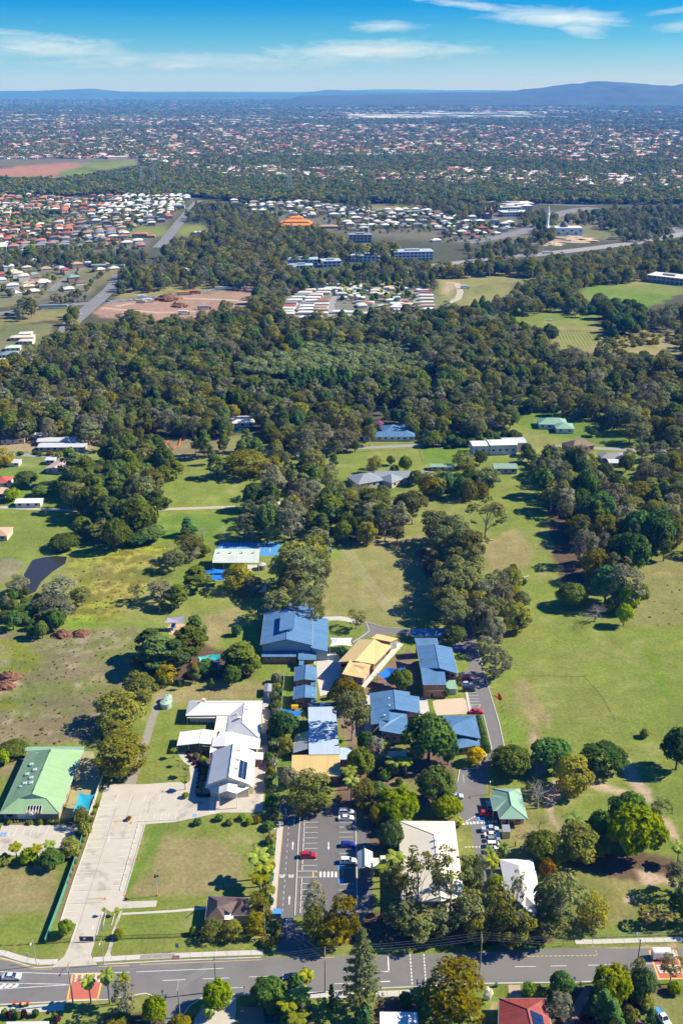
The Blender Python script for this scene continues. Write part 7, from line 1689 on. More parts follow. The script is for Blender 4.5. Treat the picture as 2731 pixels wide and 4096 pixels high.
# far trees as low clumps
FARL={}
for k_,mt_ in (('gum',LEAF_GUM),('mid',LEAF_PINE),('bushgum',LEAF_OLIVE),('dark',LEAF_DARK)):
    L_=[]
    for s_ in range(2):
        rng=np.random.default_rng(200+s_)
        C=[np.array([rng.normal()*3.0,rng.normal()*3.0,rng.uniform(4,10)]) for q in range(9)]
        V,TI=leaves(C,np.full(9,2.6),12,1.5,rng,np.array([0,0,4.0]))
        L_.append((leafmesh('clump_'+k_,V,TI,mt_),11.0,12.0))
    FARL[k_]=L_
NT_=132000
td=np.exp(RNG.uniform(math.log(1250),math.log(20000),NT_));tx=td*RNG.uniform(-0.53,0.53,NT_)
tz=fbm(tx*0.6,td,900,41,3)+0.22*(fbm(tx,td,260,43,2)-0.5)
tz=tz+.10*inpoly(tx,td,gp('G',[(-200,300),(1800,300),(1800,440),(900,422),(560,412),(340,383),(-200,383)]))
tb=inpoly(tx,td,gp('G',[(-200,395),(340,385),(560,415),(900,424),(1290,440),(1800,440),(1800,470),(1000,468),(560,466),(440,452),(-200,448)]))
nearb=inpoly(tx,td,gp('G',[(-900,448),(440,452),(560,466),(1000,468),(2500,470),(2500,900),(-900,900)]))
tf=inpoly(tx,td,gp('G',[(-200,366),(325,364),(325,390),(150,418),(-200,413)])) | inpoly(tx,td,gp('G',[(790,262),(1200,258),(1250,272),(800,276)]))
keep=(tb | (~nearb & ((tz<0.43) | (RNG.random(NT_)<0.32)))) & ~tf
tx,td=tx[keep],td[keep]
gr_=1+np.clip(td-3000,0,1e9)/5200
FT=[(x,y,RNG.uniform(10,17)*g_,RNG.uniform(10,16)*(1+(g_-1)*.18),('gum','mid','gum','dark','bushgum')[int(RNG.integers(5))]) for x,y,g_ in zip(tx,td,gr_)]
scatter('far_woodland',FT,FARL)

# ------------------------------------------------------------------ hills
def hills(name,dist,depth,prof,mat,n=240,rough=8,seed=0):
    """a range: heights along the azimuth slope, with spurs and gullies"""
    xs=np.linspace(-0.75,0.75,n);rows=22
    hp=np.interp(xs,[p[0] for p in prof],[p[1] for p in prof])
    V=[]
    for j in range(rows):
        f_=j/(rows-1);s_=math.sin(math.pi*f_)**0.8
        D_=dist+depth*(f_-0.5)
        X=xs*dist
        nz=(fbm(X,np.full(n,D_),2600,seed,5)-0.5)
        rg=1-2*np.abs(fbm(X,np.full(n,D_*.7),900,seed+20,5)-0.5)
        Z=hp*s_*(1+0.5*nz*(1-s_*.6))+hp*.42*(rg-.8)*s_*(1-.6*s_**4)+rough*3*nz*s_-6
        V.append(np.stack([X,D_+800*nz,Z],1))
    V=np.concatenate(V)
    Fq=[(j*n+i,j*n+i+1,(j+1)*n+i+1,(j+1)*n+i) for j in range(rows-1) for i in range(n-1)]
    return setp(link(name,mesh(name,V,Fq,mat,True)),kind='structure')
HILLM=pmat('hill_bush',(0.045,0.056,0.026),0.95,0.8,0.003,fine=9)
def hx_(px):return (px-784.0)/2352.0
def hh(y,d):return CAM_H+(200.0-y)*d*0.9238*0.9238/2352.0
D1=15500
hills('hill_range',D1,5200,[(-.75,0),(hx_(640),0),(hx_(700),hh(219,D1)),*[(hx_(x_),hh(y_,D1)) for x_,y_ in ((840,217),(940,216),(1000,213),(1060,212),(1100,213),(1160,211),(1185,207),(1230,203),(1258,198),(1290,194),(1312,194),(1328,189),(1342,187),(1365,188.5),(1420,189.5),(1450,193),(1485,197.5),(1510,195),(1535,190),(1552,188.5),(1575,191),(1640,196))],(.75,150)],HILLM,520,10,3)
D2=26000
hills('hill_range',D2,6000,[(-.75,hh(208,D2)),(hx_(0),hh(206,D2)),(hx_(120),hh(206,D2)),(hx_(190),hh(202,D2)),(hx_(260),hh(200,D2)),(hx_(310),hh(208,D2)),(hx_(400),hh(209,D2)),(hx_(460),hh(208,D2)),(hx_(560),hh(210,D2)),(hx_(700),hh(211,D2)),(hx_(760),hh(204,D2)),(hx_(820),hh(208,D2)),(hx_(1000),hh(211,D2)),(.75,hh(212,D2))],HILLM,320,14,5)
D3=38000
hills('hill_range',D3,6000,[(-.75,hh(212,D3)),(hx_(700),hh(210,D3)),(hx_(860),hh(203,D3)),(hx_(1000),hh(205,D3)),(hx_(1180),hh(207,D3)),(.75,hh(207,D3))],HILLM,200,10,9)

# ------------------------------------------------------------------ the air
hb=MB().box((0,22000,-80),(70000,52000,720)).mesh('haze',None)
hm,t=newmat('haze_air')
vol=t.n('ShaderNodeVolumePrincipled',ins={'Color':(0.035,0.27,1.0,1),'Density':8.0e-5,'Anisotropy':0.0,'Absorption Color':(1,1,1,1)})
mo=t.n('ShaderNodeOutputMaterial',ins={'Volume':vol.outputs[0]})
hb.materials.append(hm)
setp(link('haze',hb),kind='stuff')
# ------------------------------------------------------------------ painted markings
def lines(name,fr,segs,width,mat,z=0.03):
    mb=MB()
    for s_ in segs:
        a,b=w(fr,s_[0],s_[1]),w(fr,s_[2],s_[3])
        d=(b-a);d.z=0
        if d.length<1e-6:continue
        d.normalize();n=Vector((-d.y,d.x,0))*width/2;u=Vector((0,0,z))
        mb.add([a-n+u,b-n+u,b+n+u,a+n+u],[(0,1,2,3)])
    return setp(mb.obj(name,mat),kind='structure')
def row(a,b,n):
    """n+1 lines running from line a to line b, evened out in real distance"""
    return [tuple(a[i]+(b[i]-a[i])*k/n for i in range(4)) for k in range(n+1)]
def dashes(x0,y0,x1,y1,n,f=0.5):
    return [(x0+(x1-x0)*k/n,y0+(y1-y0)*k/n,x0+(x1-x0)*(k+f)/n,y0+(y1-y0)*(k+f)/n) for k in range(n)]
ys1=[318,391,465,541,617,693,772,853,934];ys2=[1192,1278,1364,1450,1540]
lines('bay_lines','Q3',[(572-(y-318)*.06,y,756-(y-318)*.024,y-2) for y in ys1]+[(523-(y-1192)*.05,y,733,y) for y in ys2]+[(1055,y,1245+(y-316)*.02,y-2) for y in (316,388,460,531,608,684,760,838,916)]+[(1055,y,1265,y) for y in (968,1200,1285)],0.13,WPAINT,0.04)
lines('zebra_crossing','Q3',[(x,1022,x-1,1102) for x in (792,847,902,956,1010)],0.62,WPAINT,0.04)
lines('lane_dashes','Q3',dashes(345,300,245,1640,16,0.38),0.14,WPAINT,0.04);lines('kerb_line','Q3',[(262,310,250,460),(250,460,190,1100),(190,1100,155,1570)],0.14,YPAINT,0.05)
lines('crossing_edge','Q3',[(687,1020,684,1100),(712,1020,745,1026),(710,1104,740,1096),(1104,1000,1104,1080)],0.4,YPAINT,0.045)
lines('speed_hump_teeth','Q3',[(216,1103,273,1103),(218,1062,218,1103),(244,1068,244,1103),(269,1062,269,1103),(343,1103,401,1103),(346,1062,346,1103),(372,1068,372,1103),(397,1062,397,1103)],0.32,WPAINT,0.04)
def arrow(name,fr,x0,y0,x1,y1,mat=WPAINT,z=0.045,wd=0.16,hd=0.75):
    a,b=w(fr,x0,y0),w(fr,x1,y1);d=(b-a).normalized();n=Vector((-d.y,d.x,0));u=Vector((0,0,z));L=(b-a).length;m=a+d*L*0.62
    return setp(MB().add([a-n*wd+u,m-n*wd+u,m+n*wd+u,a+n*wd+u,m-n*hd/2+u,b+u,m+n*hd/2+u],[(0,1,2,3),(4,5,6)]).obj(name,mat),kind='structure')
for q_ in ((392,710,399,585),(343,1495,350,1360),(413,370,418,265),(905,600,905,718),(296,205,300,115)):arrow('lane_arrow','Q3',*q_)
arrow('lane_arrow','Q3',415,345,375,348);arrow('lane_arrow','Q4',665,570,684,490);arrow('lane_arrow','Q4',460,1705,444,1775)
def ground_text(body,fr,x,y,size,mat,ang=0.0,z=0.045,name='painted_text',stretch=1.0):
    cu=bpy.data.curves.new(name,'FONT');cu.body=body;cu.size=size;cu.align_x='CENTER';cu.align_y='CENTER';cu.offset=0.02
    tmp=bpy.data.objects.new('tmp',cu);me=bpy.data.meshes.new_from_object(tmp);bpy.data.objects.remove(tmp);me.name=name
    me.materials.clear();me.materials.append(mat)
    p=w(fr,x,y);o=link(name,me,None,(p.x,p.y,z),R(ang));o.scale=(1,stretch,1)
    return setp(o,kind='structure')
ground_text('10','Q3',330,1732,1.7,WPAINT)
for b_,x_,y_ in (('R1',945,362),('R2',925,425),('R3',908,490)):ground_text(b_,'Q4',x_,y_,1.25,CPAINT,-98)
for fr_,x_,y_,s_ in (('Q3',1080,962,1.6),('Q3',1082,1156,1.6),('O4',52,1382,1.6),('O7',703,557,2.2),('C',895,71,1.2)):
    p_=w(fr_,x_,y_);u_=s_*.5
    setp(MB().add([(p_.x-u_,p_.y-u_,.045),(p_.x+u_,p_.y-u_,.045),(p_.x+u_,p_.y+u_,.045),(p_.x-u_,p_.y+u_,.045)],[(0,1,2,3)]).obj('disabled_bay_square',BPAINT),kind='structure')
    mb=MB();r_=.26*s_
    pts=[Vector((p_.x+r_*math.cos(t_),p_.y-.08*s_+r_*math.sin(t_),.05)) for t_ in np.linspace(math.pi*.85,math.pi*2.05,10)]
    for a_,b_ in list(zip(pts,pts[1:]))+[(Vector((p_.x-.05*s_,p_.y+.2*s_,.05)),Vector((p_.x,p_.y-.02*s_,.05))),(Vector((p_.x,p_.y-.02*s_,.05)),Vector((p_.x+.2*s_,p_.y-.02*s_,.05))),(Vector((p_.x+.2*s_,p_.y-.02*s_,.05)),Vector((p_.x+.3*s_,p_.y-.28*s_,.05)))]:
        d_=(b_-a_).normalized();n_=Vector((-d_.y,d_.x,0))*.045*s_;mb.add([a_-n_,b_-n_,b_+n_,a_+n_],[(0,1,2,3)])
    c_=Vector((p_.x-.06*s_,p_.y+.3*s_,.05));mb.add([c_+Vector((.08*s_*math.cos(k*.785),.08*s_*math.sin(k*.785),0)) for k in range(8)],[tuple(range(8))])
    setp(mb.obj('wheelchair_symbol',WPAINT),kind='structure')
# church car park
L1=[]
for k in range(20):
    t_=k/19;y_=75+1540*(t_**1.12);x_=555-515*(t_**1.06);L1.append((x_,y_,x_+200,y_-10))
lines('bay_lines','Q4',L1,0.12,WPAINT,0.03)
L2=[]
for k in range(12):
    t_=k/11;y_=395+850*(t_**1.05);x_=1100-225*t_;L2.append((x_-200,y_+8,x_,y_-6))
lines('bay_lines','Q4',L2+row((1075,300,1102,195),(1570,278,1592,172),5),0.12,WPAINT,0.03)
lines('bay_lines','O3',[(75,1575,98,1462),(-150,1580,-120,1475),(-360,1585,-325,1480),(-560,1590,-520,1490),(-760,1595,-710,1495)],0.12,WPAINT,0.03);lines('zebra_crossing','O3',[(550,y_,625,y_) for y_ in (1500,1527,1555,1585,1615,1645,1675,1704,1734)],0.7,WPAINT,0.035)
lines('slow_bar','Q4',[(725,294,915,284),(385,1352,600,1342)],0.34,YPAINT,0.05);lines('slow_bar_dashes','Q4',dashes(735,293,920,283,8,.35)+dashes(395,1351,605,1341,9,.35),0.30,DARK,0.056)
lines('slab_joints','Q4',[(770,100,160,2020),(1240,-20,1170,320),(1000,-60,890,300)]+[(x_-10,y_,x_+520,y_-22) for x_,y_ in ((560,230),(430,540),(300,870),(190,1240),(60,1420))],0.08,JOINT,0.02)
lines('bay_lines','O4',row((-20,1395,60,1250),(-20,1395,60,1250),1)[:0]+[(314+115*k-3*k*k*.2,1396-k*1.5,375+112*k,1250-k*.5) for k in range(7)]+[(115,1398,175,1250),(205,1398,262,1250),(165,1280,240,1290),(148,1320,222,1335),(130,1355,205,1372),(115,1398,205,1398)],0.13,WPAINT,0.03)
lines('bay_lines','O7',[(320,148,410,148),(330,200,420,200),(310,307,438,305),(330,360,448,360),(472,0,486,95),(555,0,560,35),(660,465,850,462),(730,520,880,520),(720,742,760,742),(735,803,765,803),(745,866,790,866)],0.12,WPAINT,0.04);lines('zebra_crossing','O7',[(x_,600+(470-x_)*.06-6,x_+6,626+(470-x_)*.06) for x_ in (478,523,567,611,655,702,747,792,838,882)],0.75,WPAINT,0.045);lines('give_way_dashes','O7',dashes(475,605,640,512,5,.7)+dashes(498,905,710,902,5,.6),0.42,WPAINT,0.045)
lines('bay_lines','Q2',[(1078,180,1190,178),(1082,210,1194,208),(1088,240,1202,239),(1094,270,1210,269),(1100,301,1218,300)],0.12,WPAINT,0.04);lines('hatch_lines','Q2',[(1112,332,1136,302),(1192,330,1218,300)],0.25,YPAINT,0.045)
# main road
lines('road_lines','O5',[(0,323,760,350),(760,350,1568,328),(0,460,800,474),(0,532,840,480),(1435,455,1568,450)],0.16,WPAINT,0.03);lines('hatch_lines','O5',[(0,520,70,468),(65,522,150,472),(150,520,225,475)],0.9,WPAINT,0.03);lines('edge_line','O5',[(0,170,120,195),(120,195,330,265),(330,265,440,292),(440,292,632,290),(1185,262,1568,246)],0.16,YPAINT,0.03)
lines('road_lines','Q5',[(-40,334,878,296),(240,424,476,414),(656,407,930,397),(1140,387,1366,378),(940,502,1080,496)],0.16,WPAINT,0.03);lines('edge_line','Q5',[(0,258,1282,206)],0.16,YPAINT,0.03)
lines('road_lines','Q6',[(640,626,802,620),(1060,737,1568,722),(1500,588,1750,590)],0.16,WPAINT,0.03);lines('edge_line','Q6',[(880,408,1060,404),(1400,795,2030,776)],0.16,YPAINT,0.03);lines('road_lines','Q7',[(160,375,170,590),(-10,590,178,582),(-20,715,188,708)],0.3,WPAINT,0.03);lines('crosswalk_dashes','Q7',dashes(437,370,465,760,9,.68)+dashes(608,365,636,740,9,.68),0.3,WPAINT,0.03)
lines('road_lines','O6',[(0,634,190,629),(443,623,708,617),(963,611,1216,606),(-420,640,-170,637)],0.16,WPAINT,0.03);lines('bus_bay_dashes','O6',dashes(-320,520,556,505,17,.6)+[(535,448,540,466),(545,486,552,506),(-330,505,-335,525)],0.2,YPAINT,0.03);lines('edge_line','O6',[(-700,836,290,819)],0.16,YPAINT,0.03)
def red_patch(fr,q):
    P=[w(fr,*p) for p in q];setp(MB().add([Vector((p.x,p.y,.02)) for p in P],[(0,1,2,3)]).obj('red_road_patch',REDP),kind='structure')
    lines('patch_border',fr,[(*q[i],*q[(i+1) % 4]) for i in range(4)],0.42,YPAINT,0.028)
red_patch('O5',[(880,355),(1250,350),(1180,655),(815,665)]);red_patch('O6',[(1165,450),(1475,447),(1580,780),(1280,785)])
lt=[]
rr_=random.Random(3)
for x_ in (915,985,1030,1100,1150,1190):
    for k in range(6):
        y_=362+k*16+rr_.uniform(-2,2);lt.append((x_-(y_-360)*.18,y_,x_+rr_.choice((18,26,30))-(y_-360)*.18,y_-1))
lines('patch_lettering','O5',lt,0.34,WPAINT,0.034)
lines('patch_lettering','O6',[(1250+k*9+70*j,628+20*k,1250+k*9+70*j+rr_.choice((38,50,58)),628+20*k) for k in range(5) for j in range(4)],0.42,WPAINT,0.034)
lines('court_lines','O8',[(590,220,1345,218),(590,220,572,292),(683,246,1290,243),(683,246,668,292),(872,220,860,292),(1158,219,1150,292),(828,260,822,292),(1187,258,1180,300),(1340,240,1330,350),(700,262,1290,258)],0.22,WPAINT,0.03)
lines('field_lines','H',[(x_,765+4*k,x_+235,1100+3*k) for k,x_ in enumerate(range(-25,45,10))]+[(-30,905,35,912),(35,912,30,925),(-30,960,28,968)],0.14,pmat('chalk_line',(0.36,0.34,0.22),0.95,0.3,1.0),0.02)
lines('crop_rows','L',[(690+22*k,1080,740+26*k,1200) for k in range(11)],1.1,pmat('mown_row',(0.27,0.22,0.09),0.95,0.3,.3),0.06)

# ------------------------------------------------------------------ footpaths of single slabs
def slab_path(name,pts,width,step,mat=CONC2):
    P=W(*pts)
    base=strip(name,P,width+.1,JOINT,0.015)
    acc=0;me=MB().box((0,0,0),(step-.06,width,.055)).mesh('slab',mat)
    for a,b in zip(P,P[1:]):
        L=(b-a).length;n=max(1,round(L/step));rz=math.atan2(b.y-a.y,b.x-a.x)
        for k in range(n):
            c=a.lerp(b,(k+.5)/n);o=link('slab',me,base,(c.x,c.y,0.0),rz);o.scale=(L/n/step,1,1)
slab_path('footpath',('O5',[(-80,85),(60,100),(180,140),(330,185),(480,208),(640,205),(700,198)]),1.7,3.0);slab_path('footpath',('Q4',[(450,2178),(700,2165),(1100,2140),(1568,2115)]),1.6,3.0);slab_path('footpath',('Q5',[(0,181),(400,162),(900,142),(1290,130)]),1.6,3.0);slab_path('footpath',('O6',[(290,348),(600,345),(1000,330),(1568,318)]),1.5,2.6);slab_path('footpath',('Q7',[(0,870),(450,850)]),1.8,3.0);slab_path('footpath',('Q6',[(740,885),(1300,885)]),1.6,3.0);slab_path('footpath',('O5',[(-60,800),(400,770),(780,745)]),2.2,3.0)
setp(MB().box(w('Q5',375,183),(1.9,1.3,.08)).obj('drain_grate',pmat('rust_grate',(.17,.09,.08),.8)),kind='structure')
# kerbs and low walls of the car park
for fr_,p_,wd_ in (('Q3',[(508,160),(480,500),(455,1000),(425,1650)],.3),('Q3',[(1285,140),(1295,600),(1305,1000),(1315,1650)],.3),('Q3',[(460,1105),(745,1105)],.25),('Q3',[(460,1020),(745,1018)],.25),('B',[(1250,240),(1300,440),(1360,650),(1420,850),(1452,1000)],.3),('B',[(1182,1180),(1194,1108),(1285,1104),(1376,988),(1330,800)],.3),('B',[(660,270),(680,320),(640,350),(585,385)],.3),('B',[(670,272),(760,297),(912,308)],.25),('B',[(1232,670),(1255,790)],1.0),('Q4',[(565,10),(480,275),(340,680),(180,1130),(12,1650)],.25),('Q4',[(235,1690),(150,1940)],.25),('Q4',[(1165,330),(1040,760),(880,1310)],.2),('Q4',[(575,1560),(500,1850)],.25),('Q4',[(632,1535),(590,1715),(705,1712),(748,1555)],.2)):strip('kerb',W(fr_,p_),wd_,KERB,.15,.2)
ws=MB().box((0,0,0),(1.9,.2,.14)).mesh('stop_bar',WPAINT);we=MB().box((0,0,0),(.28,.215,.15)).mesh('yellow_end',YPAINT)
def stops(fr,pts,label,group,ends=True):
    for x0,y0,x1,y1 in pts:
        a,b=w(fr,x0,y0),w(fr,x1,y1);c=(a+b)/2;o=empty('wheel_stop',(c.x,c.y,.03),label,'wheel stop',group,math.atan2(b.y-a.y,b.x-a.x))
        link('stop_bar',ws,o)
        if ends:
            for s_ in (-1,1):link('yellow_end',we,o,(s_*.83,0,.002))
stops('Q4',[(1080-238*t_-6,355+850*t_-28,1080-238*t_-18,355+850*t_+24) for t_ in (k/12 for k in range(13))],'white wheel stop with yellow ends at the church lawn bays','wheel stops by the church lawn')
stops('Q4',[(980+102*k,298-5*k,1060+102*k,296-5*k) for k in range(6)],'white wheel stop with yellow ends in the bays facing the church','wheel stops facing the church')
stops('Q3',[(562-(y_-280)*.045,y_-22,560-(y_-280)*.045,y_+22) for y_ in (280,355,428,502,578,655,733,890,975,1150,1235,1320,1405,1493,1582)],'grey concrete wheel stop along the left bays of the car park','wheel stops of the main car park',False)

# ------------------------------------------------------------------ vehicles
PAINT={}
def paint(c):
    k=tuple(c)
    if k not in PAINT:
        m,t=newmat('car_paint');b=t.n('ShaderNodeBsdfPrincipled',ins={'Base Color':(*c,1),'Roughness':.28,'Coat Weight':.6,'Coat Roughness':.08});t.n('ShaderNodeOutputMaterial',ins={0:b.outputs[0]});PAINT[k]=m
    return PAINT[k]
TYRE=pmat('tyre_rubber',(.02,.02,.02),.9);LAMP=pmat('head_lamp',(.75,.75,.72),.15);TAIL=pmat('tail_lamp',(.35,.02,.02),.3)
def loft(secs,mb):
    o=len(mb.v);n=len(secs[0])
    for s_ in secs:mb.v.extend(Vector(p) for p in s_)
    for i in range(len(secs)-1):
        for k in range(n):
            k2=(k+1) % n;mb.f.append((o+i*n+k,o+(i+1)*n+k,o+(i+1)*n+k2,o+i*n+k2));mb.mi.append(0)
    mb.f.append(tuple(o+k for k in range(n)));mb.f.append(tuple(o+(len(secs)-1)*n+k for k in reversed(range(n))));mb.mi+=[0,0]
CARS={'sedan':(4.7,.90,1.45,[(-2.35,.86),(-1.55,1.0),(.95,.98),(2.0,.82),(2.35,.62)],(-1.75,-1.0,.25,1.05)),'hatch':(4.2,.88,1.5,[(-2.1,.92),(-1.9,1.0),(.9,1.0),(1.75,.85),(2.1,.65)],(-1.95,-1.55,.2,1.0)),'suv':(4.7,.94,1.72,[(-2.35,.98),(-2.2,1.1),(1.0,1.1),(1.95,.98),(2.35,.75)],(-2.2,-1.9,.3,1.1)),'ute':(5.2,.94,1.75,[(-2.6,.95),(-2.4,1.02),(1.1,1.08),(2.2,.98),(2.6,.75)],(-.6,-.4,.7,1.35)),'van':(6.0,1.0,2.6,[(-3.0,1.4),(-2.9,1.5),(1.6,1.5),(2.6,1.15),(3.0,.8)],(1.2,1.25,1.6,2.3))}
CM={}
def car_meshes(tp,c):
    k=(tp,tuple(c))
    if k in CM:return CM[k]
    L,hw,H,prof,(g0,g1,g2,g3)=CARS[tp];P=paint(c)
    mb=MB();loft([[(x,-hw*.96,.28),(x,-hw,.6),(x,-hw*(.93 if abs(x)<L*.45 else .86),z),(x,hw*(.93 if abs(x)<L*.45 else .86),z),(x,hw,.6),(x,hw*.96,.28)] for x,z in prof],mb)
    zs=prof[2][1]-.02
    if tp=='van':
        loft([[(x,-hw*.98,1.3),(x,-hw*.97,z-.25),(x,-hw*.8,z),(x,hw*.8,z),(x,hw*.97,z-.25),(x,hw*.98,1.3)] for x,z in ((-2.95,2.55),(-2.8,2.6),(1.3,2.6),(1.55,2.45))],mb)
    body=mb.mesh('body',P)
    g=MB();loft([[(x,-hw*b_,zs),(x2,-hw*.70,H-.07),(x2,hw*.70,H-.07),(x,hw*b_,zs)] for x,x2,b_ in ((g0,g1,.86),(-.25 if tp != 'van' and tp != 'ute' else (g0+g3)/2,-.25 if tp != 'van' and tp != 'ute' else (g1+g2)/2,.91),(g3,g2,.86))],g)
    glass=g.mesh('window',GLASS)
    r=MB();r.slab([(g1-.03,-hw*.72,H),(g2+.03,-hw*.70,H),(g2+.03,hw*.70,H),(g1-.03,hw*.72,H)],.085)
    for s_ in (-1,1):
        for xa,xb in ((g0,g1),(g3,g2),((g0+g3)/2-.2,(g1+g2)/2-.1)):r.tube([(xa,s_*hw*.88,zs),(xb,s_*hw*.72,H-.04)],.055,4)
    roof=r.mesh('roof',P)
    tb=MB()
    for s_ in (0,1):
        o=len(tb.v);n=12
        for yy in (-.11,.11):
            for rad in (.33,.2):tb.v.extend(Vector((rad*math.cos(2*math.pi*k2/n),yy,rad*math.sin(2*math.pi*k2/n))) for k2 in range(n))
        break
    for k2 in range(n):
        j=(k2+1) % n
        for a_,b_ in ((0,2),(1,0),(2,3)):tb.f.append((a_*n+k2,a_*n+j,b_*n+j,b_*n+k2));tb.mi.append(0)
    tyre=tb.mesh('tyre',TYRE);rim=MB().lathe((0,0,-.1),[(.2,0),(.2,.2)],10);rim.v=[Vector((v.x,v.z,v.y)) for v in rim.v];rimm=rim.mesh('rim',STEEL)
    hl=MB().box((0,0,0),(.12,.36,.16)).mesh('headlight',LAMP);tl=MB().box((0,0,0),(.1,.3,.2)).mesh('taillight',TAIL)
    CM[k]=(body,glass,roof,tyre,rimm,hl,tl,L,hw)
    return CM[k]
def car(fr,x,y,hd,tp,c,label,group=None,zoff=0.6,extra=None):
    b_,g_,r_,ty,ri,hl,tl,L,hw=car_meshes(tp,c);p=w(fr,x,y,zoff)
    o=empty('van' if tp=='van' else ('utility_truck' if tp=='ute' else 'car'),(p.x,p.y,.03),label,'van' if tp=='van' else ('truck' if tp=='ute' else 'car'),group,R(hd))
    link('body',b_,o);link('window',g_,o);link('roof',r_,o)
    for sx_ in (-.31,.31):
        for sy_ in (-1,1):wh=link('tyre',ty,o,(sx_*L,sy_*(hw-.1),.33));link('rim',ri,wh)
    for sy_ in (-1,1):link('headlight',hl,o,(L/2-.08,sy_*hw*.62,.62));link('taillight',tl,o,(-L/2+.03,sy_*hw*.66,.72))
    if tp=='ute':
        t_=MB();
        for q_ in ((-1.6,-.9,1.9,.06),(-1.6,.84,1.9,.06)):t_.box((q_[0],q_[1]+.03,1.0),(q_[2],q_[3],.32))
        t_.box((-2.56,0,1.0),(.06,1.8,.32));link('tray_sides',t_.mesh('tray_sides',STEEL if extra else paint(c)),o)
        if extra:link('load',MB().box((-1.6,0,1.0),(1.5,1.2,.35)).mesh('load',extra),o)
    return o
cW,cS,cR_,cB,cD,cK,cSB=(.78,.78,.78),(.50,.54,.58),(.42,.015,.03),(.015,.035,.34),(.012,.018,.06),(.015,.015,.018),(.40,.50,.62)
for a_ in (('Q3',1155,172,0,'suv',cW,'white four wheel drive parked at the far end of the car park'),('Q3',1155,255,0,'sedan',cW,'white sedan beside the white four wheel drive'),('Q3',1180,635,0,'hatch',cB,'bright blue hatchback in the right hand bays'),('Q3',613,792,0,'suv',cR_,'dark red four wheel drive alone in the left hand bays'),('Q3',1180,870,0,'suv',cW,'white car with a dark roof pillar beside the disabled bay'),
           ('O7',383,265,0,'sedan',cS,'silver sedan under the dark tree by the ring road'),('O7',802,382,90,'hatch',cSB,'pale blue car in the shade of the green roofed house'),('O7',765,480,0,'hatch',(.55,.02,.03),'bright red hatchback by the green roofed house'),('O7',812,682,0,'ute',cSB,'silver blue flat tray utility with timber load'),('O7',838,750,0,'sedan',cW,'white sedan next to the flat tray utility'),('O7',850,808,0,'hatch',(.22,.26,.32),'grey wagon between two white cars'),('O7',865,876,0,'suv',cW,'white four wheel drive below the grey wagon'),('O7',880,945,0,'ute',cW,'white utility truck half under a golden palm'),
           ('O2',1272,285,0,'suv',cB,'blue four wheel drive by the two storey block'),('O2',1342,557,0,'hatch',cR_,'red hatchback in the shaded ring road bays'),('O2',1350,608,0,'hatch',cSB,'silver blue hatchback in the shaded ring road bays'),('O2',1362,660,0,'suv',cK,'black four wheel drive in the shaded ring road bays'),('O2',1436,870,0,'sedan',(.55,.012,.03),'bright red sedan at the corner of the sand yard'),
           ('O5',145,380,0,'sedan',cS,'silver sedan driving on the main road at the left'),('Q6',530,655,180,'sedan',cD,'dark blue sedan driving on the main road'),('O6',1335,512,0,'van',cW,'white delivery van driving over the red road patch'),('O6',1320,1240,-70,'ute',cW,'white utility truck with a blue load at the bottom right',None,.6,BPAINT)):car(*a_)
for k_,(fr_,x_,y_,c_) in enumerate((('J',110,937,cW),('J',50,955,cK),('J',268,926,cR_),('J',480,900,cD),('J',508,892,cW),('J',550,957,cW),('J',676,838,cW),('J',740,872,cB),('J',838,864,cW),('J',895,860,cW),('J',935,857,cS),('J',1065,842,cS),('J',1118,832,cW),('J',1185,836,cW),('J',1405,800,cW),('J',1435,798,cW),('K',60,772,cR_),('K',150,766,cW),('K',475,920,cR_),('L',650,1000,cW))):car(fr_,x_,y_,12,'sedan',c_,{cW:'white',cK:'black',cR_:'red',cD:'dark blue',cB:'blue',cS:'silver'}[c_]+' car on the distant roads below the left estate','distant cars on the roads')
def lorry(fr,x,y,hd,L,c,label,boxc):
    p=w(fr,x,y,1.5);o=empty('lorry',(p.x,p.y,.2),label,'truck',None,R(hd))
    link('cab',MB().box((L/2-1,0,.5),(2.0,2.4,2.2),0,0,.9).mesh('cab',paint(c)),o);link('cargo_box',MB().box((-1.1,0,.9),(L-2.4,2.5,2.8)).mesh('cargo_box',boxc),o)
    for x_ in (L/2-1,-L/2+1.2,-L/2+2.4):
        for s_ in (-1.1,1.1):link('tyre',MB().tube([(x_,s_-.15,.5),(x_,s_+.15,.5)],.5,10).mesh('tyre',TYRE),o)
lorry('J',375,910,10,30,cW,'long pale road train on the left highway',BLUEW);lorry('J',1270,818,10,16,cR_,'yellow container lorry on the far highway',YPAINT);lorry('J',1318,812,10,20,cR_,'dark red container lorry on the far highway',REDP);lorry('J',1538,784,10,18,cW,'pale green container lorry on the far highway',RPALEG);lorry('J',980,842,10,10,cW,'white box lorry on the far highway',WHITE);lorry('J',1408,917,5,14,cR_,'tip truck with a red cab in the earthworks',STEEL);lorry('J',1270,950,0,12,(.5,.6,.1),'yellow and white truck in the earthworks',WHITE);lorry('L',65,773,-3,10,cW,'white box truck parked in the dry paddock',WHITE);lorry('L',310,572,3,14,cW,'orange lorry on the motorway',YPAINT);lorry('L',632,537,5,14,cR_,'red and white lorry on the motorway',WHITE);lorry('J',970,872,5,10,cW,'cream site hut truck beside the earth mound',CREAMW);lorry('J',1023,868,5,11,cW,'white truck beside the earth mound',WHITE)
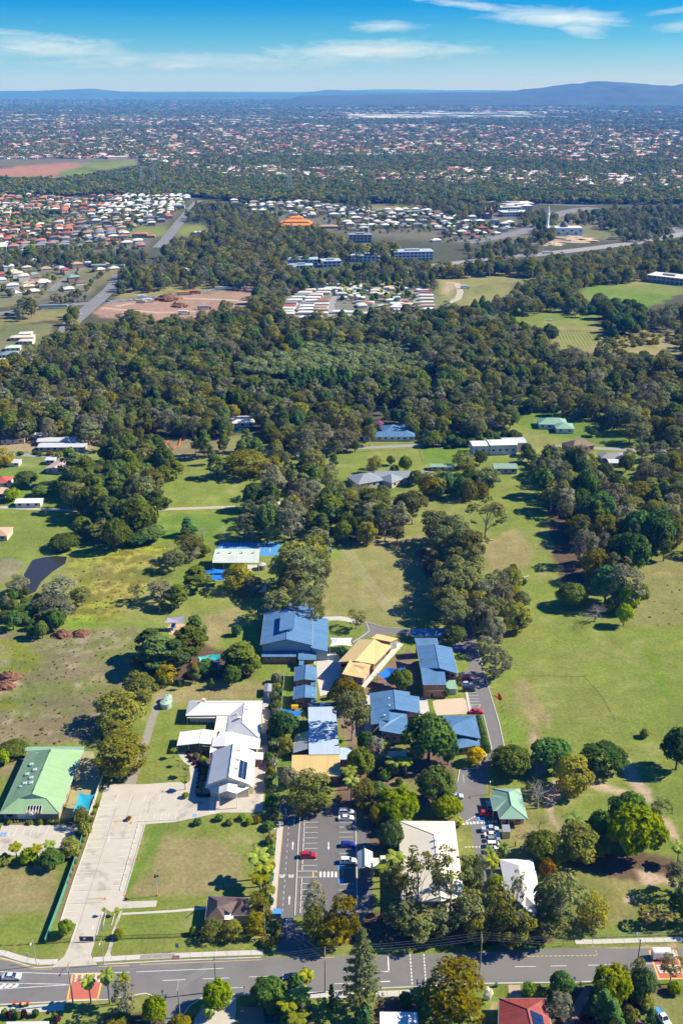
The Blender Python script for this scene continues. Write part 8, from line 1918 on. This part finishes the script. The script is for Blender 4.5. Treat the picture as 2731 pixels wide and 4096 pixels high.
def mound(fr,x,y,wd,h,label,mat=REDEARTH):
    p=w(fr,x,y);rng=np.random.default_rng(int(x+y));N=18;V=[];Fm=[]
    for j in range(6):
        r_=wd/2*(1-j/6)**.8
        for k in range(N):t_=2*math.pi*k/N;q_=r_*(.75+.5*rng.random());V.append((q_*math.cos(t_),q_*.7*math.sin(t_),max(0,h*(j/5)**.8*(.8+.35*rng.random()))-.1))
    for j in range(5):Fm+=[(j*N+k,j*N+(k+1) % N,(j+1)*N+(k+1) % N,(j+1)*N+k) for k in range(N)]
    Fm.append(tuple(5*N+k for k in range(N)))
    setp(link('earth_mound',mesh('earth_mound',V,Fm,mat),None,(p.x,p.y,0)),label,'mound')
mound('A',288,278,9,2.6,'left of two red earth mounds at the field edge');mound('A',372,274,8,2.4,'right of two red earth mounds at the field edge');mound('A',45,470,10,2.4,'upper brown earth mound at the left of the field');mound('A',25,515,9,2.6,'lower brown earth mound at the left of the field');mound('J',1160,862,30,6,'dark earth mound with an excavator on the earthworks');mound('J',1245,908,18,4,'small orange earth mound on the earthworks');mound('L',800,450,70,6,'pale gravel heap beside the motorway',DIRT);mound('L',660,480,40,4,'pale soil heap left of the gravel heap',DIRT)
p_=w('J',1210,890);o=empty('excavator',(p_.x,p_.y,0),'orange excavator working between the earth mounds','excavator')
link('cab',MB().box((0,0,1.2),(3.2,2.6,2.2),0,0,.85).mesh('cab',YPAINT),o);link('track',MB().box((0,-1.2,0),(4,.7,1)).mesh('track',DARK),o);link('track',MB().box((0,1.2,0),(4,.7,1)).mesh('track',DARK),o);link('boom',MB().tube([(1,0,2.5),(4,0,6),(6.5,0,3.5),(6,0,.8)],[.4,.35,.3,.5],5).mesh('boom',YPAINT),o)

# ------------------------------------------------------------------ poles, wires, fences, small things
CON={}
def power_pole(fr,x,y,h,label,arms=((-.3,2.2),),lamp=0,paintm=POLEM,top=True):
    p=w(fr,x,y);o=empty('power_pole',(p.x,p.y,0),label,'power pole')
    MB().tube([(0,0,-.3),(0,0,h)],[.19,.13],8).obj('pole',paintm,o,local=True)
    ins=[]
    for dz,L in arms:
        link('crossarm',MB().box((0,0,h+dz),(.12,L,.14)).mesh('crossarm',TIMBER),o)
        for k in (-.46,-.18,.18,.46):q=Vector((0,k*L,h+dz+.14));link('insulator',MB().lathe(q,[(.05,0),(.08,.08),(.04,.2)],6).mesh('insulator',WHITE),o);ins.append(q+p+Vector((0,0,.2)))
    if lamp:
        link('lamp_arm',MB().tube([(0,0,h-2),(lamp*.3,.8,h-.6),(lamp*.3,1.8,h-.3)],.05,5).mesh('lamp_arm',STEEL),o);link('lamp',MB().box((lamp*.3,2.1,h-.36),(.25,.7,.14)).mesh('lamp',STEEL),o)
    return ins
pa=power_pole('Q6',942,845,13.5,'power pole with a blue painted foot beside the main road',((-.3,2.4),(-2.2,2.0)));pb=power_pole('Q7',1305,640,13,'double topped power pole in front of the shaded far verge',((-.2,2.6),(-1.4,2.0)));pc=power_pole('O6',1000,770,12.5,'power pole with a street lamp by the red road patch',((-1.0,2.2),),-1);pd=power_pole('Q5',800,540,11.5,'power pole behind the round bright corner tree',((-1.5,2.0),),1);pe=power_pole('Q5',420,805,10,'power pole at the mouth of the side street',((-.2,2.4),(-1.0,1.6)));pf=power_pole('O5',885,705,12.5,'leaning power pole before the left red road patch',((-.4,2.2),(-1.5,1.6)));pg=power_pole('Q6',190,165,10,'power pole at the driveway hedge',((-.3,1.8),))
def wire(a,b,sag,label,r=.013):
    pts=[a.lerp(b,t_)-Vector((0,0,sag*4*t_*(1-t_))) for t_ in np.linspace(0,1,13)]
    setp(MB().tube(pts,r,4,cap=False).obj('power_line',STEEL),label,'power line','overhead wires along the main road')
for A_,B_,n_ in ((pa,pb,'between the blue footed pole and the double topped pole'),(pb,pc,'between the double topped pole and the lamp pole'),(pf,pd,'from the left red patch to the bright corner tree'),(pd,pa,'from the bright corner tree to the blue footed pole'),(pe,pd,'crossing the mouth of the side street')):
    for i_ in range(4):wire(A_[i_],B_[i_],.8,'overhead wire '+n_)
for i_ in (0,3):wire(pg[i_],pa[4+i_ % 4],.6,'overhead wire from the driveway hedge to the blue footed pole')
def street_lamp(fr,x,y,h,label,arm=1.6,dirx=0,floods=False):
    p=w(fr,x,y);o=empty('street_lamp',(p.x,p.y,0),label,'street lamp')
    MB().tube([(0,0,-.2),(0,0,h)],[.11,.07],7).obj('pole',STEEL if not floods else pmat('pale_green_pole',(.42,.50,.42),.6),o,local=True)
    if floods:
        for k in range(3):link('flood_light',MB().box((.45*math.cos(k*2.1),.45*math.sin(k*2.1),h-.6),(.5,.4,.4)).mesh('flood_light',DARK),o)
        link('lamp_arm',MB().tube([(0,0,h-.5),(0,0,h+.3)],.1,6).mesh('lamp_arm',STEEL),o)
    else:link('lamp_arm',MB().tube([(0,0,h-.1),(dirx*.5,-arm,h+.25)],.05,5).mesh('lamp_arm',STEEL),o);link('lamp',MB().box((dirx*.6,-arm-.25,h+.2),(.26,.6,.12)).mesh('lamp',WHITE),o)
street_lamp('O5',448,255,8.8,'tall street lamp left of the church driveway');street_lamp('Q4',606,2240,8.3,'street lamp right of the church driveway mouth');street_lamp('Q4',1335,1310,7.4,'flood light pole standing on the church lawn',floods=True);street_lamp('Q3',152,590,5,'slim lamp post beside the driveway fence',.5);street_lamp('Q1',752,450,5,'lamp pole at the small blue classrooms',.4);street_lamp('Q3',318,2000,5,'left pale pole in the school driveway mouth',.2);street_lamp('Q3',545,2010,5,'right pale pole in the school driveway mouth',.2);street_lamp('O7',800,245,5,'pole beside the green roofed house',.3);street_lamp('Q1',225,1560,8,'pale pole in the hedge by the driveway',.3)
def sign(fr,x,y,h,d,mat,label,inner=None,rz=0.0,name='road_sign',n=1):
    p=w(fr,x,y);o=empty(name,(p.x,p.y,0),label,'sign',None,rz)
    for k in range(n):link('post',MB().tube([((k-(n-1)/2)*d[0]*.7,0,-.1),((k-(n-1)/2)*d[0]*.7,0,h)],.04,6).mesh('post',STEEL),o)
    f=link('sign_board',MB().box((0,-.06,h-d[1]),(d[0],.05,d[1])).mesh('sign_board',mat),o)
    for q in inner or ():link('sign_face',MB().box((q[0],-.095,h-d[1]+q[1]),(q[2],.03,q[3])).mesh('sign_face',q[4]),f)
sign('Q5',394,122,2.9,(.85,1.5),REDP,'school zone sign with a yellow top on the near verge',((0,.15,.62,.95,BPAINT),(0,1.12,.62,.28,YPAINT)));sign('O5',347,222,3.6,(.7,.9),WHITE,'white speed sign with a solar panel on top');sign('Q7',700,160,2.6,(2.8,1.1),BPAINT,'tilted blue and white banner sign under the gums',((-.5,.2,1.2,.6,WHITE),),.5,'banner_sign',2);sign('Q6',1010,240,2.4,(2.8,.9),BPAINT,'blue and white sign board under the car park clump',((0,.15,2.2,.55,WHITE),),0,'notice_board',2);sign('Q7',1165,230,2.2,(.4,.5),WHITE,'small white sign in the shade of the far verge');sign('O6',490,385,3.2,(.45,.6),BLUEW,'small blue bus stop sign by the footpath');sign('Q5',920,190,3.2,(.3,.4),GREYW,'slim grey sign post on the near verge');sign('Q5',1090,570,2.8,(.35,.5),GREYW,'sign post before the dark dome tree');sign('Q3',92,1230,3,(.5,1.6),WHITE,'white banner post beside the driveway palms');sign('Q3',245,370,1.6,(.6,.7),WHITE,'white sign at the end of the driveway railing');sign('O6',145,395,2.4,(.12,2.2),YPAINT,'yellow marker post at the bus stop ramp');sign('Q6',1490,900,2.6,(.6,.6),YPAINT,'yellow diamond warning sign at the Norfolk pine')
p_=w('Q4',600,1860);o=empty('feather_banner',(p_.x,p_.y,0),'white feather banner at the church driveway','banner');link('pole',MB().tube([(0,0,0),(-.1,0,4.6)],.04,6).mesh('pole',STEEL),o);link('flag',MB().slab([(-.05,0,1.4),(-.55,.1,2.0),(-.5,.1,4.0),(-.1,0,4.6)],.03).mesh('flag',WHITE),o)
# bins and boxes
def wheelie(fr,x,y,c,lid,label,group=None):
    p=w(fr,x,y,.5);o=empty('wheelie_bin',(p.x,p.y,0),label,'bin',group);link('bin_body',MB().box((0,0,0),(.5,.55,.95),0,0,1.2).mesh('bin_body',c),o);link('lid',MB().box((0,.02,.96),(.64,.72,.08)).mesh('lid',lid),o)
    for s_ in (-.25,.25):link('wheel',MB().tube([(s_-.04,.3,.1),(s_+.04,.3,.1)],.1,8).mesh('wheel',TYRE),o)
GB=pmat('green_plastic',(.03,.16,.07),.5);RLID=pmat('red_lid',(.6,.03,.03),.5)
for x_,l_ in ((175,'leftmost'),(252,'middle'),(337,'rightmost')):wheelie('O5',x_,715,GB,RLID,f'{l_} of three red lidded bins on the bottom left kerb','red lidded bins')
wheelie('O5',283,728,GB,YPAINT,'yellow lidded bin among the red lidded bins');wheelie('Q7',1516,755,GB,GB,'green bin at the kerb beside the largest near side tree');wheelie('O7',1018,598,DARK,YPAINT,'yellow lidded bin on the porch of the small green roofed house');wheelie('O7',1082,600,DARK,DARK,'dark bin on the porch of the small green roofed house')
b=Bld('storage_box','blue steel box at the driveway hedge','container','Q3',175,1640);MB().box(w('Q3',175,1650),(2.2,1.8,1.5)).obj('box_body',BPAINT,b.o);MB().box(w('Q3',175,1650)+Vector((0,0,1.5)),(2.3,1.9,.12)).obj('lid',BPAINT,b.o)
for x_,y_,r_,l_ in ((770,580,1.7,'upper'),(763,605,2.0,'lower')):
    p_=w('A',x_,y_);o=empty('water_tank',(p_.x,p_.y,0),f'{l_} of two pale green water tanks beside the church hall','water tank','green water tanks');TK=pmat('tank_green',(.35,.47,.40),.5);link('tank_body',MB().lathe((0,0,0),[(r_,0),(r_,2.0)],20).mesh('tank_body',TK),o);link('tank_top',MB().lathe((0,0,2.0),[(r_*1.02,0),(r_*.3,.5),(.1,.55)],20).mesh('tank_top',TK),o);link('hatch',MB().lathe((.3,0,2.4),[(.3,0),(.3,.2)],10).mesh('hatch',DARK),o)
for fr_,x_,y_,l_ in (('O8',1205,610,'brown water tank beside the court shelter'),):p_=w(fr_,x_,y_);o=empty('water_tank',(p_.x,p_.y,0),l_,'water tank');link('tank_body',MB().lathe((0,0,0),[(2,0),(2,2.4)],18).mesh('tank_body',TIMBER),o);link('tank_top',MB().lathe((0,0,2.4),[(2.05,0),(.2,.6)],18).mesh('tank_top',GREYW),o)
# fences
def fence(name,label,fr,pts,h,step,panel=None,rails=0,post=STEEL,pr=.05,pickets=0,pw=.12,pane=None,gap=0.0):
    P=W(fr,pts);o=empty(name,P[0],label,'fence');k0=[]
    for a,b_ in zip(P,P[1:]):
        n=max(1,round((b_-a).length/step))
        for k in range(n):k0.append((a.lerp(b_,k/n),a.lerp(b_,(k+1)/n)))
    pm_=MB().tube([(0,0,-.2),(0,0,h+.08)],pr,5).mesh('post',post);rl=MB()
    for a,b_ in k0:
        link('post',pm_,o,a-P[0])
        d=b_-a;rz=math.atan2(d.y,d.x)
        if panel is not None:
            c=(a+b_)/2-P[0];q=MB();L=d.length-.08
            for j in range(6):q.box((-L/2+L*(j+.5)/6,(-.02 if j % 2 else .02),.05+gap),(L/6,.03,h-.05-gap))
            link('panel',q.mesh('panel',panel),o,c,rz)
        for z_ in range(rails):link('rail',MB().box((0,0,0),(d.length,.05,.07)).mesh('rail',post),o,(a+b_)/2-P[0]+Vector((0,0,h*(z_+.5 if rails>2 else z_*.82+.12)/max(rails if rails>2 else 1,1))),rz)
        if pickets:
            for j in range(int(d.length/pickets)):q=a+d*(j*pickets/d.length)-P[0];rl.box((q.x,q.y,.08),(.025,.025,h-.1))
    link('post',pm_,o,P[-1]-P[0])
    if pickets:setp(link('picket',rl.mesh('picket',post),o),kind='stuff')
    return o
GFEN=pmat('green_steel_sheet',(.10,.30,.21),.5,.06,.5)
fence('steel_fence','green steel panel fence along the church car park','Q4',[(385,285),(265,690),(105,1150),(0,1440),(-195,1960)],1.8,2.4,GFEN,post=GFEN);fence('timber_fence','pale grey timber fence beside the childcare yard','O4',[(1475,575),(1380,850),(1270,1165)],1.9,2.4,pmat('pale_timber',(.50,.48,.44),.9,.1,1),post=TIMBER)
fence('pool_fence','black tubular fence across the front of the church lawn','Q4',[(495,1905),(750,1910),(980,1890),(1568,1875),(2100,1835)],1.25,2.4,None,2,DARK,.05,.14);fence('pool_fence','short black tubular fence left of the church driveway','Q4',[(-190,1960),(0,1950),(145,1938)],1.25,2.2,None,2,DARK,.05,.14)
o=fence('driveway_gate','open dark sliding gate at the church driveway','Q4',[(320,1935),(490,1925)],1.6,4,None,3,DARK);q_=(w('Q4',305,1935)+w('Q4',430,1930))/2-o.location;link('gate_sheet',MB().box((q_.x,q_.y,.2),(3.6,.06,1.6)).mesh('gate_sheet',pmat('gate_navy',(.02,.03,.07),.5)),o);link('notice',MB().box((q_.x-.5,q_.y-.05,.9),(.7,.04,.6)).mesh('notice',WHITE),o)
fence('wire_fence','wire mesh fence along the park lawn','O6',[(540,295),(1030,280),(1440,265),(1568,262)],1.3,3.0,None,2,STEEL,.04);fence('bollard_fence','low timber bollard rail at the left lawn','C',[(-40,668),(60,668),(175,660)],.8,2.4,None,1,TIMBER,.1)
fence('timber_fence','long pale timber fence between the church and the school','Q1',[(345,10),(310,440),(258,1030),(225,1420)],1.6,2.6,pmat('pale_timber',None) if 0 else MATS['pale_timber'],post=TIMBER);fence('chain_fence','dark chain link fence along the school driveway','Q3',[(85,260),(70,500),(40,780)],1.6,3,None,2,DARK,.04);fence('chain_fence','tall mesh fence behind the blue sports court','O8',[(540,180),(830,178),(1100,176),(1490,172)],3.0,5,None,2,STEEL,.06);fence('rail_fence','thin rail fence along the bright paddock','N',[(550,1040),(560,965),(900,950),(1215,935),(1235,1010)],1.2,8,None,1,pmat('red_rail',(.20,.10,.07),.9),.08)
fence('guard_rail','curved galvanised railing at the driveway head','Q3',[(270,0),(225,90),(212,180),(250,270),(245,360)],1.1,2,None,2,STEEL,.05);fence('bollard_fence','row of timber posts along the ring road lawn','Q2',[(1430,330),(1440,375),(1480,510),(1525,680)],.9,4.5,None,0,TIMBER,.11)
fence('wire_fence','thin paddock fence across the long right hand lawn','B',[(1530,578),(1700,576),(1905,580),(2010,700),(2080,830)],1.1,7,None,1,TIMBER,.07)
# playground, log, pond side and other small things
p_=w('Q1',495,470,2);o=empty('play_tower',(p_.x,p_.y,0),'yellow roofed play tower beside the blue shade sail','play equipment');YP=pmat('yellow_plastic',(.80,.42,.01),.4)
link('hood',MB().add([(-1.2,-1,2.2),(1.2,-1,2.2),(1.2,1,2.2),(-1.2,1,2.2),(-1.2,-.5,3.1),(1.2,-.5,3.1),(1.2,.5,3.1),(-1.2,.5,3.1)],[(0,1,5,4),(1,2,6,5),(2,3,7,6),(3,0,4,7),(4,5,6,7)]).mesh('hood',YP),o);link('deck',MB().box((0,0,1.1),(2.2,1.8,.15)).mesh('deck',TIMBER),o)
for x_ in (-1,1):
    for y_ in (-.8,.8):link('post',MB().tube([(x_,y_,0),(x_,y_,2.3)],.07,6).mesh('post',STEEL),o)
link('slide',MB().slab([(-1.1,-.4,1.3),(-1.1,.4,1.3),(-4,.4,.2),(-4,-.4,.2)],.1).mesh('slide',WHITE),o)
p_=w('Q8',240,120,1);o=empty('climbing_frame',(p_.x,p_.y,0),'blue play frame on the orange playground floor','play equipment');link('frame',MB().box((0,0,1.2),(1.8,1.8,.15)).box((0,.9,1.3),(1.8,.06,.9)).mesh('frame',BPAINT),o);link('slide',MB().slab([(-.5,-.9,1.3),(.3,-.9,1.3),(.3,-3.4,.2),(-.5,-3.4,.2)],.1).mesh('slide',WHITE),o)
for x_ in (-.8,.8):
    for y_ in (-.8,.8):link('post',MB().tube([(x_,y_,0),(x_,y_,2.4)],.07,6).mesh('post',DBLUEW),o)
setp(MB().tube([w('H',833,935)+Vector((0,0,.4)),w('H',860,926)+Vector((0,0,.4))],[.45,.3],8).obj('fallen_log',BARK_PALE),'pale fallen log on the long lawn','log');setp(MB().tube([w('H',605,772)+Vector((0,0,.4)),w('H',700,760)+Vector((0,0,.4))],[.4,.25],8).obj('fallen_log',BARK_PALE),'pale log lying behind the lone spreading gum','log')
setp(MB().box(w('F',1515,700),(1.6,1.6,2.4),0,0,.7).obj('sports_post_cover',BPAINT),'blue padded box at the left edge of the oval','padding')
OM=pmat('orange_plastic',(.85,.16,.02),.5);cone_m=MB().lathe((0,0,0),[(.28,0),(.28,.04),(.17,.05),(.05,.7)],8).mesh('traffic_cone',OM)
for k,(fr_,x_,y_) in enumerate((('Q4',1115,622),('Q4',1072,808),('Q4',912,1308),('Q4',1348,1300),('Q4',975,315),('Q4',620,1350),('O1',1124,472),('Q2',1420,285),('A',640,915),('A',725,870),('A',750,995),('A',650,885))):p_=w(fr_,x_,y_);setp(link('traffic_cone',cone_m,None,(p_.x,p_.y,0)),'orange cone on the grass or car park edge','traffic cone','orange cones');bpy.context.scene.objects[-1].scale=(1.3,1.3,1.3) if k==3 else (1,1,1)
setp(MB().add([w('Q2',1388,170,1.2),w('Q2',1395,172,1.2),w('Q2',1440,235,.9),w('Q2',1436,245,0.02),w('Q2',1380,235,.02)],[(0,1,2,3,4),(4,3,2,1,0)]).obj('barrier_mesh',OM),'orange barrier mesh beside the ring road','barrier');setp(MB().tube([w('F',x_,y_,1) for x_,y_ in ((760,205),(775,185),(800,222),(825,205),(830,175))],.22,5).obj('barrier_mesh',OM),'orange barrier mesh around the bare earth yard','barrier')

# ------------------------------------------------------------------ people
def person(fr,x,y,rz,top,legs,hatc,label):
    p=w(fr,x,y,.9);me=bpy.data.meshes.new('body')
    J=[(0,0,.95,.15),(0,0,1.18,.14),(0,0,1.42,.16),(0,.02,1.55,.06),(0,.03,1.68,.10),(0,.03,1.78,.075),(.11,0,.88,.10),(.12,.05,.5,.065),(.12,0,.1,.045),(.12,.16,.05,.045),(-.11,0,.88,.10),(-.12,-.06,.5,.065),(-.12,-.1,.1,.045),(-.12,.06,.05,.045),(.19,0,1.43,.065),(.26,.02,1.16,.045),(.26,.16,.95,.035),(.26,.22,.9,.03),(-.19,0,1.43,.065),(-.26,0,1.16,.045),(-.26,.12,.95,.035),(-.26,.18,.9,.03)]
    E_=[(0,1),(1,2),(2,3),(3,4),(4,5),(0,6),(6,7),(7,8),(8,9),(0,10),(10,11),(11,12),(12,13),(2,14),(14,15),(15,16),(16,17),(2,18),(18,19),(19,20),(20,21)]
    me.from_pydata([j[:3] for j in J],E_,[])
    o=empty('person',(p.x,p.y,0),label,'person',None,rz);b_=link('body',me,o)
    b_.modifiers.new('skin','SKIN');b_.modifiers.new('smooth','SUBSURF').levels=1
    for i,j in enumerate(J):me.skin_vertices[0].data[i].radius=(j[3],j[3])
    me.skin_vertices[0].data[0].use_root=True
    dg=bpy.context.evaluated_depsgraph_get();ev=bpy.data.meshes.new_from_object(b_.evaluated_get(dg));b_.modifiers.clear();b_.data=ev
    ev.materials.clear()
    for m_ in (pmat('skin',(.45,.28,.2),.6),top,legs):ev.materials.append(m_)
    for f_ in ev.polygons:z_=f_.center.z;f_.material_index=0 if z_>1.5 or (z_<.97 and abs(f_.center.x)>.21) else (1 if z_>.95 else 2)
    link('hat',MB().lathe((0,.03,1.74),[(.24,0),(.13,.03),(.11,.12),(.02,.14)],10).mesh('hat',hatc),o)
person('O7',1128,868,.6,DBLUEW,DBLUEW,DARK,'person in dark clothes standing by the small yard fence');person('O7',1213,925,-.4,WHITE,GREYW,WHITE,'person in a white shirt and hat on the worn grass')

# ------------------------------------------------------------------ labels that single out: rank look-alikes from near to far
grp={}
for o in SC.objects:
    if o.parent is None and 'label' in o and 'group' in o:grp.setdefault((o['label'],o['group']),[]).append(o)
def ordn(n):return {1:'nearest',2:'second nearest',3:'third nearest'}.get(n,f'{n}{"th" if 10 < n % 100 < 14 or n % 10 not in (1, 2, 3) else ("st", "nd", "rd")[n % 10 - 1]} nearest')
for (lb,g_),L_ in grp.items():
    if len(L_)<2 :continue
    L_.sort(key=lambda o:o.location.y)
    for i,o in enumerate(L_):o['label']=('farthest ' if i==len(L_)-1 else ordn(i+1)+' ')+lb
